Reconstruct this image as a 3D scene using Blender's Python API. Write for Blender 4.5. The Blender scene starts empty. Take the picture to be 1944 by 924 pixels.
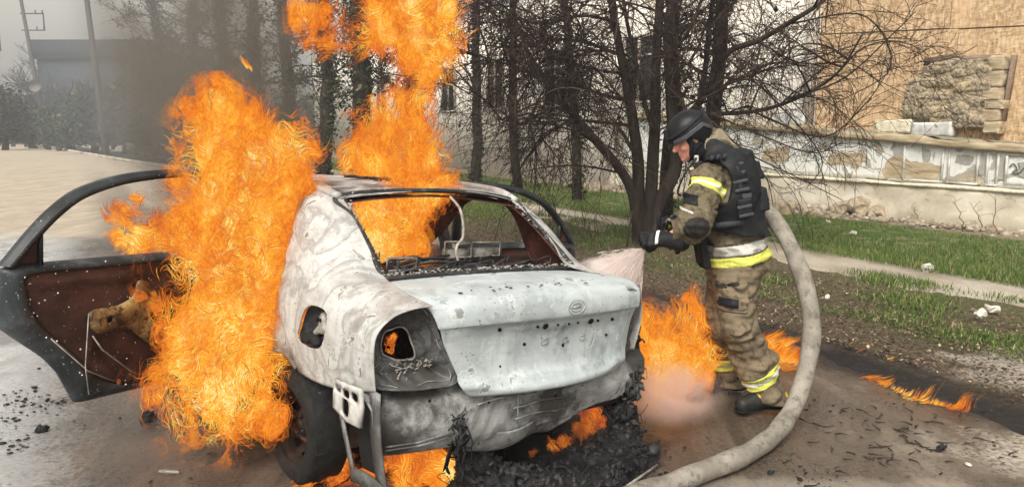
import bpy, bmesh, math, random
import numpy as np
from mathutils import Vector, Matrix
from mathutils import noise as mnoise
random.seed(7)
QUICK = False
RG = np.random.default_rng(11)
R = math.radians
S = bpy.context.scene

# ---------------------------------------------------------------- camera, sky, sun, exposure
CAM_H, PITCH, FPX = 1.70, R(8.8), 1404.0
cam_d = bpy.data.cameras.new('camera')
cam_d.sensor_width = 36.0
cam_d.lens = 36.0 * FPX / 1944.0
cam_d.clip_end = 3000
cam_d.clip_start = 0.05
cam = bpy.data.objects.new('camera', cam_d)
S.collection.objects.link(cam)
cam.location = (0, 0, CAM_H)
cam.rotation_euler = (R(90) - PITCH, 0, 0)
S.camera = cam

SUN_EL, SUN_AZ = R(48), R(200)      # azimuth measured clockwise from +Y
world = bpy.data.worlds.new('World')
S.world = world
world.use_nodes = True
wn = world.node_tree
wn.nodes.clear()
sky = wn.nodes.new('ShaderNodeTexSky')
sky.sky_type = 'NISHITA'
sky.sun_disc = False
sky.sun_elevation = SUN_EL
sky.sun_rotation = SUN_AZ
sky.air_density = 1.0
sky.dust_density = 6.0
hsv = wn.nodes.new('ShaderNodeHueSaturation')
hsv.inputs['Saturation'].default_value = 0.15
bg = wn.nodes.new('ShaderNodeBackground')
bg.inputs['Strength'].default_value = 0.15
wo = wn.nodes.new('ShaderNodeOutputWorld')
wn.links.new(sky.outputs[0], hsv.inputs['Color'])
warm = wn.nodes.new('ShaderNodeMix'); warm.data_type = 'RGBA'; warm.blend_type = 'MULTIPLY'; warm.inputs[0].default_value = 1.0
warm.inputs[7].default_value = (1.08, 1.0, 0.88, 1)
wn.links.new(hsv.outputs[0], warm.inputs[6])
wn.links.new(warm.outputs[2], bg.inputs['Color'])
wn.links.new(bg.outputs[0], wo.inputs['Surface'])
sd = bpy.data.lights.new('sun', 'SUN')
sd.energy = 1.2
sd.angle = R(22)
sd.color = (1.0, 0.96, 0.90)
so = bpy.data.objects.new('sun', sd)
S.collection.objects.link(so)
_d = Vector((math.sin(SUN_AZ) * math.cos(SUN_EL), math.cos(SUN_AZ) * math.cos(SUN_EL), math.sin(SUN_EL)))
so.rotation_euler = _d.to_track_quat('Z', 'Y').to_euler()
S.view_settings.view_transform = 'Standard'
S.view_settings.look = 'None'
S.view_settings.exposure = 0.60
S.view_settings.gamma = 1.0
S.view_settings.use_curve_mapping = False
S.render.engine = 'CYCLES'
S.cycles.use_denoising = True
S.cycles.max_bounces = 6
S.cycles.diffuse_bounces = 3
S.cycles.glossy_bounces = 3
S.cycles.transmission_bounces = 3
S.cycles.transparent_max_bounces = 40
S.cycles.volume_bounces = 3
S.cycles.volume_step_rate = 1.0
S.cycles.volume_max_steps = 128

# ---------------------------------------------------------------- helpers
COL = S.collection

def ray(px, py):
    a = (px - 972) / FPX; b = -(py - 462) / FPX
    return np.array([a, math.cos(PITCH) + b * math.sin(PITCH), -math.sin(PITCH) + b * math.cos(PITCH)])

def G(px, py, z=0.0):
    d = ray(px, py); o = np.array([0, 0, CAM_H])
    return o + d * (z - CAM_H) / d[2]

def P(px, py, Y):
    d = ray(px, py)
    return np.array([0, 0, CAM_H]) + d * (Y / d[1])

def tag(o, label=None, cat=None, group=None, kind=None):
    if label: o['label'] = label
    if cat: o['category'] = cat
    if group: o['group'] = group
    if kind: o['kind'] = kind
    return o

def empty(name, loc=(0, 0, 0), label=None, cat=None, group=None, rot=(0, 0, 0)):
    o = bpy.data.objects.new(name, None)
    o.empty_display_size = 0.1
    COL.objects.link(o)
    o.location = loc; o.rotation_euler = rot
    return tag(o, label, cat, group)

def mk(name, V, F, mat=None, parent=None, smooth=True, attrs=None, uv=None):
    """F: list of index tuples or an (n,k) int array (or list of such arrays)."""
    me = bpy.data.meshes.new(name)
    V = np.asarray(V, dtype=np.float32).reshape(-1, 3)
    if isinstance(F, np.ndarray): F = [F]
    if len(F) and isinstance(F[0], np.ndarray):
        F = [f for f in F if len(f)]
        loops = np.concatenate([f.ravel() for f in F]).astype(np.int32)
        counts = np.concatenate([np.full(len(f), f.shape[1]) for f in F]).astype(np.int32)
        starts = np.concatenate([[0], np.cumsum(counts)[:-1]]).astype(np.int32)
        me.vertices.add(len(V)); me.vertices.foreach_set('co', V.ravel())
        me.loops.add(len(loops)); me.loops.foreach_set('vertex_index', loops)
        me.polygons.add(len(counts)); me.polygons.foreach_set('loop_start', starts)
        me.update(calc_edges=True)
        me.validate()
    else:
        me.from_pydata([tuple(map(float, v)) for v in V], [], [tuple(int(i) for i in f) for f in F])
        me.validate()
    if smooth and len(me.polygons):
        me.polygons.foreach_set('use_smooth', np.ones(len(me.polygons), dtype=bool))
    if attrs:
        for k, a in attrs.items():
            a = np.asarray(a, dtype=np.float32)
            if a.ndim == 1:
                at = me.attributes.new(k, 'FLOAT', 'POINT'); at.data.foreach_set('value', a)
            else:
                at = me.attributes.new(k, 'FLOAT_COLOR', 'POINT'); at.data.foreach_set('color', a.ravel())
    if mat:
        me.materials.append(mat)
    o = bpy.data.objects.new(name, me)
    COL.objects.link(o)
    if parent: o.parent = parent
    return o

class MB:
    def __init__(s): s.V = []; s.F = {3: [], 4: []}; s.n = 0; s.A = []
    def add(s, V, F, a=None):
        V = np.asarray(V, float).reshape(-1, 3)
        if isinstance(F, np.ndarray) and len(F):
            s.F[F.shape[1]].append(F + s.n)
        else:
            for f in F:
                if len(f) in (3, 4): s.F[len(f)].append(np.array([f]) + s.n)
                else:
                    for i in range(1, len(f) - 1): s.F[3].append(np.array([[f[0], f[i], f[i + 1]]]) + s.n)
        s.V.append(V); s.n += len(V)
        if a is not None: s.A.append(np.full(len(V), a) if np.isscalar(a) else np.asarray(a, float))
        return s
    def build(s, name, mat=None, parent=None, smooth=True, aname='v'):
        fs = [np.concatenate(s.F[k]) for k in (3, 4) if s.F[k]]
        at = {aname: np.concatenate(s.A)} if s.A else None
        return mk(name, np.concatenate(s.V), fs, mat, parent, smooth, at)
    def box(s, c, size, rz=0, M=None, a=None):
        x, y, z = [k / 2 for k in size]
        V = np.array([[i * x, j * y, k * z] for i in (-1, 1) for j in (-1, 1) for k in (-1, 1)], float)
        if rz: V = V @ np.array([[math.cos(rz), math.sin(rz), 0], [-math.sin(rz), math.cos(rz), 0], [0, 0, 1]])
        if M is not None: V = V @ np.asarray(M).T
        V += np.asarray(c)
        return s.add(V, np.array([(0, 1, 3, 2), (4, 6, 7, 5), (0, 4, 5, 1), (2, 3, 7, 6), (0, 2, 6, 4), (1, 5, 7, 3)]), a)
    def tube(s, pts, r, n=6, cap=True, a=None):
        V, F = tube(pts, r, n); s.add(V, F, a)
        if cap:
            m = len(V) // n
            b = s.n - len(V)
            for base, rev in ((0, 1), ((m - 1) * n, 0)):
                for i in range(1, n - 1):
                    f = (b + base, b + base + i, b + base + i + 1)
                    s.F[3].append(np.array([f[::-1] if rev else f]))
        return s

def tube(pts, r, n=6):
    P_ = np.asarray(pts, float); m = len(P_)
    r = np.full(m, r, float) if np.isscalar(r) else np.asarray(r, float)
    T = np.gradient(P_, axis=0); T /= np.linalg.norm(T, axis=1)[:, None] + 1e-9
    a = np.array([0, 0, 1.0]) if abs(T[0][2]) < 0.9 else np.array([1.0, 0, 0])
    N = np.zeros_like(T)
    N[0] = np.cross(T[0], a); N[0] /= np.linalg.norm(N[0])
    for i in range(1, m):
        v = N[i - 1] - T[i] * (N[i - 1] @ T[i]); N[i] = v / (np.linalg.norm(v) + 1e-9)
    B = np.cross(T, N)
    th = np.arange(n) * 2 * math.pi / n
    V = (P_[:, None] + r[:, None, None] * (np.cos(th)[None, :, None] * N[:, None] + np.sin(th)[None, :, None] * B[:, None])).reshape(-1, 3)
    i = np.arange(m - 1)[:, None] * n; j = np.arange(n)[None]; k = (np.arange(n) + 1)[None] % n
    F = np.stack([i + j, i + k, i + n + k, i + n + j], -1).reshape(-1, 4)
    return V, F

def spline(ctrl, n):
    """Catmull-Rom through control points (any dimension)."""
    C = np.asarray(ctrl, float); m = len(C)
    if m == 2:
        t = np.linspace(0, 1, n)[:, None]; return C[0] * (1 - t) + C[1] * t
    t = np.linspace(0, m - 1, n); i = np.clip(t.astype(int), 0, m - 2); u = (t - i)
    E = np.vstack([2 * C[:1] - C[1:2], C, 2 * C[-1:] - C[-2:-1]])
    p0, p1, p2, p3 = E[i], E[i + 1], E[i + 2], E[i + 3]
    sh = (len(t),) + (1,) * (C.ndim - 1); u = u.reshape(sh)
    return 0.5 * ((2 * p1) + (-p0 + p2) * u + (2 * p0 - 5 * p1 + 4 * p2 - p3) * u ** 2 + (-p0 + 3 * p1 - 3 * p2 + p3) * u ** 3)

# vectorised noise: a sum of rotated sines, cheap and smooth
class Waves:
    def __init__(s, seed, scales=(1, 2, 4, 8), per=6, gain=0.55):
        g = np.random.default_rng(seed); K = []; A = []
        for q, sc in enumerate(scales):
            d = g.normal(size=(per, 3)); d /= np.linalg.norm(d, axis=1)[:, None]
            K.append(d * sc * g.uniform(.7, 1.4, (per, 1))); A.append(np.full(per, gain ** q))
        s.K = np.concatenate(K); s.A = np.concatenate(A); s.A = s.A / math.sqrt((s.A ** 2).sum() / 2)
        s.ph = g.uniform(0, 6.28, len(s.K)); s.D = np.cross(s.K, g.normal(size=s.K.shape)); s.D /= np.linalg.norm(s.D, axis=1)[:, None]
    def __call__(s, X):
        return np.sin(X @ s.K.T + s.ph) @ s.A
    def curl(s, X):
        return (np.cos(X @ s.K.T + s.ph) * s.A) @ s.D

def surface_nets(fn, lo, hi, h, band=None):
    lo = np.asarray(lo, float); hi = np.asarray(hi, float)
    n = np.ceil((hi - lo) / h).astype(int) + 1
    ax = [lo[k] + h * np.arange(n[k]) for k in range(3)]
    # coarse pass first, then exact values only near the surface
    k = 4; margin = band if band is not None else 4 * h * 1.9 + .012
    cx = [a_[::k] if (len(a_) - 1) % k == 0 else np.append(a_[::k], a_[-1]) for a_ in ax]
    gc = np.stack(np.meshgrid(*cx, indexing='ij'), -1); cs = gc.shape[:3]; gc = gc.reshape(-1, 3)
    cv = np.concatenate([fn(gc[i:i + 200000]) for i in range(0, len(gc), 200000)]).reshape(cs).astype(np.float32)
    ii = [np.minimum((np.arange(n[q]) + k // 2) // k, cs[q] - 1) for q in range(3)]
    val = cv[np.ix_(*ii)]
    m_ = np.argwhere(np.abs(val) < margin)
    for i in range(0, len(m_), 200000):
        t_ = m_[i:i + 200000]; val[tuple(t_.T)] = fn(lo + t_ * h)
    neg = val < 0
    cnt = np.zeros(n - 1, np.int8); acc = np.zeros(tuple(n - 1) + (3,), np.float32); ne = np.zeros(n - 1, np.float32)
    sl = lambda a, o: a[tuple(slice(o[k], a.shape[k] - 1 + o[k]) for k in range(3))]
    corners = [(i, j, k) for i in (0, 1) for j in (0, 1) for k in (0, 1)]
    for c in corners: cnt += sl(neg, c)
    active = (cnt > 0) & (cnt < 8)
    for c in corners:
        for d in range(3):
            if c[d] == 0:
                e = list(c); e[d] = 1
                a = sl(val, c); b = sl(val, tuple(e)); x = (a < 0) != (b < 0)
                t = np.where(x, a / np.where(x, a - b, 1), 0)
                for q in range(3):
                    acc[..., q] += x * (c[q] + (t if q == d else 0))
                ne += x
    idx = -np.ones(active.shape, np.int64); idx[active] = np.arange(active.sum())
    ijk = np.argwhere(active)
    V = (ijk + acc[active] / ne[active][:, None]) * h + lo
    F = []
    for d in range(3):
        u, v = [(1, 2), (2, 0), (0, 1)][d]
        a = [slice(1, -1)] * 3; a[d] = slice(0, -1); b = list(a); b[d] = slice(1, None)
        A_, B_ = neg[tuple(a)], neg[tuple(b)]
        e = np.argwhere(A_ != B_)
        if not len(e): continue
        fl = A_[tuple(e.T)]
        e = e.copy(); off = np.ones(3, int); off[d] = 0; e = e + off
        def cell(du, dv):
            c = e.copy(); c[:, u] -= du; c[:, v] -= dv; return idx[tuple(c.T)]
        q = np.stack([cell(1, 1), cell(0, 1), cell(0, 0), cell(1, 0)], 1)
        q[~fl] = q[~fl][:, ::-1]
        F.append(q)
    if not F:
        print('Error empty surface', lo, hi); return np.zeros((3, 3)), np.array([(0, 1, 2, 2)])
    F = np.concatenate(F); F = F[(F >= 0).all(1)]
    return V, F

# signed distances
def sd_caps(X, a, b, ra, rb=None):
    a = np.asarray(a, float); b = np.asarray(b, float); rb = ra if rb is None else rb
    ab = b - a; t = np.clip(((X - a) @ ab) / (ab @ ab), 0, 1)
    return np.linalg.norm(X - a - t[:, None] * ab, axis=1) - (ra + (rb - ra) * t)
def sd_ell(X, c, r, M=None):
    q = X - np.asarray(c, float)
    if M is not None: q = q @ M
    r = np.asarray(r, float)
    k0 = np.linalg.norm(q / r, axis=1); k1 = np.linalg.norm(q / r ** 2, axis=1) + 1e-9
    return k0 * (k0 - 1) / k1
def sd_box(X, c, b, rr=0.0, M=None):
    q = X - np.asarray(c, float)
    if M is not None: q = q @ M
    q = np.abs(q) - (np.asarray(b, float) - rr)
    return np.linalg.norm(np.maximum(q, 0), axis=1) + np.minimum(q.max(1), 0) - rr
def smin(a, b, k):
    h = np.clip(0.5 + 0.5 * (b - a) / k, 0, 1)
    return b * (1 - h) + a * h - k * h * (1 - h)
def rotm(x=0, y=0, z=0):
    return np.array(Matrix.Rotation(z, 3, 'Z') @ Matrix.Rotation(y, 3, 'Y') @ Matrix.Rotation(x, 3, 'X'))

# ---------------------------------------------------------------- material helper
class Mt:
    def __init__(s, name, disp=False):
        s.m = bpy.data.materials.new(name); s.m.use_nodes = True; s.t = s.m.node_tree; s.t.nodes.clear()
        s.out = s.t.nodes.new('ShaderNodeOutputMaterial'); s._c = {}
    def n(s, typ, inp=None, out=0, **props):
        nd = s.t.nodes.new('ShaderNode' + typ)
        for k, v in props.items(): setattr(nd, k, v)
        for k, v in (inp or {}).items():
            if v is None: continue
            i = nd.inputs[k]
            if isinstance(v, bpy.types.NodeSocket): s.t.links.new(v, i)
            else:
                if isinstance(v, (tuple, list)) and len(v) == 3 and i.type == 'RGBA': v = (*v, 1)
                i.default_value = v
        return nd.outputs[out]
    def co(s, which='Object'):
        if which not in s._c: s._c[which] = s.n('TexCoord', out=which)
        return s._c[which]
    def map(s, v, scale=(1, 1, 1), rot=(0, 0, 0), loc=(0, 0, 0)):
        return s.n('Mapping', {'Vector': v, 'Scale': scale, 'Rotation': rot, 'Location': loc})
    def noise(s, scale, v=None, detail=4, rough=0.55, dist=0.0, col=False, lac=2.0):
        return s.n('TexNoise', {'Vector': v if v is not None else s.co(), 'Scale': scale, 'Detail': detail, 'Roughness': rough, 'Distortion': dist, 'Lacunarity': lac}, out=1 if col else 0)
    def vor(s, scale, v=None, feat='F1', out=0, rand=1.0):
        return s.n('TexVoronoi', {'Vector': v if v is not None else s.co(), 'Scale': scale, 'Randomness': rand}, out=out, feature=feat)
    def math(s, op, a, b=0.0, c=None, clamp=False):
        d = {0: a, 1: b}
        if c is not None: d[2] = c
        return s.n('Math', d, operation=op, use_clamp=clamp)
    def mr(s, v, a, b, c=0.0, d=1.0, smooth=True):
        return s.n('MapRange', {'Value': v, 'From Min': a, 'From Max': b, 'To Min': c, 'To Max': d}, interpolation_type='SMOOTHSTEP' if smooth else 'LINEAR')
    def ramp(s, f, stops, interp='LINEAR'):
        nd = s.t.nodes.new('ShaderNodeValToRGB'); s.t.links.new(f, nd.inputs[0]); nd.color_ramp.interpolation = interp
        e = nd.color_ramp.elements
        while len(e) < len(stops): e.new(0.5)
        for q, (p, c) in zip(e, stops):
            q.position = p; q.color = (*c, 1) if not np.isscalar(c) else (c, c, c, 1)
        return nd.outputs[0]
    def mix(s, f, a, b, mode='MIX'):
        nd = s.t.nodes.new('ShaderNodeMix'); nd.data_type = 'RGBA'; nd.blend_type = mode; nd.clamp_factor = True
        for k, v in ((0, f), (6, a), (7, b)):
            if isinstance(v, bpy.types.NodeSocket): s.t.links.new(v, nd.inputs[k])
            else: nd.inputs[k].default_value = (*v, 1) if isinstance(v, (tuple, list)) and len(v) == 3 else v
        return nd.outputs[2]
    def xyz(s, v=None):
        nd = s.t.nodes.new('ShaderNodeSeparateXYZ'); s.t.links.new(v if v is not None else s.co(), nd.inputs[0]); return nd.outputs
    def bump(s, h, strength=0.5, dist=0.01, normal=None):
        return s.n('Bump', {'Height': h, 'Strength': strength, 'Distance': dist, 'Normal': normal})
    def attr(s, name, out='Fac'): return s.n('Attribute', attribute_name=name, out=out)
    def pbr(s, col, rough=0.6, metal=0.0, normal=None, **k):
        d = {'Base Color': col, 'Roughness': rough, 'Metallic': metal, 'Normal': normal, 'Specular IOR Level': .25}; d.update(k)
        o = s.n('BsdfPrincipled', d); s.t.links.new(o, s.out.inputs[0]); return s.m
    def surf(s, sh): s.t.links.new(sh, s.out.inputs[0]); return s.m

def simple(name, col, rough=0.6, metal=0.0, var=0.25, scale=20, bump=0.2, bd=0.004):
    m = Mt(name); f = m.noise(scale, detail=5)
    lo = tuple(c * (1 - var) for c in col); hi = tuple(min(1, c * (1 + var)) for c in col)
    return m.pbr(m.ramp(f, [(0.3, lo), (0.7, hi)]), rough, metal, m.bump(f, bump, bd))
# ================================================================ SETTING
def RX(c, Y):      # world X of a line parallel to the road; c = X + 0.56 Y near the camera
    Y = np.asarray(Y, float)
    return c - 0.56 * Y - 0.2 * np.maximum(0, Y - 20) * np.clip((Y - 20) / 15, 0, 1) * (c < 9)

def strip(name, mat, c0, c1, Y, z, nc=12, hf=None, edge=0.12, seed=1, kind='structure'):
    w = Waves(seed, (.5, 1.3, 3, 7, 15), 6); cs = np.linspace(0, 1, nc); V = []
    for y in Y:
        q = np.array([[y * 1.0, 0, 0]])
        a = c0 + edge * float(w(q)[0]); b = c1 + edge * float(w(q + [[0, 9, 0]])[0])
        for t in cs:
            c = a + (b - a) * t
            V.append((float(RX(c, y)), y, z))
    V = np.array(V)
    if hf is not None:
        t = np.tile(cs, len(Y)); V[:, 2] += hf(V, t)
    n = len(Y); i = np.arange(n - 1)[:, None] * nc; j = np.arange(nc - 1)[None]
    F = np.stack([i + j, i + j + 1, i + nc + j + 1, i + nc + j], -1).reshape(-1, 4)
    o = mk(name, V, F, mat); o['kind'] = kind
    return o

# --- ground sheet
m = Mt('far_earth')
f = m.noise(0.6, detail=6)
ground_mat = m.pbr(m.ramp(f, [(0.3, (.12, .10, .06)), (0.6, (.16, .17, .07)), (0.8, (.27, .24, .17))]), 0.95, 0, m.bump(f, .6, .05))
g = mk('ground', [(-900, -60, -0.02), (900, -60, -0.02), (900, 1500, -0.02), (-900, 1500, -0.02)], [(0, 1, 2, 3)], ground_mat, smooth=False)
g['kind'] = 'structure'

# --- road: dusty and dry far off, wet asphalt at left, wet brown mud round the car
m = Mt('wet_road')
x, y, z = m.xyz()
cc = m.math('MULTIPLY_ADD', y, 0.56, x)
nb = m.noise(0.9, detail=6, rough=.6); nm = m.noise(3.5, detail=8, rough=.62, dist=.4); nf = m.noise(38, detail=6, rough=.7); ns = m.noise(150, detail=3)
nst = m.noise(2.2, m.map(m.co(), (1, .35, 1), (0, 0, R(-29))), detail=7, rough=.62, dist=.8)
far = m.mr(m.math('MULTIPLY_ADD', nb, 4.0, y), 12.6, 14.6)
left = m.mr(m.math('ADD', m.math('MULTIPLY_ADD', nm, 1.0, cc), m.math('MULTIPLY', nf, .7)), 0.75, 0.05)
beige = m.ramp(m.noise(5, m.map(m.co(), (1, .3, 1), (0, 0, R(-30))), detail=8, rough=.7), [(.25, (.24, .205, .155)), (.5, (.37, .32, .25)), (.75, (.47, .415, .335))])
beige = m.mix(m.math('MULTIPLY', m.mr(ns, .62, .72), .35), beige, (.2, .15, .1))
trk = m.math('MULTIPLY', m.mr(m.noise(1.6, m.map(m.co(), (1.6, .12, 1), (0, 0, R(-29))), detail=6, rough=.65), .48, .62), .5)
beige = m.mix(trk, beige, (.23, .20, .165))
beige = m.mix(m.math('MULTIPLY', m.mr(m.noise(1.1, detail=8, rough=.75), .50, .60), .45), beige, (.25, .215, .17)); beige = m.mix(m.math('MULTIPLY', m.mr(m.noise(12, detail=5, rough=.8), .60, .66), .5), beige, (.13, .10, .075))
grey = m.ramp(nm, [(.25, (.19, .195, .20)), (.5, (.35, .36, .365)), (.7, (.48, .49, .50))])
grey = m.mix(m.math('MULTIPLY', m.mr(nf, .60, .66), .75), grey, (.05, .05, .05))
brown = m.ramp(nst, [(.25, (.028, .022, .018)), (.42, (.058, .045, .036)), (.58, (.105, .084, .066)), (.75, (.19, .16, .128))])
brown = m.mix(m.math('MULTIPLY', m.mr(nf, .50, .64), .75), brown, (.026, .021, .017)); brown = m.mix(m.math('MULTIPLY', m.mr(m.noise(90, detail=5, rough=.8), .55, .68), .6), brown, (.21, .18, .145))
brown = m.mix(m.math('MULTIPLY', m.mr(ns, .62, .68), .5), brown, (.33, .28, .22))
col = m.mix(left, brown, grey); col = m.mix(far, col, beige)
# pale dry patch low at right
def blob(m, x, y, cx, cy, rx, ry, nz, amp=.5, soft=.35):
    a = m.math('DIVIDE', m.math('SUBTRACT', x, cx), rx); b = m.math('DIVIDE', m.math('SUBTRACT', y, cy), ry)
    d = m.math('SQRT', m.math('ADD', m.math('POWER', a, 2.0), m.math('POWER', b, 2.0)))
    d = m.math('ADD', d, m.math('MULTIPLY', m.math('SUBTRACT', nz, .5), amp * 2))
    return m.mr(d, 1 + soft * .5, 1 - soft)
pale = m.math('MULTIPLY', blob(m, x, y, 2.85, 3.75, .62, .28, nm, 1.5, .9), m.mr(nf, .35, .6))
col = m.mix(m.math('MULTIPLY', pale, .75), col, (.52, .47, .40))
pale2 = blob(m, x, y, 1.35, 3.35, .75, .10, nm, 1.5, .8)
col = m.mix(m.math('MULTIPLY', pale2, .4), col, (.38, .34, .29))
# tar black: burnt puddle under the car's tail, black stream along the verge
bl1 = blob(m, x, y, .28, 3.72, .62, .55, nm, 1.1)
bl2 = m.math('MULTIPLY', m.mr(m.math('MULTIPLY_ADD', nm, .5, cc), 5.28, 5.5), m.mr(y, 6.3, 5.2))
bl3 = blob(m, x, y, .9, 6.0, 1.6, 1.1, nm, 1.1, .6)
blk = m.math('MAXIMUM', m.math('MAXIMUM', bl1, bl2), m.math('MULTIPLY', bl3, .75))
blk = m.math('MULTIPLY', blk, m.mr(nf, .30, .48, .55, 1.0))
col = m.mix(blk, col, (.011, .011, .014))
cells = m.math('MAXIMUM', blob(m, x, y, -4.15, 6.1, .40, .45, nm, .6), 0.0)
col = m.mix(m.math('MULTIPLY', cells, .75), col, (.13, .115, .11))
wet = m.mr(nst, .40, .66, .12, .5)
rough = m.mix(left, m.n('CombineColor', {0: wet, 1: wet, 2: wet}), m.ramp(nm, [(.3, .10), (.62, .34)]))
rough = m.mix(far, rough, (.92, .92, .92)); rough = m.mix(pale, rough, (.7, .7, .7))
bmp = m.bump(nf, .35, .012, m.bump(nst, .5, .03, m.bump(ns, .25, .004)))
road_mat = m.pbr(col, m.n('SeparateColor', {0: rough}), 0, bmp, **{'Specular IOR Level': .5})
YS = np.concatenate([np.linspace(-6, 14, 60), np.linspace(14.5, 60, 40), np.linspace(65, 240, 30)])
strip('road', road_mat, -16, 6.1, YS, -0.006, 8, None, .07, 3)

# --- verge: trampled soil, leaf litter and thin grass between the road and the path
m = Mt('muddy_verge')
x, y, z = m.xyz(); cc = m.math('MULTIPLY_ADD', y, 0.56, x)
nm = m.noise(2.2, detail=8, rough=.65, dist=.3); nf = m.noise(30, detail=6, rough=.75); nn = m.noise(9, detail=6)
soil = m.ramp(nf, [(.3, (.035, .025, .018)), (.5, (.10, .075, .05)), (.68, (.24, .19, .13)), (.78, (.42, .37, .29))])
grs = m.ramp(nf, [(.3, (.02, .035, .008)), (.55, (.065, .10, .02)), (.75, (.16, .19, .06))])
gm = m.math('MULTIPLY', m.mr(m.math('MULTIPLY_ADD', nm, 2.2, cc), 7.2, 7.9), m.mr(cc, 8.75, 8.45))
col = m.mix(m.math('MULTIPLY', gm, m.mr(nn, .42, .6, .05, .55)), soil, grs)
pl = m.math('MAXIMUM', blob(m, x, y, 3.9, 5.0, .75, .55, nm, 1.2), blob(m, x, y, 1.85, 6.6, .30, .10, nn, .9))
col = m.mix(m.math('MULTIPLY', pl, .8), col, m.ramp(nf, [(.3, (.30, .26, .21)), (.7, (.62, .58, .52))]))
blk = m.math('MULTIPLY', m.mr(m.math('MULTIPLY_ADD', nm, .55, cc), 6.15, 5.75), m.mr(nf, .3, .5, .5, 1))
col = m.mix(blk, col, (.013, .013, .016))
verge_mat = m.pbr(col, m.mr(blk, 0, 1, .92, .35), 0, m.bump(nf, .9, .03, m.bump(nn, .6, .05)))
wv = Waves(21, (2.5, 6, 14, 30), 7, .6)
def vh(V, t):
    e = np.minimum(t, 1 - t) * 6
    e = np.where(t > .5, 1.0, t * 6 * (1.2 + .5 * wv(V * 1.3))); return np.clip(e, 0, 1) * (.045 + .014 * wv(V)) - .014
YV = np.concatenate([np.linspace(1.5, 12, 260), np.linspace(12.1, 30, 120), np.linspace(31, 150, 50)])
strip('verge', verge_mat, 5.35, 8.72, YV, 0, 110, vh, .13, 5)

# --- path
m = Mt('worn_path')
nf = m.noise(26, detail=7, rough=.7); nb = m.noise(1.7, m.map(m.co(), (1, .5, 1), (0, 0, R(-29))), detail=6)
col = m.ramp(nb, [(.3, (.20, .175, .135)), (.5, (.33, .295, .24)), (.7, (.42, .39, .34))])
col = m.mix(m.math('MULTIPLY', m.mr(nf, .52, .68), .6), col, (.12, .10, .07))
path_mat = m.pbr(col, .9, 0, m.bump(nf, .7, .02, m.bump(nb, .4, .06)))
strip('path', path_mat, 8.45, 9.95, YV, 0.040, 30, lambda V, t: .006 * wv(V) - .004 - .02 * (1 - np.clip(np.minimum(t, 1 - t) * 12, 0, 1)), .16, 8)

# --- lawn and rubble soil up to the wall
m = Mt('lawn_soil')
x, y, z = m.xyz(); cc = m.math('MULTIPLY_ADD', y, 0.56, x)
nf = m.noise(24, detail=6, rough=.7); nm = m.noise(2.5, detail=5)
grs = m.ramp(nf, [(.3, (.02, .045, .008)), (.6, (.06, .12, .018)), (.8, (.14, .19, .05))])
soil = m.ramp(nf, [(.3, (.08, .065, .045)), (.6, (.26, .22, .16)), (.75, (.5, .46, .38))])
col = m.mix(m.math('MAXIMUM', m.mr(m.math('MULTIPLY_ADD', nm, .9, cc), 13.5, 14.0), m.mr(m.noise(5, detail=5), .5, .6)), grs, soil)
lawn_mat = m.pbr(col, .95, 0, m.bump(nf, .8, .03))
strip('lawn', lawn_mat, 9.72, 15.2, YV, 0.02, 30, lambda V, t: .012 * wv(V) + .004 + .05 * np.clip(t * 3, 0, 1), .08, 9)

# far kerb of the road's right edge
mb = MB()
for i, Y0 in enumerate(np.arange(30, 110, 2.02)):
    a = np.array([float(RX(5.5, Y0)), Y0, .05]); b = np.array([float(RX(5.5, Y0 + 1.98)), Y0 + 1.98, .05])
    c = (a + b) / 2; d = b - a
    mb.box(c, (.16, np.linalg.norm(d), .16), math.atan2(d[1], d[0]) - math.pi / 2)
kerb = mb.build('kerb', simple('kerb_stone', (.42, .38, .32), .9, 0, .3, 6), smooth=False)
tag(kerb, kind='structure')

# --- grass blades
def blades(pts, hmin, hmax, wid, seed, name, mat, lean=.5, hscale=None):
    g = np.random.default_rng(seed); n = len(pts)
    a = g.uniform(0, 6.283, n); h = g.uniform(hmin, hmax, n)
    if hscale is not None: h *= hscale
    w = wid * g.uniform(.6, 1.5, n)
    la = g.uniform(0, 6.283, n); ll = h * g.uniform(0, lean, n)
    t = np.stack([np.cos(a), np.sin(a), 0 * a], 1) * w[:, None] / 2
    dr = np.stack([np.cos(la) * ll, np.sin(la) * ll, 0 * a], 1)
    up = np.stack([0 * h, 0 * h, h], 1)
    V = np.stack([pts - t, pts + t, pts + t * .8 + up * .55 + dr * .3, pts - t * .8 + up * .55 + dr * .3, pts + up + dr], 1).reshape(-1, 3)
    b = np.arange(n)[:, None] * 5
    c = np.repeat(g.uniform(0, 1, n), 5)
    return mk(name, V, [b + np.array([0, 1, 2, 3]), b + np.array([3, 2, 4])], mat, None, False, {'v': c})

m = Mt('grass_blade')
gm_ = m.ramp(m.attr('v'), [(0, (.032, .058, .012)), (.45, (.062, .120, .02)), (.75, (.115, .185, .038)), (.88, (.20, .19, .08)), (1, (.33, .28, .16))])
grass_mat = m.pbr(gm_, .75, 0, None, **{'Subsurface Weight': 0.0})
nw = Waves(77, (.8, 1.7, 3.5, 8), 6, .7)
def scatter(n, c0, c1, y0, y1, seed, thr, z=.04, bias=1.6):
    g = np.random.default_rng(seed)
    Y = y0 + (y1 - y0) * g.uniform(0, 1, n) ** bias; c = g.uniform(c0, c1, n)
    X = RX(c, Y); p = np.stack([X, Y, np.full(n, z)], 1)
    v = nw(p * [1, 1, 0]); k = v > thr + g.normal(0, .35, n)
    k &= np.abs(X / (Y + .3)) < .8
    return p[k], c[k], v[k]
p1, c1, v1 = scatter(240000, 9.6, 13.7, 5.5, 42, 1, -1.0, .055, 1.9)
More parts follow.
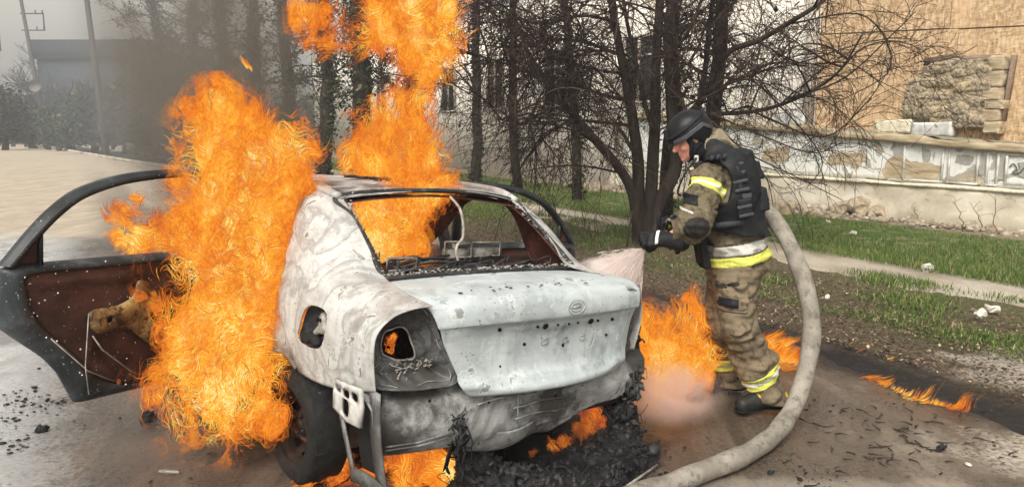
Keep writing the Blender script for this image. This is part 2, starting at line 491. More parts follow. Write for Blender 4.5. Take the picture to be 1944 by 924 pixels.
sc = np.clip((13.9 - c1) / .8, .35, 1)
l1 = blades(p1, .025, .095, .007, 3, 'grass', grass_mat, .8, sc)
tag(l1, 'bright green grass strip between the path and the ruined wall', 'grass', kind='stuff')
p2, c2, v2 = scatter(150000, 6.5, 8.95, 3.6, 30, 2, .12, .045, 1.7)
l2 = blades(p2, .02, .085, .008, 4, 'grass', grass_mat, 1.0, np.clip((c2 - 6.2) / 1.2, .3, 1))
tag(l2, 'thin patchy grass on the trampled verge beside the road', 'grass', kind='stuff')

# dead leaves and litter on the verge
m = Mt('dead_leaf')
leaf_mat = m.pbr(m.ramp(m.attr('v'), [(0, (.03, .022, .015)), (.5, (.085, .06, .04)), (.85, (.19, .14, .09)), (1, (.42, .37, .29))]), .85)
def flakes(pts, s0, s1, seed, name, mat, tilt=.6):
    g = np.random.default_rng(seed); n = len(pts); s = g.uniform(s0, s1, n); a = g.uniform(0, 6.28, n)
    u = np.stack([np.cos(a), np.sin(a), g.uniform(-tilt, tilt, n)], 1) * s[:, None]
    v = np.stack([-np.sin(a), np.cos(a), g.uniform(-tilt, tilt, n)], 1) * (s * g.uniform(.35, .9, n))[:, None]
    V = np.stack([pts - u, pts - v * .9, pts + u * 1.1, pts + v], 1).reshape(-1, 3)
    return mk(name, V, np.arange(n)[:, None] * 4 + np.array([0, 1, 2, 3]), mat, None, False, {'v': np.repeat(g.uniform(0, 1, n) ** 1.4, 4)})
g_ = np.random.default_rng(5); n = 30000
Y = 3.4 + 12 * g_.uniform(0, 1, n) ** 1.5; c = 5.6 + 2.4 * g_.uniform(0, 1, n) ** 1.3
pp = np.stack([RX(c, Y), Y, np.full(n, .058) + g_.uniform(0, .012, n)], 1)
tag(flakes(pp, .005, .017, 6, 'leaf_litter', leaf_mat), 'brown dead leaves and bark crumbs along the muddy verge', 'leaf litter', kind='stuff')

# --- ruined building -------------------------------------------------------------
WU = np.array([.56, -1, 0]); WU /= np.linalg.norm(WU)
WO = np.array([5.7, 16.0, 0]) + np.array([-WU[1], WU[0], 0]) * .30
WR = math.atan2(WU[1], WU[0])         # local x runs along the wall toward the camera's right; local -y faces the road
bld = empty('ruined_building', WO, 'derelict building with peeling plaster plinth and particle board cladding', 'building', rot=(0, 0, WR))
# local frame: x along the wall, z up, -y out of the wall
def slope(s): return -0.068 * (s - .55)

m = Mt('old_plaster')
n1 = m.noise(.9, detail=7, rough=.6); n2 = m.noise(6, detail=8, rough=.65); n3 = m.noise(60, detail=3)
drip = m.noise(2.4, m.map(m.co(), (2.6, 1, .25)), detail=6, rough=.6)
col = m.ramp(n2, [(.25, (.56, .53, .47)), (.5, (.74, .72, .67)), (.75, (.82, .81, .77))])
col = m.mix(m.mr(drip, .52, .72), col, (.46, .41, .32))
flk = m.mr(m.math('MULTIPLY_ADD', n1, .6, m.math('MULTIPLY', n2, .4)), .56, .575)
col = m.mix(flk, col, m.ramp(n3, [(.3, (.36, .32, .26)), (.7, (.52, .48, .40))]))
plaster = m.pbr(col, .9, 0, m.bump(m.math('MULTIPLY_ADD', flk, -.7, n3), .5, .01))
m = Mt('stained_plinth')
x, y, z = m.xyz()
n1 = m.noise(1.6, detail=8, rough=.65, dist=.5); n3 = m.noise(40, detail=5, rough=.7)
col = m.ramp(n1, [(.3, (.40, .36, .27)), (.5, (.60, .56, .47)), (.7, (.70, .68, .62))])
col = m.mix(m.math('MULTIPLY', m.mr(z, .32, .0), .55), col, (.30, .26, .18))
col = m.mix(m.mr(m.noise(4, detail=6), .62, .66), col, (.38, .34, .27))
plinth_mat = m.pbr(col, .92, 0, m.bump(n3, .5, .012))
# main white wall, running off to the left behind the trees
mb = MB()
mb.box((-19.6, .35, 3.0), (40.4, .5, 6.0))
mb.build('far_wall', plaster, bld, False)
m = Mt('dark_window')
wmat = m.pbr((.02, .023, .027), .3)
frame_m = simple('old_window_frame', (.42, .38, .32), .8)
for s in (-5.2, -9.4, -13.6, -17.8, -22.0, -26.2):
    w = MB().box((s, .085, 3.3), (1.2, .04, 1.7)).build('window', wmat, bld, False)
    fb = MB()
    for dx in (-.64, 0, .64): fb.box((s + dx, .05, 3.3), (.08, .06, 1.82))
    for dz in (-.88, .35, .88): fb.box((s, .045, 3.3 + dz), (1.36, .07, .07))
    fo = fb.build('window_frame', frame_m, w, False)
# plinth with sloping coping, in front
def wallgrid(name, mat, s0, s1, zt, zb, y, th, parent, ns=80, nz=10, amp=.012, seed=4, top_jag=0.0):
    """thick wall piece with a gently uneven face; zt(s) top line, zb(s) bottom line"""
    w = Waves(seed, (3, 8, 20), 6); wj = Waves(seed + 1, (4, 11, 26), 6)
    ss = np.linspace(s0, s1, ns); ts = np.linspace(0, 1, nz); V = []
    for face in (0, 1):
        for s in ss:
            j = top_jag * float(wj(np.array([[s, 0, 0]]))[0])
            for t in ts:
                z = zb(s) + (zt(s) + j - zb(s)) * t
                V.append((s, y if face == 0 else y + th, z))
    V = np.array(V); k = ns * nz
    V[:k, 1] += amp * w(V[:k])
    i = np.arange(ns - 1)[:, None] * nz; j = np.arange(nz - 1)[None]
    q = np.stack([i + j, i + nz + j, i + nz + j + 1, i + j + 1], -1).reshape(-1, 4)
    F = [q, q[:, ::-1] + k]
    i = np.arange(ns - 1) * nz
    F.append(np.stack([i + nz - 1, i + nz + nz - 1, i + nz + nz - 1 + k, i + nz - 1 + k], 1))
    F.append(np.stack([i, i + k, i + nz + k, i + nz], 1))
    j = np.arange(nz - 1)
    F.append(np.stack([j, j + 1, j + 1 + k, j + k], 1)); e = (ns - 1) * nz
    F.append(np.stack([e + j, e + j + k, e + j + 1 + k, e + j + 1], 1))
    return mk(name, V, F, mat, parent, False)
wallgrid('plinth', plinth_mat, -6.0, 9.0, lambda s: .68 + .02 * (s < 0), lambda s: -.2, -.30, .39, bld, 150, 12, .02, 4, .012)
cop = simple('weathered_coping', (.62, .58, .46), .9, 0, .3, 14, .6)
wallgrid('plinth_coping', cop, -5.9, 9.0, lambda s: .735, lambda s: .685, -.34, .38, bld, 120, 3, .008, 12, .008)
# plaster dado between coping and ledge, patchy paint over render
m = Mt('flaking_dado')
n1 = m.noise(2.1, detail=5, rough=.5, dist=.8); n2 = m.noise(9, detail=6); n3 = m.noise(55, detail=4)
paint = m.ramp(n2, [(.3, (.56, .58, .57)), (.6, (.70, .72, .71)), (.8, (.62, .60, .52))])
bare = m.ramp(n3, [(.3, (.25, .22, .16)), (.55, (.38, .34, .27)), (.75, (.46, .40, .28))])
f1 = m.mr(n1, .575, .59); f2 = m.mr(n1, .63, .64)
col = m.mix(f1, paint, (.36, .36, .34)); col = m.mix(f2, col, bare)
dado_mat = m.pbr(col, .85, 0, m.bump(m.math('MULTIPLY_ADD', m.math('ADD', f1, f2), -.8, n3), .6, .015))
wallgrid('dado', dado_mat, -5.5, 9.0, lambda s: 1.60 + slope(s), lambda s: .74, -.10, .19, bld, 120, 8, .006, 17)
# raised panels, piers and an exposed limestone patch in the dado
mb = MB()
panel_m = simple('pale_painted_panel', (.50, .51, .50), .85, 0, .3, 7, .6)
for (s0, s1, z0, z1) in ((2.75, 3.50, .76, 1.44), (3.58, 4.10, .76, 1.40), (4.22, 4.42, .76, 1.36), (4.52, 5.6, .80, 1.30), (5.75, 6.6, .8, 1.25)):
    b = MB(); t = .035
    b.box(((s0 + s1) / 2, -.118, z1 - t / 2), (s1 - s0, .03, t)); b.box(((s0 + s1) / 2, -.118, z0 + t / 2), (s1 - s0, .03, t))
    b.box((s0 + t / 2, -.1185, (z0 + z1) / 2), (t, .031, z1 - z0 - 2 * t)); b.box((s1 - t / 2, -.1185, (z0 + z1) / 2), (t, .031, z1 - z0 - 2 * t))
    b.build('panel_moulding', panel_m, bld, False)
def ragged(name, mat, pts, y, th, parent, seed=0, amp=.02):
    """flat slab with a ragged outline given as (s, z)"""
    g = np.random.default_rng(seed); C = np.array(pts + pts[:1], float); out = []
    for a, b in zip(C[:-1], C[1:]):
        n = max(2, int(np.linalg.norm(b - a) / .05))
        for t in np.linspace(0, 1, n, endpoint=False): out.append(a + (b - a) * t + g.normal(0, amp, 2))
    out = np.array(out); n = len(out)
    bm = bmesh.new(); vs = [bm.verts.new((p[0], y, p[1])) for p in out]
    bm.faces.new(vs); bmesh.ops.triangulate(bm, faces=bm.faces)
    r = bmesh.ops.extrude_face_region(bm, geom=list(bm.faces))
    for v in [e for e in r['geom'] if isinstance(e, bmesh.types.BMVert)]: v.co.y += th
    bmesh.ops.recalc_face_normals(bm, faces=bm.faces)
    me = bpy.data.meshes.new(name); bm.to_mesh(me); bm.free(); me.materials.append(mat)
    o = bpy.data.objects.new(name, me); COL.objects.link(o); o.parent = parent
    return o
m = Mt('ochre_limestone')
n1 = m.noise(7, m.map(m.co(), (.4, 1, 2.2)), detail=8, rough=.65); n3 = m.noise(70, detail=4)
lime = m.pbr(m.ramp(n1, [(.3, (.22, .165, .10)), (.5, (.37, .305, .205)), (.7, (.52, .46, .35))]), .95, 0, m.bump(n1, .8, .02, m.bump(n3, .4, .006)))
m = Mt('grey_render')
n3 = m.noise(50, detail=5, rough=.7)
render_m = m.pbr(m.ramp(n3, [(.3, (.24, .24, .225)), (.7, (.40, .40, .38))]), .95, 0, m.bump(n3, .6, .01))
ragged('bare_stone', lime, [(2.38, .80), (3.42, .78), (3.44, 1.06), (3.15, 1.12), (2.9, 1.10), (2.62, 1.22), (2.42, 1.12), (2.34, .96)], -.113, .02, bld, 1)
ragged('render_patch', render_m, [(2.55, 1.15), (2.74, 1.2), (2.76, 1.46), (2.6, 1.5), (2.5, 1.35)], -.110, .02, bld, 2)
ragged('render_patch', render_m, [(3.12, 1.1), (3.28, 1.12), (3.25, 1.34), (3.08, 1.36)], -.112, .02, bld, 3)
ragged('render_patch', render_m, [(3.70, 1.12), (3.95, 1.08), (4.02, 1.2), (3.92, 1.27), (3.72, 1.26)], -.113, .02, bld, 4, .01)
ragged('render_patch', render_m, [(4.12, .95), (4.22, .92), (4.23, 1.25), (4.12, 1.22)], -.113, .02, bld, 5, .01)
ragged('render_patch', render_m, [(4.36, .9), (4.5, .86), (4.5, 1.2), (4.38, 1.28)], -.1135, .02, bld, 6, .015)
ragged('bare_stone', lime, [(3.98, .77), (4.18, .77), (4.17, .86), (3.99, .87)], -.117, .02, bld, 8, .01)
ragged('bare_stone', lime, [(1.1, 1.0), (1.8, .95), (2.0, 1.1), (1.9, 1.25), (1.2, 1.22)], -.113, .02, bld, 9)
ragged('bare_stone', lime, [(-.6, 1.0), (0.1, 1.0), (.15, 1.32), (-.5, 1.3)], -.113, .02, bld, 10)
ragged('render_patch', render_m, [(4.7, .95), (5.3, .9), (5.35, 1.15), (5.0, 1.22), (4.75, 1.15)], -.113, .02, bld, 11, .03)
# ledge: broken limestone cornice under the boards
wallgrid('stone_ledge', lime, -5.4, 9.0, lambda s: 1.74 + slope(s), lambda s: 1.60 + slope(s), -.20, .28, bld, 220, 4, .022, 31, .02)
for i, (s0, s1) in enumerate(((-.2, .5), (2.15, 2.85), (2.88, 3.6))):
    zz = 1.76 + slope(s0)
    wallgrid('parapet_block', panel_m if i != 1 else cop, s0, s1, lambda s: zz + .22 + .0 * s, lambda s: zz - .03, -.17, .22, bld, 16, 6, .006, 40 + i, .005)
# particle board cladding
m = Mt('particle_board')
c1 = m.n('TexVoronoi', {'Vector': m.map(m.noise(3, detail=2, col=True), (1, 1, 1)), 'Scale': 1}, out=1)
vv = m.map(m.co(), (9, 9, 2.6), (0, R(18), 0)); v2 = m.map(m.co(), (2.6, 9, 10), (0, R(35), 0)); v3 = m.map(m.co(), (8, 9, 3), (0, R(-50), 0))
f1 = m.n('SeparateColor', {0: m.vor(4, vv, out=1)}); f2 = m.n('SeparateColor', {0: m.vor(4, v2, out=1)}); f3 = m.n('SeparateColor', {0: m.vor(4, v3, out=1)})
f = m.math('MULTIPLY', m.math('ADD', m.math('ADD', f1, f2), f3), .333)
col = m.ramp(f, [(.2, (.27, .17, .09)), (.42, (.42, .29, .17)), (.6, (.53, .39, .25)), (.85, (.66, .53, .37))])
x, y, z = m.xyz()
st = m.noise(.8, m.map(m.co(), (1.2, 1, .5)), detail=5)
col = m.mix(m.math('MULTIPLY', m.mr(st, .48, .65), .6), col, (.62, .44, .27))
col = m.mix(m.math('MULTIPLY', m.mr(m.noise(1.3, m.map(m.co(), (3, 1, .4)), detail=6), .5, .7), .45), col, (.24, .17, .11))
osb = m.pbr(col, .85, 0, m.bump(f, .35, .006))
def board(s0, s1, z0, z1):
    V = []
    for (s, z) in ((s0, z0), (s1, z0), (s1, z1), (s0, z1)):
        for y in (.07, .0899): V.append((s, y, z + slope(s)))
    F = [(0, 2, 4, 6), (7, 5, 3, 1), (0, 1, 3, 2), (2, 3, 5, 4), (4, 5, 7, 6), (6, 7, 1, 0)]
    return mk('particle_board', V, F, osb, bld, False)
for (s0, s1, z0, z1) in ((.62, 3.44, 1.76, 3.60), (3.455, 5.9, 1.76, 3.585), (5.915, 9, 1.76, 3.59), (.62, 3.28, 3.625, 5.2), (3.295, 5.8, 3.61, 5.2), (5.815, 9, 3.62, 5.2)):
    board(s0, s1, z0, z1)
bm_ = simple('dark_batten', (.16, .11, .07), .85)
b = MB(); b.box((4.8, .10, 3.45), (8.2, .02, 3.4)); b.build('batten_board', bm_, bld, False)
# corner post
wp = simple('grey_post', (.52, .49, .44), .85, 0, .25, 9)
MB().box((.50, -.02, 3.4), (.17, .16, 3.4)).build('corner_post', wp, bld, False)
wood = Mt('weathered_wood'); f = wood.noise(5, wood.map(wood.co(), (.6, 4, 14)), detail=7, rough=.7)
wood_m = wood.pbr(wood.ramp(f, [(.3, (.10, .07, .05)), (.6, (.24, .18, .14)), (.8, (.34, .28, .23))]), .85, 0, wood.bump(f, .6, .01))
b = MB(); b.box((3.62, -.055, 2.86), (1.28, .10, .13), M=rotm(y=R(2))); b.build('lintel_plank', wood_m, bld, False)
MB().tube(spline([(3.3, -.14, 2.93), (3.6, -.13, 2.95), (3.75, -.12, 3.0), (3.9, -.12, 3.08)], 8), [.012] * 8, 5).build('broken_stick', wood_m, bld)
# exposed rubble stone infill: individual stones are one wall surface
def stone(c, r, seed, sub=2, rough=.28, M=None, ex=.55):
    bm = bmesh.new(); bmesh.ops.create_icosphere(bm, subdivisions=sub, radius=1)
    V = np.array([v.co[:] for v in bm.verts]); F = np.array([[v.index for v in f.verts] for f in bm.faces]); bm.free()
    w = Waves(seed, (1.5, 3, 7), 5, .6); k = 1 + rough * w(V) * .45
    V = np.sign(V) * np.abs(V) ** ex if sub > 1 else V
    V = V * k[:, None] * np.asarray(r)
    if M is not None: V = V @ M.T
    return V + np.asarray(c), F
m = Mt('rubble_stone')
n1 = m.noise(14, detail=7, rough=.7); n3 = m.noise(3, detail=3)
rub = m.pbr(m.mix(m.mr(n3, .4, .65), m.ramp(n1, [(.3, (.15, .125, .09)), (.5, (.29, .245, .18)), (.7, (.47, .41, .32))]), m.ramp(n1, [(.3, (.22, .17, .11)), (.7, (.46, .39, .27))])), .95, 0, m.bump(n1, .9, .02))
def masonry():
    g = np.random.default_rng(3); ns, nz = 300, 210
    S_, Z_ = np.meshgrid(np.linspace(2.55, 4.18, ns), np.linspace(1.74, 2.85, nz), indexing='ij')
    wj = Waves(61, (5, 12), 6); zw = Z_ + .022 * wj(np.stack([S_, 0 * S_, Z_ * .6], -1).reshape(-1, 3)).reshape(S_.shape)
    hts = []; z = 1.70
    while z < 2.95: hts.append(z); z += g.uniform(.10, .17)
    hts = np.array(hts); row = np.searchsorted(hts, zw) - 1; row = np.clip(row, 0, len(hts) - 2)
    dz = np.minimum(zw - hts[row], hts[row + 1] - zw); ds = np.zeros_like(dz); cid = np.zeros_like(row)
    for r in range(len(hts) - 1):
        e = [2.4 + g.uniform(0, .1)]
        while e[-1] < 4.4: e.append(e[-1] + g.uniform(.12, .36))
        e = np.array(e); k = row == r; sw = S_[k] + .02 * np.sin(zw[k] * 60 + r); c = np.clip(np.searchsorted(e, sw) - 1, 0, len(e) - 2)
        ds[k] = np.minimum(sw - e[c], e[c + 1] - sw); cid[k] = r * 50 + c
    f0 = np.abs(Waves(65, (9, 22), 6)(np.stack([S_, 0 * S_, Z_], -1).reshape(-1, 3)).reshape(S_.shape))
    off = g.uniform(-.03, .03, 5000)[cid]; tilt = g.uniform(-.35, .35, 5000)[cid]
    edge = np.clip(np.minimum(dz, ds * 1.2) / (.010 + .006 * f0), 0, 1)
    X = np.stack([S_, 0 * S_, Z_], -1).reshape(-1, 3); f1 = Waves(62, (18, 40, 85, 160), 8, .8)(X).reshape(S_.shape)
    f2 = Waves(66, (60, 130, 260), 8, .9)(X).reshape(S_.shape)
    y = -.055 - (off + tilt * dz) * edge - .050 * edge - .007 * f1 - .004 * np.abs(f2)
    y = np.where(f1 * .5 + .5 * Waves(63, (6, 14), 5)(X).reshape(S_.shape) > 1.25, y + .05, y)
    left = np.interp(Z_, [1.74, 1.92, 1.93, 2.2, 2.45, 2.55, 2.66, 2.78, 2.85], [3.25, 3.2, 2.64, 2.68, 2.70, 2.78, 2.95, 3.08, 3.15]) + .025 * f1
    V = np.stack([S_, y, Z_], -1).reshape(-1, 3); i = np.arange(ns - 1)[:, None] * nz; j = np.arange(nz - 1)[None]
    F = np.stack([i + j, i + nz + j, i + nz + j + 1, i + j + 1], -1).reshape(-1, 4)
    ok = (S_ > left).ravel(); F = F[ok[F].all(1)]; u = np.unique(F); mp = -np.ones(len(V), int); mp[u] = np.arange(len(u))
    o = mk('exposed_stonework', V[u], mp[F], rub, bld, False); md = o.modifiers.new('thickness', 'SOLIDIFY'); md.thickness = .05; md.offset = 1
masonry()
mor = simple('lime_mortar', (.36, .29, .2), .95, 0, .35, 12, .8)
ragged('mortar_bed', mor, [(2.66, 1.76), (4.2, 1.7), (4.2, 2.86), (3.2, 2.84), (2.9, 2.6), (2.7, 2.4)], -.005, .07, bld, 12, .02)
mb = MB(); zq = 1.62; QW = Waves(64, (14, 40, 90), 7, .8)
for i, h in enumerate((.2, .2, .14, .22, .26, .24)):
    off = (.03, -.04, .05, -.06, -.02, 0)[i]
    V, F = stone((4.24 + off * .5, -.06, zq + h / 2), (.125 + abs(off) * .6, .11, h * .50), 60 + i, 4, .05, None, .22)
    V += .007 * np.stack([QW(V), QW(V + 3), QW(V + 7)], 1); mb.add(V, F); zq += h
mb.build('quoin_stones', lime, bld, False)
MB().box((4.40, -.02, 2.25), (.03, .14, 1.25), M=rotm(y=R(4))).build('board_edge', wood_m, bld, False)
MB().box((4.25, .8, 5.3), (9.6, 1.9, .2)).build('roof_slab', bm_, bld, False)
# graffiti scrawl on the right panel
gm = simple('dark_spray_paint', (.06, .06, .06), .7); gy = simple('yellow_spray_paint', (.62, .60, .12), .7)
b = MB()
for pts in ([(4.58, 1.08), (4.64, 1.14), (4.70, 1.06), (4.64, 1.0), (4.74, .99), (4.80, 1.08)], [(4.82, 1.0), (4.84, 1.16), (4.90, 1.05), (4.94, 1.15), (5.0, 1.0)]):
    q = spline([(s, -.118, z) for s, z in pts], 30); b.tube(q, .009, 5)
b.build('graffiti', gm, bld)
b = MB(); b.tube(spline([(4.86, -.122, .90), (4.90, -.122, 1.06), (4.96, -.122, 1.2)], 14), .018, 6); b.tube(spline([(4.84, -.122, 1.05), (5.02, -.122, 1.05)], 6), .014, 6)
b.build('graffiti', gy, bld)

# rubble heap along the wall foot
g = np.random.default_rng(8); mb = MB()
for i in range(900):
    s = g.uniform(-7, 8); d = abs(g.normal(0, .42)) * (1.0 if s < 2.5 else .8); r = (.018 + .08 * g.uniform(0, 1) ** 2.5) * (1.5 if s < 1.8 else .9)
    V, F = stone((0, 0, 0), (r * g.uniform(.8, 1.6), r, r * g.uniform(.5, .9)), int(g.integers(1e6)), 1, .4, rotm(z=g.uniform(0, 6.28)))
    n_ = np.array([-WU[1], WU[0], 0]) * -1
    mb.add(V + WO + WU * s + n_ * (.36 + d) + [0, 0, .07 + r * .3], F)
rubm = Mt('rubble_pile'); n1 = rubm.noise(8, detail=6)
rubm = rubm.pbr(rubm.ramp(n1, [(.3, (.13, .105, .075)), (.5, (.27, .23, .175)), (.7, (.48, .44, .37))]), .95, 0, rubm.bump(n1, .7, .02))
tag(mb.build('rubble', rubm, smooth=False), 'scattered small stones and broken plaster along the foot of the ruined wall', 'rubble', kind='stuff')
STN = [(1478, 408, .17, 'grey brown boulder at the left end of the wall rubble'), (1530, 410, .11, 'low dark stone left of the pale rubble block'),
       (1600, 405, .20, 'largest pale block fallen against the plinth'), (1640, 408, .22, 'brownish upright chunk leaning right of the largest block'),
       (1665, 412, .12, 'small rough stone right of the upright chunk'), (1585, 418, .08, 'small pale stone in front of the largest block'),
       (1572, 424, .05, 'white lump of plaster lying on the lawn edge'), (1620, 447, .05, 'lone white stone out on the green lawn'),
       (1790, 420, .09, 'dark angular stone at the foot of the plinth'), (1880, 436, .08, 'tan stone at the far right of the wall foot'),
       (1860, 600, .05, 'white plaster lump on the verge nearest the pale dust'), (1885, 590, .055, 'larger white plaster lump beside the path edge'),
       (1765, 512, .05, 'flat pale stone at the far edge of the path'), (1570, 565, .025, 'little white pebble in the verge grass')]
whm = simple('white_plaster_lump', (.50, .48, .43), .9, 0, .2, 9, .6)
for i, (px, py, r, lab) in enumerate(STN):
    c = G(px, py, .06)
    V, F = stone((0, 0, 0), (r * 1.1, r * .8, r * .75), 300 + i, 4, .5, rotm(z=i * 1.3), .8); V += .12 * r * np.stack([Waves(i, (8 / r * .3, 20 / r * .3), 6)(V)] * 3, 1)
    V[:, 2] += .5 * r
    o = mk('stone', V, F, whm if ('white' in lab or 'path' in lab) else rub, None, True); o.location = c
    tag(o, lab, 'stone', 'loose stones by the wall and path')

# weeds at the plinth
weedm = simple('dry_weed', (.17, .13, .08), .9)
WD = [(1702, 408, .50, 'tall leafy dry weed standing before the plinth'), (1828, 440, .55, 'bare leaning stem at the wall foot right of the leafy weed'), (1868, 436, .42, 'short thin forked stem near the right wall foot'),
      (1895, 447, .62, 'curved tall stem farthest right at the wall'), (1752, 424, .3, 'short bent twig stem between the leafy weed and the leaning stem')]
for i, (px, py, h, lab) in enumerate(WD):
    c = G(px, py, .05); b = MB(); gg = np.random.default_rng(i + 60)
    p0 = np.zeros(3); pts = [p0]
    for k in range(7): pts.append(pts[-1] + np.array([gg.normal(-.02, .03), gg.normal(0, .02), h / 7]))
    b.tube(pts, np.linspace(.011, .004, 8), 5)
    for k in range(2, 8):
        e = pts[k] + np.array([gg.normal(0, .1), gg.normal(0, .06), gg.uniform(.02, .12)]); b.tube(spline([pts[k], (pts[k] + e) / 2 + [0, 0, .02], e], 4), .003, 4)
    o = b.build('weed', weedm); o.location = c; tag(o, lab, 'weed', 'dry weeds at the wall')
    if i == 0:
        n = 60; q = np.array(pts)[gg.integers(4, 8, n)] + gg.normal(0, .06, (n, 3))
        lf = flakes(q, .02, .04, 9, 'leaves', leaf_mat, .9); lf.parent = o

# ---------------------------------------------------------------- trees
m = Mt('dark_bark')
n1 = m.noise(9, m.map(m.co(), (1, 1, .25)), detail=7, rough=.65)
bark = m.pbr(m.ramp(n1, [(.3, (.013, .010, .008)), (.55, (.034, .027, .022)), (.75, (.070, .057, .046))]), .9, 0, m.bump(n1, .8, .02), **{'Specular IOR Level': .1})
m = Mt('twig_bark')
twig_m = m.pbr(m.ramp(m.attr('v'), [(0, (.014, .011, .010)), (.6, (.032, .023, .020)), (1, (.085, .056, .046))]), .85, 0, None, **{'Specular IOR Level': .05})

def grow(mb, start, d, L, r, depth, g, droop, curl, npts=7, nkid=(5, 5, 4), up=0.0, spread=.9, rmin=.0022):
    """one branch with random curvature, then its children"""
    pts = [np.array(start, float)]; d = d / np.linalg.norm(d); bend = g.normal(0, curl, 3)
    for k in range(npts):
        d = d + bend * (1 / npts) + g.normal(0, .10, 3) + np.array([0, 0, -droop * (k / npts) / npts * 2.2 + up / npts])
        d /= np.linalg.norm(d); pts.append(pts[-1] + d * L / npts)
    pts = np.array(pts); rr = np.linspace(r, max(r * .35, rmin), len(pts))
    mb.tube(spline(pts, len(pts) * 2 - 1), np.interp(np.linspace(0, 1, len(pts) * 2 - 1), np.linspace(0, 1, len(pts)), rr), 5 if r > .012 else 3, False, float(g.uniform(0, 1)))
    if depth == 0: return
    n = nkid[-depth] if depth <= len(nkid) else 5
    for i in range(n):
        t = g.uniform(.15, .98); k = min(int(t * npts), npts - 1); p = pts[k] + (pts[k + 1] - pts[k]) * (t * npts - k)
        dd = pts[k + 1] - pts[k]; dd /= np.linalg.norm(dd); side = g.normal(size=3); side -= dd * (side @ dd); side /= np.linalg.norm(side)
        grow(mb, p, dd * g.uniform(.5, 1.0) + side * spread * g.uniform(.5, 1.1), L * g.uniform(.35, .62), max(r * .42, rmin), depth - 1, g, droop, curl * 1.2, max(4, npts - 1), nkid, up, spread, rmin)

TY = 10.7; PXM = (TY * math.cos(PITCH) + .1) / FPX
tree = empty('bare_tree', G(1218, 470), 'large bare many-stemmed tree with drooping dark twigs behind the firefighter', 'tree')
tb = np.array(tree.location)
def limb(px, ds, w0, w1, n=26):
    q = np.array([P(a[0], a[1], TY + (a[2] if len(a) > 2 else 0)) for a in px]); q = spline(q, n)
    r = np.linspace(w0 * .62, w1 * .7, n) * PXM / 2
    return q, r
LIMBS = [
    ([(1213, 475), (1210, 420), (1196, 360), (1165, 305), (1110, 242), (1070, 195), (1035, 150), (1005, 100), (985, 40)], 40, 9, -.3),
    ([(1222, 475), (1214, 400), (1212, 320), (1196, 235), (1182, 150), (1168, 60), (1152, -60)], 46, 17, 0),
    ([(1226, 470), (1232, 380), (1238, 290), (1247, 200), (1250, 100), (1256, -60)], 44, 22, .2),
    ([(1232, 475), (1258, 390), (1285, 320), (1282, 240), (1272, 150), (1270, 60), (1285, -60)], 46, 24, .1),
    ([(1240, 250), (1222, 200), (1208, 120), (1190, 40), (1170, -60)], 17, 8, 0),
    ([(1275, 265), (1320, 215), (1340, 130), (1350, 40), (1358, -60)], 22, 12, .4),
    ([(1282, 240), (1330, 190), (1375, 105), (1440, 78), (1500, 45), (1560, 8), (1600, -30)], 20, 9, -.8),
    ([(1285, 230), (1350, 218), (1430, 212), (1490, 197), (1550, 170), (1600, 130), (1640, 60)], 16, 4, -.9),
    ([(1195, 238), (1140, 232), (1080, 228), (1010, 236), (940, 226)], 11, 3, -.5),
    ([(1190, 190), (1130, 175), (1065, 152), (1000, 133), (930, 112), (870, 95)], 12, 3, -.5),
    ([(1180, 105), (1120, 82), (1050, 75), (980, 90), (910, 85)], 12, 3, -.2),
    ([(1165, 40), (1100, 30), (1020, 45), (950, 20), (900, -10)], 11, 3, .3),
    ([(1250, 110), (1300, 80), (1330, 20), (1340, -40)], 13, 6, -.4),
    ([(1182, 140), (1120, 130), (1050, 105), (990, 60), (930, 30)], 10, 3, .5),
    ([(1270, 90), (1320, 130), (1400, 150), (1470, 120), (1530, 125)], 10, 3, .5),
]
g = np.random.default_rng(42)
twb = MB()
for i, (px, w0, w1, dy) in enumerate(LIMBS):
    n = len(px); pp_ = [(a[0], a[1], dy * k / (n - 1) * 1.6) for k, a in enumerate(px)]
    q, r = limb(pp_, dy, w0, w1)
    wob = Waves(i + 5, (2, 5), 5); q = q + .02 * np.stack([wob(q), wob(q + 3), 0 * wob(q)], 1) * (np.linspace(0, 1, len(q))[:, None] > .05)
    b = MB(); b.tube(q - tb, r, 10)
    b.build('trunk' if i < 4 else 'limb', bark, tree)
    # side branches
    lo = 8 if i < 6 else 2
    if QUICK: continue
    nb_ = {0: 22, 1: 20, 2: 14, 3: 14, 4: 14, 5: 8, 6: 15, 7: 13, 14: 12, 12: 12}.get(i, 20)
    leftside = i in (0, 1, 8, 9, 10, 11, 13, 4)
    for k in range(nb_):
        t = int(g.integers(lo, len(q) - 1)); dd = q[t + 1] - q[t]; dd /= np.linalg.norm(dd)
        side = np.array([(-1 if leftside else 1) * abs(g.normal(.7, .5)) if i < 4 else g.normal(0, .7), g.normal(0, .7), g.normal(.1, .45)])
        grow(twb, q[t] - tb, dd * .35 + side, g.uniform(.8, 1.7) * (1.15 if i < 6 else .95), g.uniform(.008, .018), 2, g, .9, .45, 7, (7, 6), 0.0, .8, .0030)
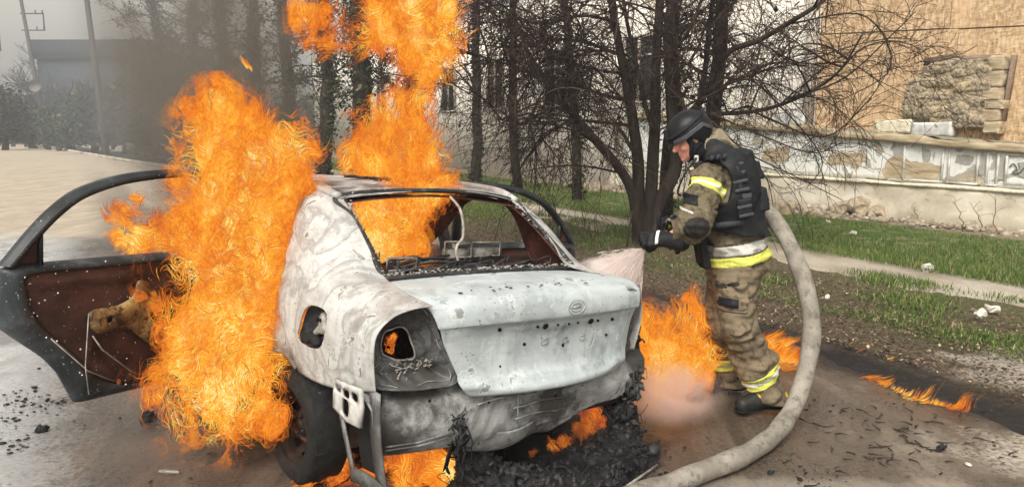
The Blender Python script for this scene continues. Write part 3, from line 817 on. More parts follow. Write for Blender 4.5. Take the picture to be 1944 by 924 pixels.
# long arching shoots at the right, drooping before the boards
for (a, b_, c_, d_) in (((1500, 45), (1640, 30), (1690, 130), (1580, 200)), ((1490, 190), (1600, 150), (1700, 60), (1740, 20)), ((1430, 212), (1560, 260), (1640, 200), (1690, 130)),
                        ((1350, 215), (1440, 255), (1540, 290), (1600, 270)), ((1350, 230), (1420, 290), (1500, 330), (1600, 380)), ((1440, 80), (1520, 120), (1610, 120), (1660, 150)),
                        ((1380, 110), (1480, 200), (1560, 300), (1530, 360)), ((1330, 200), (1380, 280), (1450, 330), (1470, 400)), ((1330, 190), (1420, 150), (1500, 190), (1560, 260))):
    q = spline([P(a[0], a[1], TY - .8), P(b_[0], b_[1], TY - 1.0), P(c_[0], c_[1], TY - 1.1), P(d_[0], d_[1], TY - 1.2)], 18)
    twb.tube(q - tb, np.linspace(.014, .005, 18), 5, False, .7)
    for k in range(0 if QUICK else 8):
        t = int(g.integers(2, 17)); dd = q[t] - q[t - 1]; dd /= np.linalg.norm(dd)
        grow(twb, q[t] - tb, dd + g.normal(0, .55, 3), g.uniform(.4, 1.0), .0058, 1, g, .6, .5, 6, (5,), 0, .7, .0030)
twb.build('twigs', twig_m, tree)
stake = MB().tube([P(1200, 400, TY - .4), P(1189, 475, TY - .5)], .012, 5).build('leaning_stake', bark); tag(stake, 'thin dark stake leaning against the foot of the bare tree', 'stake')

# ivy covered trees in a row between path and wall
m = Mt('ivy_leaf')
ivy_m = m.pbr(m.ramp(m.attr('v'), [(0, (.012, .018, .008)), (.5, (.028, .042, .014)), (.85, (.06, .075, .025)), (1, (.16, .13, .07))]), .6)
IVY = [(1262, 12.6, .13, 'straight dark trunk directly behind the bare tree stems'), (1350, 12.9, .16, 'thick dark ivied trunk above the firefighter helmet'), 
       (1095, 17.0, .12, 'dim ivied trunk behind the left twigs of the bare tree'), (985, 19.5, .13, 'dark ivied trunk just right of the tall roof flame'), (905, 22, .16, 'ivy trunk touching the right edge of the tall flame'),
       (790, 23, .24, 'ivied trunk hidden behind the column of roof flame'), (690, 21, .30, 'thickest dark ivied trunk seen below the arm of flame'), (612, 24, .26, 'ivied trunk left of the thickest one under the flame arm'),
       (545, 25, .26, 'ivied trunk at the right border of the smoke'), (495, 28, .26, 'ivied trunk half veiled by brown smoke'), (440, 30, .28, 'ivied trunk in the thick of the brown smoke'), (380, 34, .3, 'faint ivied trunk behind grey smoke'),
       (325, 38, .3, 'faintest ivied trunk at the left of the smoke row')]
def ivy_tree(px, Y, w, lab, seed, H=8.5, kind_leaf=3600):
    g = np.random.default_rng(seed); X = (px - 972) / FPX * (Y * math.cos(PITCH) + .26)
    o = empty('ivy_covered_tree', (X, Y, 0), lab, 'tree', 'ivy covered trees along the wall')
    z = np.linspace(0, H, 14); q = np.stack([np.cumsum(g.normal(0, .05, 14)), np.cumsum(g.normal(0, .05, 14)), z], 1)
    b = MB(); b.tube(q, np.linspace(w, w * .45, 14), 9); b.build('trunk', bark, o)
    if QUICK: return o
    n = kind_leaf; t = g.uniform(0.02, 1, n) ** 1.0; a = g.uniform(0, 6.28, n)
    ww = Waves(seed, (2, 5, 9), 5); base = np.stack([np.interp(t * H, z, q[:, k]) for k in range(3)], 1)
    dr = np.stack([np.cos(a), np.sin(a), 0 * a], 1)
    rad = w * (1.0 - .35 * t) + np.abs(g.normal(0, .10, n)) * np.clip(1 + .8 * ww(base + dr), .1, 3)
    pts = base + dr * rad[:, None]
    lf = flakes(pts, .03, .075, seed, 'ivy', ivy_m, 1.0); lf.parent = o
    b = MB(); lp = []
    for k in range(15 if px < 880 else 7):
        i = int(g.integers(3, 13)); dd = np.array([g.normal(), g.normal() * .6, g.uniform(.0, .9)])
        st = len(b.V)
        grow(b, q[i], dd, g.uniform(1.4, 3.2), g.uniform(.02, .045), 2, g, .1, .5, 6, (5, 4), .2, .8, .006)
        for V in b.V[st:]:
            if g.uniform() < (.8 if px < 880 else .3): lp.append(V[g.integers(0, len(V), 9)] + g.normal(0, .07, (9, 3)))
    b.build('branches', twig_m, o)
    lp = lp or [q[3:6]]
    l2 = flakes(np.concatenate(lp), .025, .06, seed + 1, 'ivy', ivy_m, 1.0); l2.parent = o
    return o
for i, (px, Y, w, lab) in enumerate(IVY): ivy_tree(px, Y, w, lab, 500 + i, 8.5 if Y > 15 else 6.5, (2900 if px < 880 else 900) if Y > 15 else 500)

# far left background: poles, hedge-dark trees, a block of flats
pole_m = simple('weathered_pole', (.07, .07, .07), .9)
def XY(px, Y): return (px - 972) / FPX * (Y * math.cos(PITCH) + .26)
def pole(px, Y, H, lab, arms=True, dx=-.4):
    o = empty('utility_pole', (XY(px, Y), Y, 0), lab, 'utility pole', 'utility poles along the far road')
    MB().tube([(0, 0, 0), (dx * .5, 0, H * .5), (dx, 0, H)], [.20, .17, .13], 10).build('pole', pole_m, o)
    if arms:
        b = MB()
        for z in (H - 1.3, H - 2.6): b.box((dx + .8, 0, z), (1.9, .09, .09)); [b.tube([(dx + .8 + k, 0, z), (dx + .8 + k, 0, z + .28)], .05, 6) for k in (-.6, .3, .85)]
        b.box((dx + 1.7, 0, H - 1.9), (.08, .08, 1.3))
        b.build('cross_arm', pole_m, o)
    return o
pole(203, 46, 12.0, 'nearest tall pole rising through the thin smoke', False, -.55)
q = pole(92, 62, 12.2, 'pole with cross arms and a round pale sign', True, -1.1)
b = MB(); th = np.linspace(0, 6.283, 17)[:-1]
V = np.concatenate([[(.5 * math.cos(t) - .45, -.24, 5.1 + .42 * math.sin(t)) for t in th], [(.5 * math.cos(t) - .45, -.30, 5.1 + .42 * math.sin(t)) for t in th]])
bm = [tuple(range(16)), tuple(range(31, 15, -1))] + [(i, (i + 1) % 16, 16 + (i + 1) % 16, 16 + i) for i in range(16)]
b.add(V, bm); b.build('round_sign', simple('pale_sign', (.13, .13, .12), .8), q, False)
pole(26, 72, 11.6, 'farthest leaning pole at the left edge', True, -2.0)
fl = empty('apartment_block', (XY(236, 78), 80, 0), 'dark blue-grey block seen faintly through smoke beyond the poles', 'building')
fw = simple('blue_grey_wall', (.028, .036, .048), .9, 0, .2, .5)
MB().box((0, 0, 4.3), (13.5, 9, 8.6)).build('wall', fw, fl, False)
MB().box((0, 0, 9.48), (14.4, 9.8, 1.8)).build('roof', simple('dark_roof', (.022, .028, .036), .9), fl, False)
for i in range(6):
    for j in range(2):
        MB().box((-5.3 + i * 2.1, -4.52, 2.2 + j * 3.2), (1.1, .06, 1.5)).build('window', wmat, fl, False)
def far_tree(px, Y, H, seed, lab, dense=True, grp='bare trees in the far distance'):
    g = np.random.default_rng(seed); o = empty('distant_tree', (XY(px, Y), Y, 0), lab, 'tree', grp)
    b = MB(); b.tube([(0, 0, 0), (.2, 0, H * .3), (0, 0, H * .6)], [.28, .2, .12], 7); b.build('trunk', bark, o)
    c = MB()
    if QUICK: return o
    for k in range(16 if dense else 12):
        dd = np.array([g.normal(), g.normal(), g.uniform(.3, 1.4)]); z = g.uniform(.12, .6) * H
        grow(c, (0, 0, z), dd, g.uniform(.3, .5) * H, .07, 2, g, .1, .4, 4, (6, 5), .3, .9, .018)
    c.build('crown', twig_m, o)
    if dense:
        n = 3500; p = g.normal(0, 1, (n, 3)); p /= np.linalg.norm(p, axis=1)[:, None]; p *= g.uniform(.2, 1, (n, 1)) ** .5
        w = Waves(seed, (3, 6), 5); p = p * (1 + .25 * w(p))[:, None] * [H * .34, H * .34, H * .46] + [0, 0, H * .5]
        f_ = flakes(p, .08, .22, seed, 'leaves', ivy_m, 1.0); f_.parent = o
    return o
FT = [(10, 60, 4.6, 1, 'low dark evergreen behind the farthest pole'), (60, 66, 4.4, 2, 'low dark evergreen left of the signed pole'), (135, 58, 4.8, 3, 'rounded evergreen right of the signed pole'),
      (180, 52, 5.2, 4, 'evergreen mass behind the nearest pole'), (240, 50, 5.6, 5, 'evergreen mass in front of the blue-grey block'), (300, 46, 6, 6, 'evergreen at the right end of the blue-grey block'), (360, 42, 6.5, 7, 'evergreen dissolving into the brown smoke')]
for px, Y, H, sd_, lab in FT: far_tree(px, Y, H, sd_, lab, True, 'dark evergreens beyond the road')
far_tree(85, 74, 9.5, 21, 'thin bare crown behind the signed pole', False)
far_tree(128, 80, 8.8, 22, 'pale bare crown left of the blue-grey block', False)
far_tree(-30, 84, 9, 23, 'bare crown cut by the left edge', False)
hz_m = simple('hedge_leaf', (.02, .028, .014), .9)
b = MB(); g = np.random.default_rng(90); n = 14000
p = np.stack([g.uniform(-95, -12, n), np.zeros(n), g.uniform(0, 1, n) ** .8], 1); p[:, 1] = 92 + p[:, 0] * .15 + g.normal(0, .9, n); p[:, 2] *= 4.3 + 1.1 * Waves(4, (.2, .5, 1.1), 4)(p * [1, 0, 0])
tag(flakes(p, .2, .5, 3, 'distant_thicket', ivy_m, 1.0), 'dark thicket closing the far end of the road', 'thicket', kind='stuff')
# two far walkers and a bench by the road
def bench(px, py):
    c = G(px, py); o = empty('park_bench', c, 'dark bench standing on the verge beside the signed pole', 'bench')
    wm = simple('bench_wood', (.06, .05, .045), .8)
    MB().box((0, 0, .48), (2.2, .5, .08)).build('seat', wm, o, False); MB().box((0, .27, .85), (2.2, .06, .4)).build('backrest', wm, o, False)
    for s in (-.9, .9): MB().box((s, 0, .23), (.1, .46, .44)).build('leg', wm, o, False)
bench(128, 272)
# ================================================================ BURNT CAR
from mathutils.geometry import delaunay_2d_cdt
CAR_YAW, CAR_ROLL = .68, .076
car = empty('burnt_car', (.165, 3.187, -.059), 'burnt out white four-door car on fire in the middle of the road', 'car', rot=(0, CAR_ROLL, CAR_YAW))

def paint(name, pale, mid, dark, brown=.2, soot=.0, sc=1.0, rough=.55, plain=False):
    m = Mt(name)
    n1 = m.noise(1.9 * sc, detail=5, rough=.5, dist=1.4); n2 = m.noise(9 * sc, detail=8, rough=.62, dist=.9); n3 = m.noise(70, detail=4, rough=.7)
    n4 = m.noise(2.7 * sc, m.map(m.co(), (1, 1, 1), (0, 0, 0), (5, 2, 1)), detail=8, rough=.62, dist=1.0)
    st = m.noise(16 * sc, m.map(m.co(), (.35, .35, 1.6), (R(20), R(12), 0)), detail=6, rough=.6, dist=1.2)
    dr = m.noise(14, m.map(m.co(), (1.5, 1.5, .22)), detail=6, rough=.65)
    md_ = tuple((a + b) / 2 for a, b in zip(pale, mid))
    col = m.ramp(n1, [(.28, mid), (.40, pale), (.47, md_), (.50, mid), (.54, pale), (.62, pale), (.66, md_), (.72, pale)])
    if plain: col = m.ramp(m.noise(3.5 * sc, detail=8, rough=.68, dist=.2), [(.32, mid), (.46, md_), (.54, pale), (.8, pale)])
    col = m.mix(m.math('MULTIPLY', m.mr(st, .48, .66), .40), col, mid)
    col = m.mix(m.math('MULTIPLY', m.mr(dr, .52, .66), .35), col, tuple(c * .8 for c in mid))
    isl = m.mr(n4, .52, .68)
    col = m.mix(m.math('MULTIPLY', isl, .35 + brown * .6), col, tuple(np.array(mid) * (1 - brown) + np.array((.30, .215, .175)) * brown))
    ed = m.mr(n2, .62, .67); col = m.mix(m.math('MULTIPLY', ed, .75), col, dark)
    col = m.mix(m.math('MULTIPLY', m.math('MULTIPLY', m.mr(n2, .585, .61), m.mr(n2, .64, .62)), .5), col, tuple(min(1, c * 1.25) for c in pale))
    col = m.mix(m.math('MULTIPLY', m.math('MULTIPLY', m.mr(n3, .62, .66), m.mr(n4, .45, .6)), .85), col, (.05, .045, .04))
    if soot > 0:
        nl = m.noise(3.2 * sc, m.map(m.co(), (1, 1, 1), (0, 0, 0), (8, 1, 4)), detail=8, rough=.7); col = m.mix(m.math('MULTIPLY', m.mr(nl, .56, .60), .45), col, tuple(c * .62 for c in mid))
        ns = m.noise(2.0, m.map(m.co(), (1, 1, 1), (0, 0, 0), (3, 3, 3)), detail=7, rough=.65)
        col = m.mix(m.mr(ns, .62 - soot * .35, .72 - soot * .3), col, (.06, .058, .056))
    if name == 'burnt_side_paint':      # soot and rust stains left round the arch and the door edge
        x_, y_, z_ = m.xyz(); nz_ = m.noise(7, detail=7, rough=.65)
        rd = m.math('SQRT', m.math('ADD', m.math('POWER', m.math('ABSOLUTE', m.math('SUBTRACT', y_, 1.04)), 2.0), m.math('POWER', m.math('ABSOLUTE', m.math('SUBTRACT', z_, .275)), 2.0)))
        sm = m.mr(m.math('MULTIPLY_ADD', nz_, .22, rd), .56, .44); col = m.mix(m.math('MULTIPLY', sm, .85), col, m.ramp(nz_, [(.4, (.03, .022, .018)), (.65, (.13, .075, .055))]))
        de = m.mr(m.math('MULTIPLY_ADD', nz_, .30, m.math('MULTIPLY_ADD', z_, -.25, y_)), .98, 1.18); col = m.mix(m.math('MULTIPLY', de, .55), col, (.16, .125, .11))
    return m, m.pbr(col, m.mr(n2, .3, .7, rough - .12, rough + .2), .0, m.bump(n3, .25, .002, m.bump(n2, .25, .006, m.bump(isl, .3, .004))))
_, pm_lid = paint('burnt_white_lid_paint', (.47, .53, .555), (.33, .375, .40), (.17, .175, .17), .15, .12, .75, .40, True)
_, pm_side = paint('burnt_side_paint', (.44, .455, .455), (.25, .25, .248), (.10, .095, .09), .35, .10, 1.2, .42)
_, pm_roof = paint('burnt_roof_paint', (.42, .42, .42), (.22, .21, .21), (.08, .075, .07), .4, .35, 1.2, .55)
_, pm_dark = paint('scorched_steel', (.20, .21, .21), (.085, .09, .092), (.025, .026, .028), .1, .55, 2.2, .55)
_, pm_sock = paint('charred_socket', (.13, .135, .14), (.05, .052, .055), (.015, .016, .018), .05, .5, 3.0, .5)
_, pm_panel = paint('ashy_lower_panel', (.36, .375, .38), (.18, .185, .19), (.04, .04, .042), .1, .42, 1.6, .6)
m = Mt('rusty_interior')
n1 = m.noise(6, detail=7, rough=.65, dist=1.0); n3 = m.noise(45, detail=5, rough=.7)
c = m.ramp(n1, [(.3, (.028, .010, .008)), (.5, (.070, .024, .018)), (.7, (.15, .065, .045))])
c = m.mix(m.mr(n3, .64, .70), c, (.30, .20, .17))
rust_m = m.pbr(c, .75, 0, m.bump(n3, .5, .004, m.bump(n1, .5, .01)))
m = Mt('sooty_metal')
n1 = m.noise(7, detail=8, rough=.7); n3 = m.noise(60, detail=4)
c = m.ramp(n1, [(.35, (.010, .011, .012)), (.55, (.035, .037, .04)), (.7, (.13, .135, .14)), (.8, (.30, .30, .30))])
c = m.mix(m.mr(n3, .69, .73), c, (.45, .45, .45))
soot_m = m.pbr(c, .5, 0, m.bump(n1, .6, .008))
m = Mt('door_edge_metal')
n1 = m.noise(5, m.map(m.co(), (1, 1, .6)), detail=7, rough=.6, dist=.6); n3 = m.noise(80, detail=4)
c = m.ramp(n1, [(.35, (.008, .010, .012)), (.55, (.028, .034, .04)), (.72, (.10, .11, .125))])
c = m.mix(m.mr(n3, .66, .69), c, (.30, .30, .31))
dedge_m = m.pbr(c, .38, 0, m.bump(n1, .5, .01))
m = Mt('rusty_door_lining')
n1 = m.noise(4, m.map(m.co(), (1, 1, 1.3)), detail=9, rough=.72, dist=.3); n3 = m.noise(55, detail=3, rough=.6); n4 = m.vor(38)
c = m.ramp(n1, [(.3, (.012, .007, .006)), (.5, (.040, .017, .014)), (.68, (.075, .033, .025)), (.82, (.16, .10, .075))])
c = m.mix(m.mr(n3, .70, .72), c, (.70, .68, .64))
dlin_m = m.pbr(c, .7, 0, m.bump(n3, .4, .004, m.bump(n1, .6, .012)))
m = Mt('burnt_brass')
n1 = m.noise(9, detail=6, rough=.6)
brass_m = m.pbr(m.mix(m.mr(m.noise(30, detail=6, rough=.7), .5, .62), m.ramp(n1, [(.35, (.035, .018, .012)), (.52, (.17, .11, .05)), (.7, (.36, .27, .12))]), (.04, .022, .016)), .5, .3, m.bump(n1, .5, .006))
black_m = simple('charred_black', (.010, .010, .011), .8, 0, .4, 20, .6)
char_m = simple('char_crumbs', (.014, .014, .016), .7, 0, .6, 30, .8, .01)
hole_shade_m = simple('painted_hole_shade', (.006, .006, .007), .9)  # near-black colour stands in for the shade inside open holes

def pip(pt, poly):
    x, y = pt[:, 0], pt[:, 1]; ins = np.zeros(len(pt), bool); n = len(poly)
    for i in range(n):
        a, b = poly[i], poly[(i + 1) % n]
        c = (a[1] > y) != (b[1] > y)
        with np.errstate(divide='ignore', invalid='ignore'):
            xi = (b[0] - a[0]) * (y - a[1]) / (b[1] - a[1]) + a[0]
        ins ^= c & (x < xi)
    return ins

def nearest(pt, poly):
    A = np.array(poly); B = np.roll(A, -1, 0); best = None; bd = None
    for a, b in zip(A, B):
        ab = b - a; t = np.clip(((pt - a) @ ab) / (ab @ ab + 1e-12), 0, 1); q = a + t[:, None] * ab; d = np.linalg.norm(q - pt, axis=1)
        if best is None: best, bd = q.copy(), d
        else:
            k = d < bd; best[k] = q[k]; bd[k] = d[k]
    return best

def dense(poly, n=8, closed=True):
    C = np.array(poly, float)
    if closed:
        E = np.vstack([C[-2:], C, C[:3]]); s = spline(E, (len(E) - 1) * n + 1); return s[2 * n:(len(C) + 2) * n]
    return spline(C, (len(C) - 1) * n + 1)

def patch(name, ctrl, nu, nv, mat, parent, thick=.004, cuts=(), mirror=False, dent=.003, seed=0, post=None, offset=-1):
    A = spline(np.array(ctrl, float), nu); A = spline(A.transpose(1, 0, 2), nv).transpose(1, 0, 2)
    V = A.reshape(-1, 3); i = np.arange(nu - 1)[:, None] * nv; j = np.arange(nv - 1)[None]
    F = np.stack([i + j, i + nv + j, i + nv + j + 1, i + j + 1], -1).reshape(-1, 4)
    if dent:
        w = Waves(seed, (4, 9), 6); V = V + dent * np.stack([w(V), w(V + 5), .5 * w(V + 9)], 1)
    for ax, poly in cuts:
        poly = np.array(poly, float); q = V[:, list(ax)]; ins = pip(q, poly)
        F = F[~ins[F].all(1)]
        k = np.unique(F); k = k[ins[k]]
        if len(k):
            nn = nearest(q[k], poly); V[np.ix_(k, list(ax))] = nn
    if post is not None: V = post(V)
    if mirror: V = V * [-1, 1, 1]; F = F[:, ::-1]
    u = np.unique(F); mp = -np.ones(len(V), int); mp[u] = np.arange(len(u))
    o = mk(name, V[u], mp[F], mat, parent)
    if thick:
        md = o.modifiers.new('thickness', 'SOLIDIFY'); md.thickness = thick; md.offset = offset
    return o

def flat(name, outline, mapf, mat, parent, holes=(), h=.03, thick=.004, smooth=True, relief=None, offset=-1):
    """panel filling a 2-D outline (with holes), mapped to 3-D by mapf"""
    out = np.array(outline, float); vs = []; es = []
    for pl in [out] + [np.array(x, float) for x in holes]:
        b = len(vs); vs += [Vector(p) for p in pl]; es += [(b + i, b + (i + 1) % len(pl)) for i in range(len(pl))]
    lo, hi = out.min(0), out.max(0)
    gx, gy = np.meshgrid(np.arange(lo[0] + h / 2, hi[0], h), np.arange(lo[1] + h / 2, hi[1], h)); gp = np.stack([gx.ravel(), gy.ravel()], 1)
    ok = pip(gp, out) & (np.linalg.norm(nearest(gp, out) - gp, axis=1) > h * .4)
    for x in holes:
        x = np.array(x, float); ok &= ~pip(gp, x) & (np.linalg.norm(nearest(gp, x) - gp, axis=1) > h * .4)
    vs += [Vector(p) for p in gp[ok]]
    v2, e2, f2, *_ = delaunay_2d_cdt(vs, es, [], 0, 1e-5)
    v2 = np.array([v[:] for v in v2]); f2 = np.array([f for f in f2 if len(f) == 3]); c = v2[f2].mean(1); k = pip(c, out)
    for x in holes: k &= ~pip(c, np.array(x, float))
    o = mk(name, mapf(v2), f2[k], mat, parent, smooth)
    if thick:
        md = o.modifiers.new('thickness', 'SOLIDIFY'); md.thickness = thick; md.offset = offset
    return o

# ---- rear quarter panels (left one seen; right mirrored)
QC = [
    [(-.835, .150, .670), (-.855, .135, .800), (-.850, .130, .900), (-.795, .115, .968), (-.722, .095, 1.000), (-.640, .075, 1.012)],
    [(-.846, .380, .612), (-.868, .360, .780), (-.862, .345, .905), (-.812, .320, .990), (-.745, .290, 1.030), (-.672, .270, 1.045)],
    [(-.850, .640, .572), (-.870, .620, .780), (-.864, .600, .920), (-.806, .580, 1.020), (-.700, .570, 1.060), (-.600, .560, 1.062)],
    [(-.850, .950, .560), (-.870, .880, .780), (-.862, .820, .930), (-.800, .770, 1.060), (-.690, .730, 1.140), (-.590, .700, 1.160)],
    [(-.850, 1.260, .540), (-.868, 1.080, .780), (-.858, .990, .950), (-.780, .950, 1.160), (-.670, .930, 1.270), (-.575, .900, 1.285)],
    [(-.850, 1.480, .480), (-.864, 1.220, .780), (-.850, 1.090, .960), (-.750, 1.120, 1.260), (-.650, 1.190, 1.385), (-.560, 1.130, 1.392)],
    [(-.850, 1.560, .440), (-.862, 1.290, .780), (-.846, 1.140, .965), (-.735, 1.230, 1.290), (-.645, 1.400, 1.432), (-.560, 1.330, 1.436)],
]
arc = [(1.04 + .345 * math.cos(t),   .275 + .345 * math.sin(t)) for t in np.linspace(0, 2 * math.pi, 48, endpoint=False)]
fuel = dense([(.545, .905), (.735, .905), (.815, .800), (.835, .730), (.70, .722), (.575, .765)], 4)
def in_fuel_poly(): return fuel
ql = patch('quarter_panel', QC, 130, 90, pm_side, car, .005, [((1, 2), arc), ((1, 2), fuel)], False, .0035, 3)
qr = patch('quarter_panel', QC, 100, 60, pm_side, car, .005, [((1, 2), arc)], True, .0035, 5, lambda V: V * (1 - np.stack([.185 * np.clip((.85 - V[:, 1]) / .6, 0, 1) ** 1.3, 0 * V[:, 0], 0 * V[:, 0]], 1)))
for mi, q in ((False, ql), (True, qr)):
    QI = [[(p[0] + .035 if k > 0 else p[0] + .02, p[1] + .01, p[2] - .012) for k, p in enumerate(row)] for row in QC]
    QI = [[row[k] for k in (2, 3, 4, 5)] for row in QI[2:]]
    patch('inner_pillar_lining', QI, 40, 30, rust_m, q, .003, [], mi, .004, 8, None, 1)
# dark flare round the arch
for sx in (-1, 1):
    b = MB(); pts = [(sx * .858, 1.04 + .345 * math.cos(t), .275 + .345 * math.sin(t)) for t in np.linspace(R(24), R(118), 30)]
    b.tube(pts, .011, 6); b.build('arch_lip', pm_side, ql if sx < 0 else qr)
# wheel wells
def well(sx, yc):
    V = []; n = 20
    for k, t in enumerate(np.linspace(-.2, math.pi + .2, n)):
        for xx in (.84, .45): V.append((sx * xx, yc + .345 * math.cos(t), .285 + .345 * math.sin(t)))
    F = [(2 * i, 2 * i + 2, 2 * i + 3, 2 * i + 1) for i in range(n - 1)]
    cidx = len(V); V.append((sx * .45, yc, .285)); F += [(2 * i + 1, 2 * i + 3, cidx) for i in range(n - 1)]
    return mk('wheel_housing', V, F, soot_m, car)
for sx in (-1, 1):
    for yc in (1.02, 3.42): well(sx, yc)
# fuel filler recess
fr = MB(); fp = fuel; n = len(fp)
V = [(-.862, p[0], p[1]) for p in fp] + [(-.815, .69 + (p[0] - .69) * .9, .81 + (p[1] - .81) * .9) for p in fp] + [(-.812, .69, .81)]
F = [(i, (i + 1) % n, n + (i + 1) % n, n + i) for i in range(n)] + [(n + i, n + (i + 1) % n, 2 * n) for i in range(n)]
fr.add(np.array(V), F); fr = fr.build('fuel_filler_recess', soot_m, ql)
grey_ash = simple('grey_ash_metal', (.30, .29, .27), .6, .2, .5, 25, .6)
V, F = surface_nets(lambda X: smin(sd_ell(X, (-.822, .665, .835), (.025, .035, .052)), np.minimum(sd_caps(X, (-.83, .70, .80), (-.83, .78, .75), .018, .012), sd_caps(X, (-.82, .60, .78), (-.83, .66, .87), .014)), .02), (-.87, .55, .70), (-.77, .86, .92), .006)
mk('filler_neck', V, F, grey_ash, fr)
for p in ((.655, .855), (.69, .85)): MB().add(*tube([(-.838, p[0], p[1]), (-.852, p[0], p[1])], .009, 8)).tube([(-.851, p[0], p[1]), (-.8525, p[0], p[1])], .008, 8).build('filler_hole_disc', hole_shade_m, fr)
V, F = surface_nets(lambda X: smin(sd_caps(X, (-.85, .80, .745), (-.865, .84, .70), .016, .008), sd_ell(X, (-.845, .74, .75), (.018, .07, .026)), .02) + .004 * Waves(9, (60, 120), 6)(X), (-.9, .62, .66), (-.8, .9, .82), .005)
mk('melted_flap', V, F, black_m, fr)

# ---- trunk lid
rows = [ # y, z, left x, right x
    (.548, 1.050, -.585, .600), (.42, 1.058, -.625, .632), (.28, 1.060, -.655, .655), (.14, 1.054, -.655, .665), (.055, 1.036, -.640, .660), (.022, 1.008, -.625, .650),
    (.008, .965, -.605, .640), (.006, .930, -.590, .630), (.016, .914, -.582, .625), (.040, .893, -.572, .618), (.052, .84, -.548, .606), (.055, .76, -.510, .592), (.050, .69, -.478, .578),
    (.030, .645, -.462, .560), (.012, .617, -.440, .535), (.016, .594, -.405, .500), (.045, .586, -.380, .475)]
cols_ = np.linspace(0, 1, 13); LC = []
for k, (y, z, a, b) in enumerate(rows):
    r = []
    for t in cols_:
        x = a + (b - a) * t; s = (2 * t - 1); rec = 0
        if 8 < k < 14 and (t < .12 or t > .88): rec = -.022
        r.append((x, y + .085 * s ** 2 * (1 if k > 3 else k / 4) + rec, z - .022 * s ** 2 * (k < 8)))
    LC.append(r)
def lidpost(V):
    # number plate pressing: a shallow dish in the lower half
    d = np.clip(1 - np.maximum(np.abs((V[:, 0] - .06) / .30), np.abs((V[:, 2] - .77) / .105)) ** 6, 0, 1)
    V = V.copy(); V[:, 1] += .012 * d * (V[:, 1] < .2) * (V[:, 2] < .9); return V
lid = patch('trunk_lid', LC, 170, 130, pm_lid, car, .012, [], False, .002, 13, lidpost)
def lid_pt(px, py, yy=.03, push=0.0):
    """point of the lid's rear face under a pixel of the photograph, in car space (lid measured once, then fixed)"""
    return None
def disc(name, c, rx, rz, mat, parent, y_out=-.006, ry=0.0, n=16, dep=.004):
    th = np.linspace(0, 2 * math.pi, n, endpoint=False)
    x = rx * np.cos(th); z = rz * np.sin(th); X = x * math.cos(ry) - z * math.sin(ry); Z = x * math.sin(ry) + z * math.cos(ry)
    V = [(c[0] + a, c[1] + y_out, c[2] + b) for a, b in zip(X, Z)] + [(c[0] + a, c[1] + y_out + dep, c[2] + b) for a, b in zip(X, Z)]
    F = [tuple(range(n)), tuple(range(2 * n - 1, n - 1, -1))] + [(i, n + i, n + (i + 1) % n, (i + 1) % n) for i in range(n)]
    b = MB(); b.add(np.array(V), F); return b.build(name, mat, parent, False)
def lidy(x, z):
    zs = [r[1] for r in rows[5:]]; ys = [r[0] for r in rows[5:]]
    s = (x - .02) / .6
    return float(np.interp(-z, [-q for q in zs], ys)) + .085 * s * s
HOLES = [(-.055, .882, .016, .011), (-.10, .884, .007, .006), (.245, .876, .017, .011), (.30, .873, .007, .006), (.425, .865, .008, .008), (.49, .842, .010, .015), (.39, .79, .006, .007), (.07, .78, .006, .008),
         (-.16, .808, .008, .007), (-.30, .885, .009, .008), (.02, .882, .005, .005), (.09, .880, .005, .005), (.15, .880, .005, .005), (-.28, .72, .004, .005)]
for x, z, a, b in HOLES: disc('screw_hole_disc', (x, lidy(x, z) + (.0), z), a, b, hole_shade_m, lid, -.010, .5 if a > .012 else 0, 14, .006)  # thin black discs on the skin, painted shade instead of cut holes
# emblem recess: ring and inner ellipse
em = simple('dull_emblem_metal', (.40, .42, .42), .5, .2)
b = MB(); th = np.linspace(0, 2 * math.pi, 33)
b.tube([(.10 + .052 * math.cos(t), lidy(.1, .965) - .004, .965 + .033 * math.sin(t)) for t in th], .0025, 5, False)
b.tube([(.10 + .034 * math.cos(t), lidy(.1, .965) - .004, .965 + .020 * math.sin(t)) for t in th], .0025, 5, False)
b.tube([(.075, lidy(.1, .965) - .004, .965), (.125, lidy(.1, .965) - .004, .965)], .004, 5); b.tube([(.055, lidy(.1, .965) - .003, .968), (.053, lidy(.1, .965) - .004, .966)], .006, 6)
b.build('emblem_mount', em, lid)
# plate light slots and a vertical scratch
sl_m = simple('grey_slot', (.34, .37, .39), .6)
for x, z in ((-.03, .805), (.10, .80), (.22, .795)):
    b = MB(); y = lidy(x, z) + .009; w, h, t = .036, .022, .003
    b.box((x, y, z + h / 2), (w, .004, t)); b.box((x, y, z - h / 2), (w, .004, t)); b.box((x - w / 2, y, z), (t, .0041, h - t)); b.box((x + w / 2, y, z), (t, .0041, h - t)); b.build('plate_slot', sl_m, lid, False)
b = MB(); b.tube([(.235, lidy(.235, z) + (.006 if z < .87 else -.004), z) for z in np.linspace(.88, .70, 12)], .0016, 4); b.build('scratch', sl_m, lid)
# ash flakes and peeled specks on the lid top
g = np.random.default_rng(19); mb = MB()
for i in range(70):
    x = g.uniform(-.5, .6); y = g.uniform(.06, .5); r = g.uniform(.003, .012)
    V, F = stone((x, y, 1.057 + (-.022 * ((x - .02) / .6) ** 2)), (r, r * g.uniform(.4, 1), .002), int(g.integers(1e5)), 1, .5, rotm(z=g.uniform(0, 3))); mb.add(V, F)
tag(mb.build('soot_flakes', char_m, lid), kind='stuff')

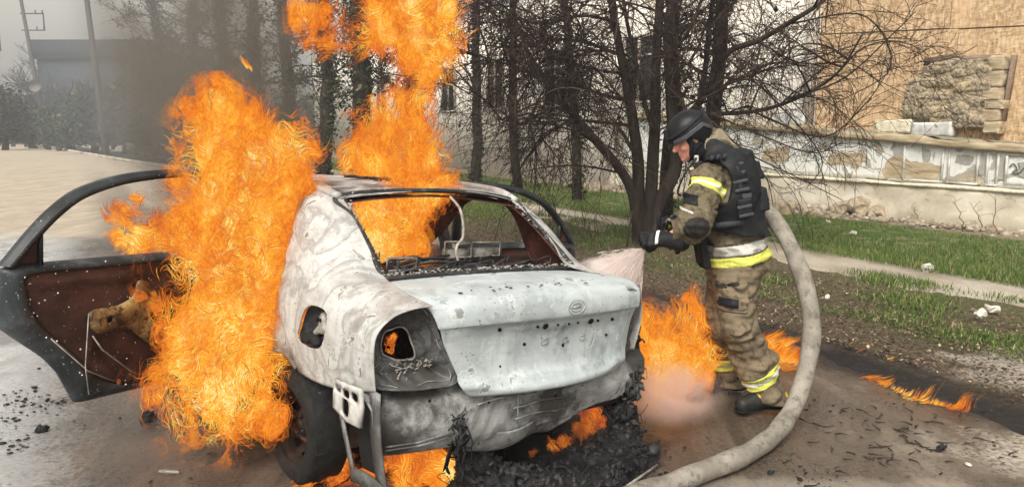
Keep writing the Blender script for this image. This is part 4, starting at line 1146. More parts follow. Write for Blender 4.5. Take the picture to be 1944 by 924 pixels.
# ---- tail lamp sockets
hlw0 = Waves(48, (40, 90), 6)
def tail(sx, parent):
    # outer outline in (x, z) measured on the left side
    out = [(-.838, .685), (-.852, .80), (-.848, .895), (-.800, .955), (-.722, .990), (-.645, 1.002), (-.605, .955), (-.570, .87), (-.520, .765), (-.478, .665), (-.60, .655), (-.72, .66)]
    hole = [(-.765, .785), (-.768, .878), (-.738, .903), (-.690, .903), (-.662, .865), (-.640, .775)]
    O = dense(out, 3); Hh = dense(hole, 3)
    def mp(p):
        x, z = p[:, 0], p[:, 1]; d = np.linalg.norm(nearest(p, O) - p, axis=1)
        dep = .085 * np.clip(d / .05, 0, 1) ** .6
        w = Waves(33, (18, 45, 110), 7, .75)(np.stack([x, 0 * x, z], 1))
        y = .12 + .06 * np.clip((-x - .60) / .25, 0, 1) ** 2 + dep + .011 * w * np.clip(d / .03, 0, 1) - .02 * np.clip((-.60 - x) / -.2, 0, 1)
        return np.stack([x * -sx, y, z], 1)
    o = flat('tail_lamp_socket', O, mp, pm_sock, parent, [Hh], .010, .004)
    b = MB(); g = np.random.default_rng(4)
    hc = dense(hole, 6); hp = mp(hc); hp[:, 1] -= .006; b.tube(np.vstack([hp, hp[:1]]) + .003 * np.stack([hlw0(np.vstack([hp, hp[:1]]))] * 3, 1), .004, 5, False)
    rm = O * .93 + np.array([-.665, .82]) * .07; rp_ = mp(rm); rp_[:, 1] -= .004; rp_ += .004 * np.stack([hlw0(rp_)] * 3, 1); b.tube(rp_, .002, 4, False)
    for i in range(34):
        x = g.uniform(-.80, -.56); z = .735 + g.normal(0, .022); p = mp(np.array([[x, z]]))[0]
        q = spline([p + [0, -.01, 0], p + np.array([g.normal(0, .01), -.010, g.normal(0, .008)]), p + np.array([g.normal(0, .014), -.004, g.normal(0, .012)])], 6); b.tube(q, .0028, 4)
    b.build('melted_lamp_remains', grey_ash, o)
    # rust-red trunk cavity seen through the hole
    cv = MB()
    X0, X1, Z0, Z1, D = -.83, -.60, .72, .95, .32
    for (a_, b_, c_, d_) in (((X0, .22, Z0), (X1, .22, Z0), (X1, .22 + D, Z0), (X0, .22 + D, Z0)), ((X0, .22, Z1), (X1, .22, Z1), (X1, .22 + D, Z1), (X0, .22 + D, Z1)), ((X0, .22, Z0), (X0, .22, Z1), (X0, .22 + D, Z1), (X0, .22 + D, Z0)), ((X0, .22 + D, Z0), (X1, .22 + D, Z0), (X1, .22 + D, Z1), (X0, .22 + D, Z1))):
        cv.add(np.array([a_, b_, c_, d_]) * [-sx, 1, 1], [(0, 1, 2, 3)])
    cv.tube(np.array([(-.80, .30, .73), (-.72, .34, .90), (-.65, .36, .94)]) * [-sx, 1, 1], .016, 5)
    cv.build('rusty_cavity', rust_m, o, False)
    if sx > 0: o.scale = (.82, 1, 1)
    return o
tail(-1, car)
tail(1, car)
# body behind the bumper (bumper burnt away)
RC = []
for (z, y, a, b) in ((.675, .205, -.838, .838), (.640, .180, -.842, .842), (.60, .125, -.84, .84), (.575, .11, -.835, .835), (.50, .105, -.83, .82), (.42, .115, -.81, .79), (.375, .13, -.79, .76)):
    RC.append([(a + (b - a) * t, y + .07 * (2 * t - 1) ** 4 + .012 * math.sin(9 * t + z * 20), z) for t in np.linspace(0, 1, 15)])
rear_cut = [(-.90, .30), (-.90, .405), (-.79, .405), (-.63, .385), (-.485, .375), (-.40, .40), (-.33, .43), (-.27, .35), (-.20, .30), (-.9, .30)]
rp = patch('rear_panel', RC, 60, 150, pm_panel, car, .006, [((0, 2), [(.26, .30), (.30, .395), (.42, .425), (.55, .43), (.64, .47), (.75, .50), (.95, .55), (.95, .30)])], False, .007, 23)
RC2 = []
for (z, y) in ((.40, .125), (.34, .15), (.295, .19), (.27, .24)):
    RC2.append([(x, y + .02 * math.sin(x * 11), z + .012 * math.sin(x * 14 + 1)) for x in np.linspace(-.40, .25, 9)])
patch('sagging_lower_skin', RC2, 20, 60, pm_panel, rp, .004, [((0, 2), [(.12, .2), (.20, .33), (.3, .40), (.4, .2)])], False, .008, 29)
for x, z, a, b in ((-.735, .540, .020, .013), (-.60, .60, .007, .006), (-.30, .55, .006, .006), (.10, .52, .006, .006), (.33, .55, .008, .006)): disc('hole', (x, .115 + .07 * (x / .84) ** 4, z), a, b, hole_shade_m, rp, -.012)
b = MB(); g = np.random.default_rng(6)
for k in range(3):
    z = .55 - .05 * k + g.normal(0, .006); x0 = g.uniform(-.5, -.1); x1 = x0 + g.uniform(.2, .6)
    b.tube([(x, .102 + .07 * (x / .84) ** 4 + g.normal(0, .002), z + .006 * math.sin(x * 20 + k)) for x in np.linspace(x0, x1, 12)], .004, 4)
for x in (-.13, .24): b.tube([(x, .108, .56), (x + .005, .108, .42)], .004, 4)
b.tube([(-.80, .125, .44), (-.66, .112, .435), (-.50, .105, .45)], .005, 4); b.tube([(-.80, .125, .425), (-.66, .112, .42), (-.50, .105, .43)], .004, 4)
tag(b.build('seam_ridge', pm_panel, rp), kind='stuff')
# crumpled scraps hanging at the towing points
def scrap(c, r, seed, name, mat, parent, n=16):
    g = np.random.default_rng(seed); b = MB(); r = np.array(r, float)
    for i in range(n):
        p = np.array(c) + g.normal(0, 1, 3) * r * .5
        pts = [p]
        for k in range(4): pts.append(pts[-1] + g.normal(0, .35, 3) * r + np.array([0, 0, -.10]) * r)
        q = spline(pts, 9); w = g.uniform(.003, .010)
        up = g.normal(size=3) * w; V = np.concatenate([q - up, q + up]); m_ = len(q)
        b.add(V, [(i_, i_ + 1, m_ + i_ + 1, m_ + i_) for i_ in range(m_ - 1)])
        if i % 2: b.tube(q, .004, 4)
    o = b.build(name, mat, parent); md = o.modifiers.new('thickness', 'SOLIDIFY'); md.thickness = .003; return o
scrap((-.44, .09, .49), (.05, .02, .07), 1, 'crumpled_bracket', soot_m, rp, 18)
scrap((.68, .13, .50), (.04, .04, .07), 2, 'crumpled_bracket', soot_m, rp, 26)
scrap((.62, .16, .36), (.05, .05, .08), 3, 'hanging_char', black_m, rp, 24)
scrap((.80, .25, .72), (.03, .04, .06), 4, 'crumpled_bracket', soot_m, rp, 10)
scrap((-.43, .12, .36), (.05, .03, .10), 5, 'hanging_char', black_m, rp, 20)
# skirt and bracket hanging behind the left rear wheel
sk = [(-.86, .50, .60), (-.86, .36, .60), (-.87, .20, .645)]
b = MB()
q = spline([(-.845, .47, .600), (-.86, .40, .50), (-.855, .33, .36), (-.85, .285, .265)], 14)
V = np.concatenate([q + [0, .022, 0], q + [-.004, -.022, 0]]); F = [(i, i + 1, 14 + i + 1, 14 + i) for i in range(13)]; b.add(V, F)
q2 = spline([(-.84, .15, .665), (-.842, .13, .50), (-.835, .10, .36), (-.83, .07, .275)], 14)
V = np.concatenate([q2 + [0, .05, 0], q2 + [.0, -.03, 0]]); b.add(V, F)
q3 = spline([(-.85, .30, .275), (-.84, .18, .29), (-.83, .06, .275)], 10); V = np.concatenate([q3 + [0, 0, .03], q3 + [0, 0, -.03]]); b.add(V, [(i, i + 1, 11 + i, 10 + i) for i in range(9)])
o = b.build('hanging_skirt', pm_dark, car); md = o.modifiers.new('thickness', 'SOLIDIFY'); md.thickness = .008
V = [(-.80, .44, .60), (-.80, .17, .66), (-.79, .15, .30), (-.79, .33, .28)]; b = MB(); b.add(np.array(V), [(0, 1, 2, 3)]); b.build('skirt_backing', black_m, o, False)
def mpb(p): return np.stack([np.full(len(p), -.872), p[:, 0], p[:, 1]], 1)
cells = [dense([(y0 + .004, z0 + .004), (y1 - .004, z0 + .004), (y1 - .004, z1 - .004), (y0 + .004, z1 - .004)], 3) for (y0, y1, z0, z1) in ((.36, .415, .605, .640), (.285, .35, .60, .640), (.21, .275, .605, .645), (.285, .35, .525, .595))]
brk = flat('bumper_bracket', [(.43, .595), (.43, .655), (.32, .66), (.19, .672), (.175, .60), (.185, .515), (.30, .505), (.43, .53)], mpb, simple('ashy_bracket', (.42, .42, .41), .6, 0, .4, 14), car, cells, .02, .014)

# ---- roof, rails, windows
RFC = []
for (y, zc, hw, ze) in ((1.07, 1.425, .575, 1.375), (1.30, 1.440, .58, 1.415), (1.8, 1.452, .59, 1.432), (2.3, 1.448, .59, 1.425), (2.75, 1.425, .575, 1.390)):
    RFC.append([(hw * s, y - .05 * (1 - s * s) * (y < 1.1), ze + (zc - ze) * (1 - s * s)) for s in np.linspace(-1, 1, 9)])
roof = patch('roof', RFC, 80, 80, pm_roof, car, .004, [], False, .006, 31)
patch('roof_lining', [[(p[0] * .97, p[1], p[2] - .03) for p in r] for r in RFC], 50, 40, rust_m, roof, .003, [], False, .008, 37, None, 1)
b = MB()
for sx in (-1, 1):
    b.tube(spline([(sx * .575, 1.07, 1.382), (sx * .64, 1.35, 1.425), (sx * .645, 1.9, 1.442), (sx * .635, 2.4, 1.425), (sx * .60, 2.75, 1.385)], 24), .022, 8)
b.build('roof_rail', pm_side, car)
b = MB()
b.tube(spline([(-.60, .56, 1.052), (-.585, .72, 1.165), (-.57, .92, 1.29), (-.555, 1.10, 1.385), (0, 1.02, 1.428), (.555, 1.10, 1.385), (.57, .92, 1.29), (.585, .72, 1.165), (.60, .56, 1.052)], 70), .013, 6)
b.tube(spline([(-.60, .56, 1.045), (0, .50, 1.062), (.60, .56, 1.045)], 30), .011, 6)
b.build('rear_window_frame', soot_m, car)
# crumbled sealant and glass along the window edge
g = np.random.default_rng(31); mb = MB()
eq = spline([(-.585, .58, 1.06), (-.575, .72, 1.165), (-.56, .92, 1.29), (-.55, 1.09, 1.385)], 60); eb = spline([(-.59, .57, 1.062), (0, .515, 1.074), (.59, .57, 1.062)], 120); er = eq * [-1, 1, 1]
for q, k in ((eq, 110), (eb, 300), (er, 90)):
    for i in range(k):
        p = q[g.integers(len(q))] + g.normal(0, .010, 3) * [1, 1, .5]; r = g.uniform(.003, .010); V, F = stone(p, (r, r * .7, r * .5), int(g.integers(1e5)), 1, .5); mb.add(V, F)
tag(mb.build('crumbled_sealant', simple('pale_ash', (.26, .26, .25), .85, 0, .8, 40, .5), car, False), kind='stuff')
# pillars, sills, floor
def bar(name, pts, w, d, mat, parent=car, sxs=(-1, 1)):
    b = MB()
    for sx in sxs:
        q = np.array(pts, float) * [sx, 1, 1]; q = spline(q, 14)
        T = np.gradient(q, axis=0); T /= np.linalg.norm(T, axis=1)[:, None]; nrm = np.array([sx, 0, .0]); sd = np.cross(T, nrm); sd /= np.linalg.norm(sd, axis=1)[:, None]
        R4 = np.stack([q + sd * w / 2 + nrm * d / 2, q - sd * w / 2 + nrm * d / 2, q - sd * w / 2 - nrm * d / 2, q + sd * w / 2 - nrm * d / 2], 1).reshape(-1, 3)
        F = [(4 * i + j, 4 * i + (j + 1) % 4, 4 * i + 4 + (j + 1) % 4, 4 * i + 4 + j) for i in range(13) for j in range(4)]
        b.add(R4, F)
    o = b.build(name, mat, parent); md = o.modifiers.new('bevel', 'BEVEL'); md.width = .008; md.segments = 2; return o
for sx in (-1, 1):
    bar('door_pillar', [(.83, 2.12, .22), (.835, 2.12, .60), (.82, 2.13, .95), (.72, 2.17, 1.25), (.635, 2.2, 1.43)], .10, .05, pm_dark, car, (sx,))
    bar('windscreen_pillar', [(.74, 3.45, .95), (.70, 3.15, 1.18), (.60, 2.75, 1.39)], .06, .05, pm_dark, car, (sx,))
    bar('sill', [(.80, 1.35, .22), (.80, 2.2, .20), (.80, 3.1, .22)], .12, .10, pm_dark, car, (sx,))
b = MB(); b.box((0, 2.2, .20), (1.56, 2.7, .03)); b.box((0, .62, .40), (1.3, .9, .03)); b.box((0, 1.12, .62), (1.3, .03, .5))
b.build('floor_pan', rust_m, car, False)
b = MB(); b.box((0, 1.05, 1.01), (1.2, .30, .02)); b.box((0, .74, 1.015), (1.18, .30, .015)); b.build('parcel_shelf', rust_m, car, False)
# dash with burnt cavities, steering wheel, seats
b = MB(); b.box((0, 3.0, .86), (1.4, .30, .22)); b.box((0, 2.92, .60), (.3, .34, .4)); dash = b.build('dashboard', soot_m, car, False)
MB().tube([(-.38 + .18 * math.cos(t), 2.70 + .05 * math.sin(t), .95 + .17 * math.sin(t)) for t in np.linspace(0, 2 * math.pi, 25)], .012, 6, False).tube([(-.38, 2.70, .95), (-.38, 2.95, .88)], .02, 6).build('steering_wheel', soot_m, car)
def seat_frame(x):
    b = MB(); L_ = .22
    b.tube(spline([(x - L_, 2.32, .42), (x - L_ * .9, 2.12, .85), (x - L_ * .6, 2.05, 1.12), (x + L_ * .6, 2.05, 1.12), (x + L_ * .9, 2.12, .85), (x + L_, 2.32, .42)], 30), .014, 6)
    for k in range(6): b.tube([(x - L_ * .85, 2.20 - .026 * k, .55 + .09 * k), (x + L_ * .85, 2.20 - .026 * k, .55 + .09 * k)], .005, 4)
    b.tube(spline([(x - L_, 2.30, .40), (x - L_, 2.75, .42), (x + L_, 2.75, .42), (x + L_, 2.30, .40)], 16), .014, 6)
    for s in (-.07, .07): b.tube([(x + s, 2.05, 1.10), (x + s, 2.04, 1.24)], .006, 5)
    b.tube(spline([(x - .12, 2.04, 1.20), (x - .10, 2.03, 1.30), (x + .10, 2.03, 1.30), (x + .12, 2.04, 1.20)], 12), .010, 5)
    b.build('seat_frame', soot_m, car)
seat_frame(-.38); seat_frame(.38)
# tangle of wires and a lamp frame on the shelf
g = np.random.default_rng(12); b = MB()
for i in range(34):
    x0 = g.uniform(-.52, .15); y0 = g.uniform(.62, .95); a = g.uniform(-.5, .5); L_ = g.uniform(.12, .45)
    q = spline([(x0, y0, 1.045), (x0 + L_ * .5, y0 + a * .2, 1.045 + abs(g.normal(0, .03))), (x0 + L_, y0 + a * .35 + .05, 1.05 + abs(g.normal(0, .02)))], 8); b.tube(q, g.uniform(.0025, .008), 4)
for i in range(26):
    x0 = g.uniform(-.5, .55); q = spline([(x0, .64 + g.normal(0, .05), 1.04), (x0 + g.normal(0, .03), .66, 1.06 + abs(g.normal(0, .025))), (x0 + g.normal(0, .05), .68, 1.04)], 7); b.tube(q, .004, 4)
b.build('burnt_wires', soot_m, car)
b = MB(); lb_m = simple('scorched_bracket', (.14, .13, .12), .6, 0, .7, 20)
for (x0, x1, z0, z1, y) in ((-.52, -.36, 1.06, 1.12, .66), (.02, .20, 1.06, 1.15, .98), (.22, .42, 1.06, 1.14, 1.0)):
    b.tube([(x0, y, z0), (x0, y, z1), (x1, y, z1), (x1, y, z0), (x0, y, z0)], .007, 5)
    if x0 > 0: b.box(((x0 + x1) / 2 + .02, y + .03, 1.07), (x1 - x0, .05, .07))
    b.build('lamp_bracket', lb_m, car); b = MB()
b = MB(); b.tube(spline([(-.02, .78, 1.05), (-.03, .80, 1.14), (.04, .84, 1.20), (.03, .86, 1.33), (.02, .95, 1.40)], 18), .008, 5); b.build('dangling_strap', grey_ash, car)
# torn roof lining sagging diagonally
HLP = dense([(-.115, 1.13), (-.02, 1.215), (.06, 1.275), (.19, 1.37), (.25, 1.42), (.42, 1.40), (.47, 1.375), (.40, 1.31), (.33, 1.18), (.24, 1.08), (.13, 1.03), (.02, 1.03), (-.07, 1.06)], 4)
hlw = Waves(47, (6, 13, 30), 7, .7)
def hlmap(p):
    X = np.stack([p[:, 0], 0 * p[:, 0], p[:, 1]], 1)
    return np.stack([p[:, 0] + .006 * hlw(X + 4), 1.32 + .045 * hlw(X) + .25 * np.clip(1.25 - p[:, 1], -.2, .3), p[:, 1] + .006 * hlw(X + 9)], 1)
flat('sagging_headliner', HLP, hlmap, rust_m, car, [], .02, .006)
# roof edge debris
g = np.random.default_rng(14); mb = MB()
for i in range(46):
    x = g.uniform(-.1, .42); p = (x, 1.75 + g.normal(0, .12) - x * .3, 1.458 - .03 * (x / .6) ** 2); r = g.uniform(.01, .035)
    V, F = stone(p, (r * 1.6, r, r * .4), int(g.integers(1e5)), 1, .6, rotm(z=g.uniform(0, 3))); mb.add(V, F)
tag(mb.build('roof_debris', char_m, car, False), kind='stuff')

# ---- doors
def door(sx, hinge_y, phi, name, lining, full=True):
    """rear door hung at the middle pillar; u runs from the hinge to the free edge, n points to the inside of the door"""
    h = np.array([sx * .84, hinge_y, 0]); d = np.array([sx * math.sin(phi), -math.cos(phi), 0]); nn = np.array([-sx * math.cos(phi), -math.sin(phi), 0])
    def mp(u, z, n): 
        u, z, n = np.broadcast_arrays(u, z, n); return h + u[:, None] * d + n[:, None] * nn + z[:, None] * np.array([0, 0, 1])
    out = [(.0, .235), (.40, .236), (.79, .238), (.829, .246), (.856, .308), (.907, .416), (.982, .513), (1.091, .612), (1.175, .690), (1.193, .76), (1.178, .90), (1.165, .985), (.6, .99), (0, .985)]
    inn = [(.02, .275), (.33, .272), (.60, .292), (.66, .315), (.735, .352), (.80, .435), (.870, .518), (.95, .60), (1.02, .680), (1.055, .74), (1.08, .815), (1.105, .950), (.6, .955), (.02, .95)]
    def rs(C):
        C = np.array(C, float); E = np.vstack([C, C[:1]]); s = []
        for a, b in zip(E[:-1], E[1:]):
            for t in np.linspace(0, 1, 8, endpoint=False): s.append(a + (b - a) * t)
        s = np.array(s)
        for _ in range(3): s = (np.roll(s, 1, 0) + 2 * s + np.roll(s, -1, 0)) / 4
        return s
    O, I = rs(out), rs(inn); m_ = len(O); ctr = np.array([.6, .62])
    rings = [(O * .93 + ctr * .07, -.075), (O * .985 + ctr * .015, -.060), (O, -.035), (O * .997 + ctr * .003, -.02), (O * .80 + I * .20, .000), (O * .45 + I * .55, .030), (I, .045), (I * .985 + ctr * .015, .030)]
    V = np.concatenate([mp(r[:, 0], r[:, 1], np.full(m_, k)) for r, k in rings]); F = []
    for k in range(len(rings) - 1):
        for i in range(m_): F.append((k * m_ + i, k * m_ + (i + 1) % m_, (k + 1) * m_ + (i + 1) % m_, (k + 1) * m_ + i))
    b = MB(); b.add(V, np.array(F)); dr = b.build(name, dedge_m, car)
    wv_ = Waves(71, (7, 15, 30), 6)
    I2 = I * .985 + ctr * .015
    def mp2(p):
        w = wv_(np.stack([p[:, 0], 0 * p[:, 0], p[:, 1]], 1)); dd = np.clip(np.linalg.norm(nearest(p, I2) - p, axis=1) / .06, 0, 1)
        u, z = p[:, 0], p[:, 1]
        rel = .012 * w * dd - .03 * dd * (((u - .45) ** 2 / .09 + (z - .55) ** 2 / .05) < 1) + .012 * (np.abs(z - .90) < .02) * dd
        return mp(u, z, .030 + rel)
    flat('door_lining', I2, mp2, lining, dr, [], .022, .003)
    O2 = O * .93 + ctr * .07
    flat('door_skin', O2, lambda p: mp(p[:, 0], p[:, 1], np.full(len(p), -.075) - .015 * np.clip(np.linalg.norm(nearest(p, O2) - p, axis=1) / .15, 0, 1)), pm_side, dr, [], .04, .004)
    # window frame
    fo = spline([(1.168, .985), (1.13, 1.03), (1.05, 1.129), (.94, 1.245), (.813, 1.338), (.621, 1.408), (.412, 1.443), (.234, 1.452), (.06, 1.435), (.03, 1.2), (.02, .99)], 70)
    c0 = np.array([.5, .9]); fi = fo + (c0 - fo) / np.linalg.norm(c0 - fo, axis=1)[:, None] * .048
    fi2 = fo + (c0 - fo) / np.linalg.norm(c0 - fo, axis=1)[:, None] * .022
    rr = [(fo, -.05), (fo, -.01), (fi2, .004), (fi2, .016), (fi, .010), (fi, -.045)]; n_ = 70
    V = np.concatenate([mp(r[:, 0], r[:, 1], np.full(n_, k)) for r, k in rr]); F = [(k * n_ + i, k * n_ + i + 1, ((k + 1) % 6) * n_ + i + 1, ((k + 1) % 6) * n_ + i) for k in range(6) for i in range(n_ - 1)]
    b = MB(); b.add(V, np.array(F)); b.build('window_frame', dedge_m, dr)
    b = MB(); V = mp(np.array([1.0, .985, .985, 1.0]), np.array([1.15, 1.15, .98, .98]), np.array([-.03] * 4)); V2 = V + nn * .03
    b.add(np.concatenate([V, V2]), [(0, 1, 2, 3), (7, 6, 5, 4), (0, 4, 5, 1), (1, 5, 6, 2), (2, 6, 7, 3), (3, 7, 4, 0)]); b.build('divider_bar', dedge_m, dr, False)
    flat('corner_filler', [(1.135, .985), (1.09, 1.06), (1.035, 1.125), (1.0, 1.15), (1.0, .985)], lambda p: mp(p[:, 0], p[:, 1], np.full(len(p), -.025)), dlin_m, dr, [], .03, .01)
    if full:
        BR = dense([(.796, .723), (.769, .609), (.634, .614), (.56, .585), (.50, .53), (.42, .47), (.34, .50), (.33, .62), (.374, .73), (.47, .83), (.531, .859), (.56, .78), (.634, .742), (.70, .735)], 3)
        hs = [[(.70 + .016 * math.cos(t), .675 + .016 * math.sin(t)) for t in np.linspace(0, 6.28, 10)[:-1]], [(.445 + .03 * math.cos(t), .65 + .03 * math.sin(t)) for t in np.linspace(0, 6.28, 12)[:-1]]]
        flat('window_regulator', BR, lambda p: mp(p[:, 0], p[:, 1], .055 + .02 * np.clip(np.linalg.norm(nearest(p, BR) - p, axis=1) / .03, 0, 1)), brass_m, dr, hs, .015, .004)
        b = MB()
        b.tube(mp(*[np.array(q) for q in zip((.78, .60, .06), (.73, .52, .06), (.56, .36, .06))]), .004, 4); b.tube(mp(*[np.array(q) for q in zip((.80, .72, .06), (.82, .45, .065), (.80, .30, .06))]), .003, 4)
        b.tube(mp(*[np.array(q) for q in zip((.98, .62, .05), (.80, .42, .055), (.62, .31, .05))]), .003, 4)
        b.build('burnt_cable', grey_ash, dr)
        # latch, screw heads and ash specks
        g = np.random.default_rng(7); mb = MB()
        for i in range(60):
            u, z = g.uniform(.3, 1.1), g.uniform(.3, 1.1); p = np.array([[u, z]])
            if not pip(p, np.array(out))[0]: continue
            q = mp(p[:, 0], p[:, 1], np.array([.052]))[0]; r = g.uniform(.002, .005); V, F = stone(q, (r, r, r), i, 1, .4); mb.add(V, F)
        tag(mb.build('ash_specks', simple('white_ash', (.7, .7, .68), .9), dr), kind='stuff')
    return dr
door(-1, 2.15, R(69), 'rear_door', dlin_m, True)
door(1, 2.10, R(84), 'rear_door', dlin_m, False)
# front doors (closed) and front body
def sect(y, zb=.22, belt=.955): return [(-.82, y, zb), (-.858, y, .42), (-.868, y, .70), (-.845, y, belt)]
for mi in (False, True):
    fd = patch('front_door', [sect(y) for y in (2.16, 2.5, 2.85, 3.16)], 24, 24, pm_side, car, .03, [], mi, .005, 51)
    b = MB(); sx = 1 if mi else -1
    b.tube(spline([(sx * .84, 2.17, .95), (sx * .66, 2.2, 1.40), (sx * .63, 2.45, 1.415), (sx * .60, 2.72, 1.375), (sx * .73, 3.15, 1.15), (sx * .82, 3.2, .96)], 30), .022, 6); b.build('window_frame', dedge_m, fd)
    farc = [(3.42 + .335 * math.cos(t), .285 + .335 * math.sin(t)) for t in np.linspace(0, 2 * math.pi, 40, endpoint=False)]
    FN = [[(-.83, y, .24), (-.862, y, .45), (-.866, y, .68), (-.82, y, .90 - k * .03), (-.72, y, .955 - k * .035)] for k, y in enumerate((3.18, 3.5, 3.8, 4.05))] + [[(-.72, 4.22, .26), (-.75, 4.25, .45), (-.74, 4.25, .62), (-.70, 4.2, .74), (-.62, 4.12, .80)]]
    patch('front_fender', FN, 60, 40, pm_side, car, .005, [((1, 2), farc)], mi, .005, 53)
HD = [[(x, y, z - .05 * (x / .7) ** 2) for x in np.linspace(-w, w, 7)] for (y, z, w) in ((3.42, .985, .72), (3.7, .955, .71), (3.95, .90, .68), (4.15, .82, .62))]
patch('bonnet', HD, 30, 30, pm_roof, car, .006, [], False, .008, 55)
FB = [[(x, 4.30 - .12 * (x / .72) ** 2, z) for x in np.linspace(-.74, .74, 9)] for z in (.24, .40, .55, .68, .78)]
patch('front_panel', FB, 20, 30, pm_dark, car, .006, [], False, .01, 57)
for sx in (-1, 1): disc('headlamp_socket', (sx * .55, 4.29, .66), .13, .07, hole_shade_m, car, .0, 0, 18, .02)
# ---- wheels: rim (steel, with vent holes) and tyre
rim_m = simple('scorched_rim', (.022, .018, .016), .6, .3, .5, 14, .5)
tyre_m = simple('burnt_tyre', (.010, .010, .010), .8, 0, .5, 18, .9, .012)
ash_tyre = simple('ash_tyre', (.07, .065, .06), .95, 0, .6, 14, .9, .02)
def wheel(sx, y, z, flat_t):
    w = bpy.data.objects.new('wheel', None); COL.objects.link(w); w.parent = car; w.location = (sx * .76, y, z)
    prof = [(-.085, .185), (-.09, .195), (-.075, .20), (-.06, .175), (-.02, .165), (.0, .15), (.01, .12), (-.01, .075), (-.035, .06), (-.04, .03), (-.04, .001)]
    n = 40; V = []; F = []
    for (a, r) in prof:
        for k in range(n): t = 2 * math.pi * k / n; V.append((-sx * -a if False else sx * (-a), r * math.cos(t), r * math.sin(t)))
    for i in range(len(prof) - 1):
        for k in range(n):
            if 4 <= i <= 5 and k % 4 in (1, 2) : continue
            F.append((i * n + k, i * n + (k + 1) % n, (i + 1) * n + (k + 1) % n, (i + 1) * n + k))
    b = MB(); b.add(np.array(V), np.array(F)); b.tube([(-sx * .04, 0, 0), (sx * .045, 0, 0)], .03, 12)
    for k in range(4): t = k * math.pi / 2 + .4; b.tube([(sx * .03, .05 * math.cos(t), .05 * math.sin(t)), (sx * .055, .05 * math.cos(t), .05 * math.sin(t))], .009, 6)
    b.tube([(-sx * .09, 0, 0), (-sx * .02, 0, 0)], .185, 24)
    o = b.build('rim', rim_m, w)
    if not flat_t:
        pr = [(-.09, .19), (-.105, .215), (-.10, .26), (-.08, .283), (0, .287), (.08, .283), (.10, .26), (.105, .215), (.09, .19)]
        n = 64; th = np.arange(n) * 2 * math.pi / n; V = []
        for (a, r) in pr:
            V.append(np.stack([np.full(n, sx * a), r * np.cos(th), r * np.sin(th)], 1))
        V = np.concatenate(V); V += .004 * np.stack([Waves(3, (20, 40), 5)(V)] * 3, 1); F = [(i * n + k, i * n + (k + 1) % n, (i + 1) * n + (k + 1) % n, (i + 1) * n + k) for i in range(len(pr) - 1) for k in range(n)]
        b = MB(); b.add(V, np.array(F)); b.build('tyre', tyre_m, w)
    else:
        g = np.random.default_rng(int(y * 10)); b = MB()
        for k in range(50):
            t = g.uniform(0, 6.28); p = [(sx * g.uniform(-.1, .1), .2 * math.cos(t + s), max(.2 * math.sin(t + s), -.19) + g.normal(0, .01)) for s in np.linspace(0, .7, 6)]; b.tube(p, .005, 4)
        b.build('tyre_cords', ash_tyre, w)
wheel(-1, .95, .275, False); wheel(-1, 3.42, .275, False); wheel(1, .95, .325, True); wheel(1, 3.42, .325, True)
# brake drum / axle dark mass
MB().tube([(-.68, .95, .28), (.68, .95, .28)], .05, 10).build('rear_axle', soot_m, car)
# ================================================================ FIREFIGHTER
def cloth(name, base, dark, pale, sc=1.0, rough=.85):
    m = Mt(name); n1 = m.noise(9 * sc, detail=7, rough=.62, dist=.5); n2 = m.noise(32 * sc, detail=5, rough=.6); n3 = m.noise(300, detail=2)
    c = m.ramp(n1, [(.32, dark), (.47, base), (.62, base), (.74, pale)])
    c = m.mix(m.math('MULTIPLY', m.mr(n2, .50, .62), .7), c, dark); n5 = m.noise(3.5, detail=5)
    c = m.mix(m.math('MULTIPLY', m.mr(n5, .52, .66), .45), c, dark)
    return m.pbr(c, rough, 0, m.bump(n3, .25, .002, m.bump(n1, .5, .012)))
jk_m = cloth('muddy_olive_cloth', (.125, .105, .068), (.034, .028, .019), (.25, .22, .15))
tr_m = cloth('muddy_tan_cloth', (.165, .134, .090), (.055, .043, .029), (.28, .24, .17), .8)
vs_m = cloth('black_nylon', (.010, .012, .016), (.005, .006, .008), (.024, .028, .038), 1.5, .6)
hl_m = cloth('black_helmet_shell', (.009, .010, .014), (.004, .005, .007), (.03, .034, .045), 1.2, .42)
gl_m = simple('black_glove', (.008, .009, .013), .65, 0, .4, 30, .4)
pad_m = simple('dark_grey_pad', (.022, .021, .020), .8, 0, .4, 40, .5)
yel_m = simple('yellow_reflective', (.52, .55, .11), .5, 0, .2, 60, .3)
sil_m = simple('silver_reflective', (.44, .44, .42), .45, .1, .2, 60, .3)
whs_m = simple('pale_reflective', (.66, .68, .60), .45, 0, .15, 60, .3)
col_m = simple('pale_hood_cloth', (.42, .40, .32), .85, 0, .3, 18, .5)
skin = Mt('skin'); f = skin.noise(40, detail=4)
skin_m = skin.pbr(skin.ramp(f, [(.3, (.52, .22, .17)), (.7, (.66, .34, .26))]), .5, 0, skin.bump(f, .2, .002), **{'Subsurface Weight': .1})
boot_m = simple('black_boot', (.018, .018, .018), .5, 0, .4, 26, .3)
byl_m = simple('yellow_boot_trim', (.62, .40, .03), .6, 0, .3, 26, .3)

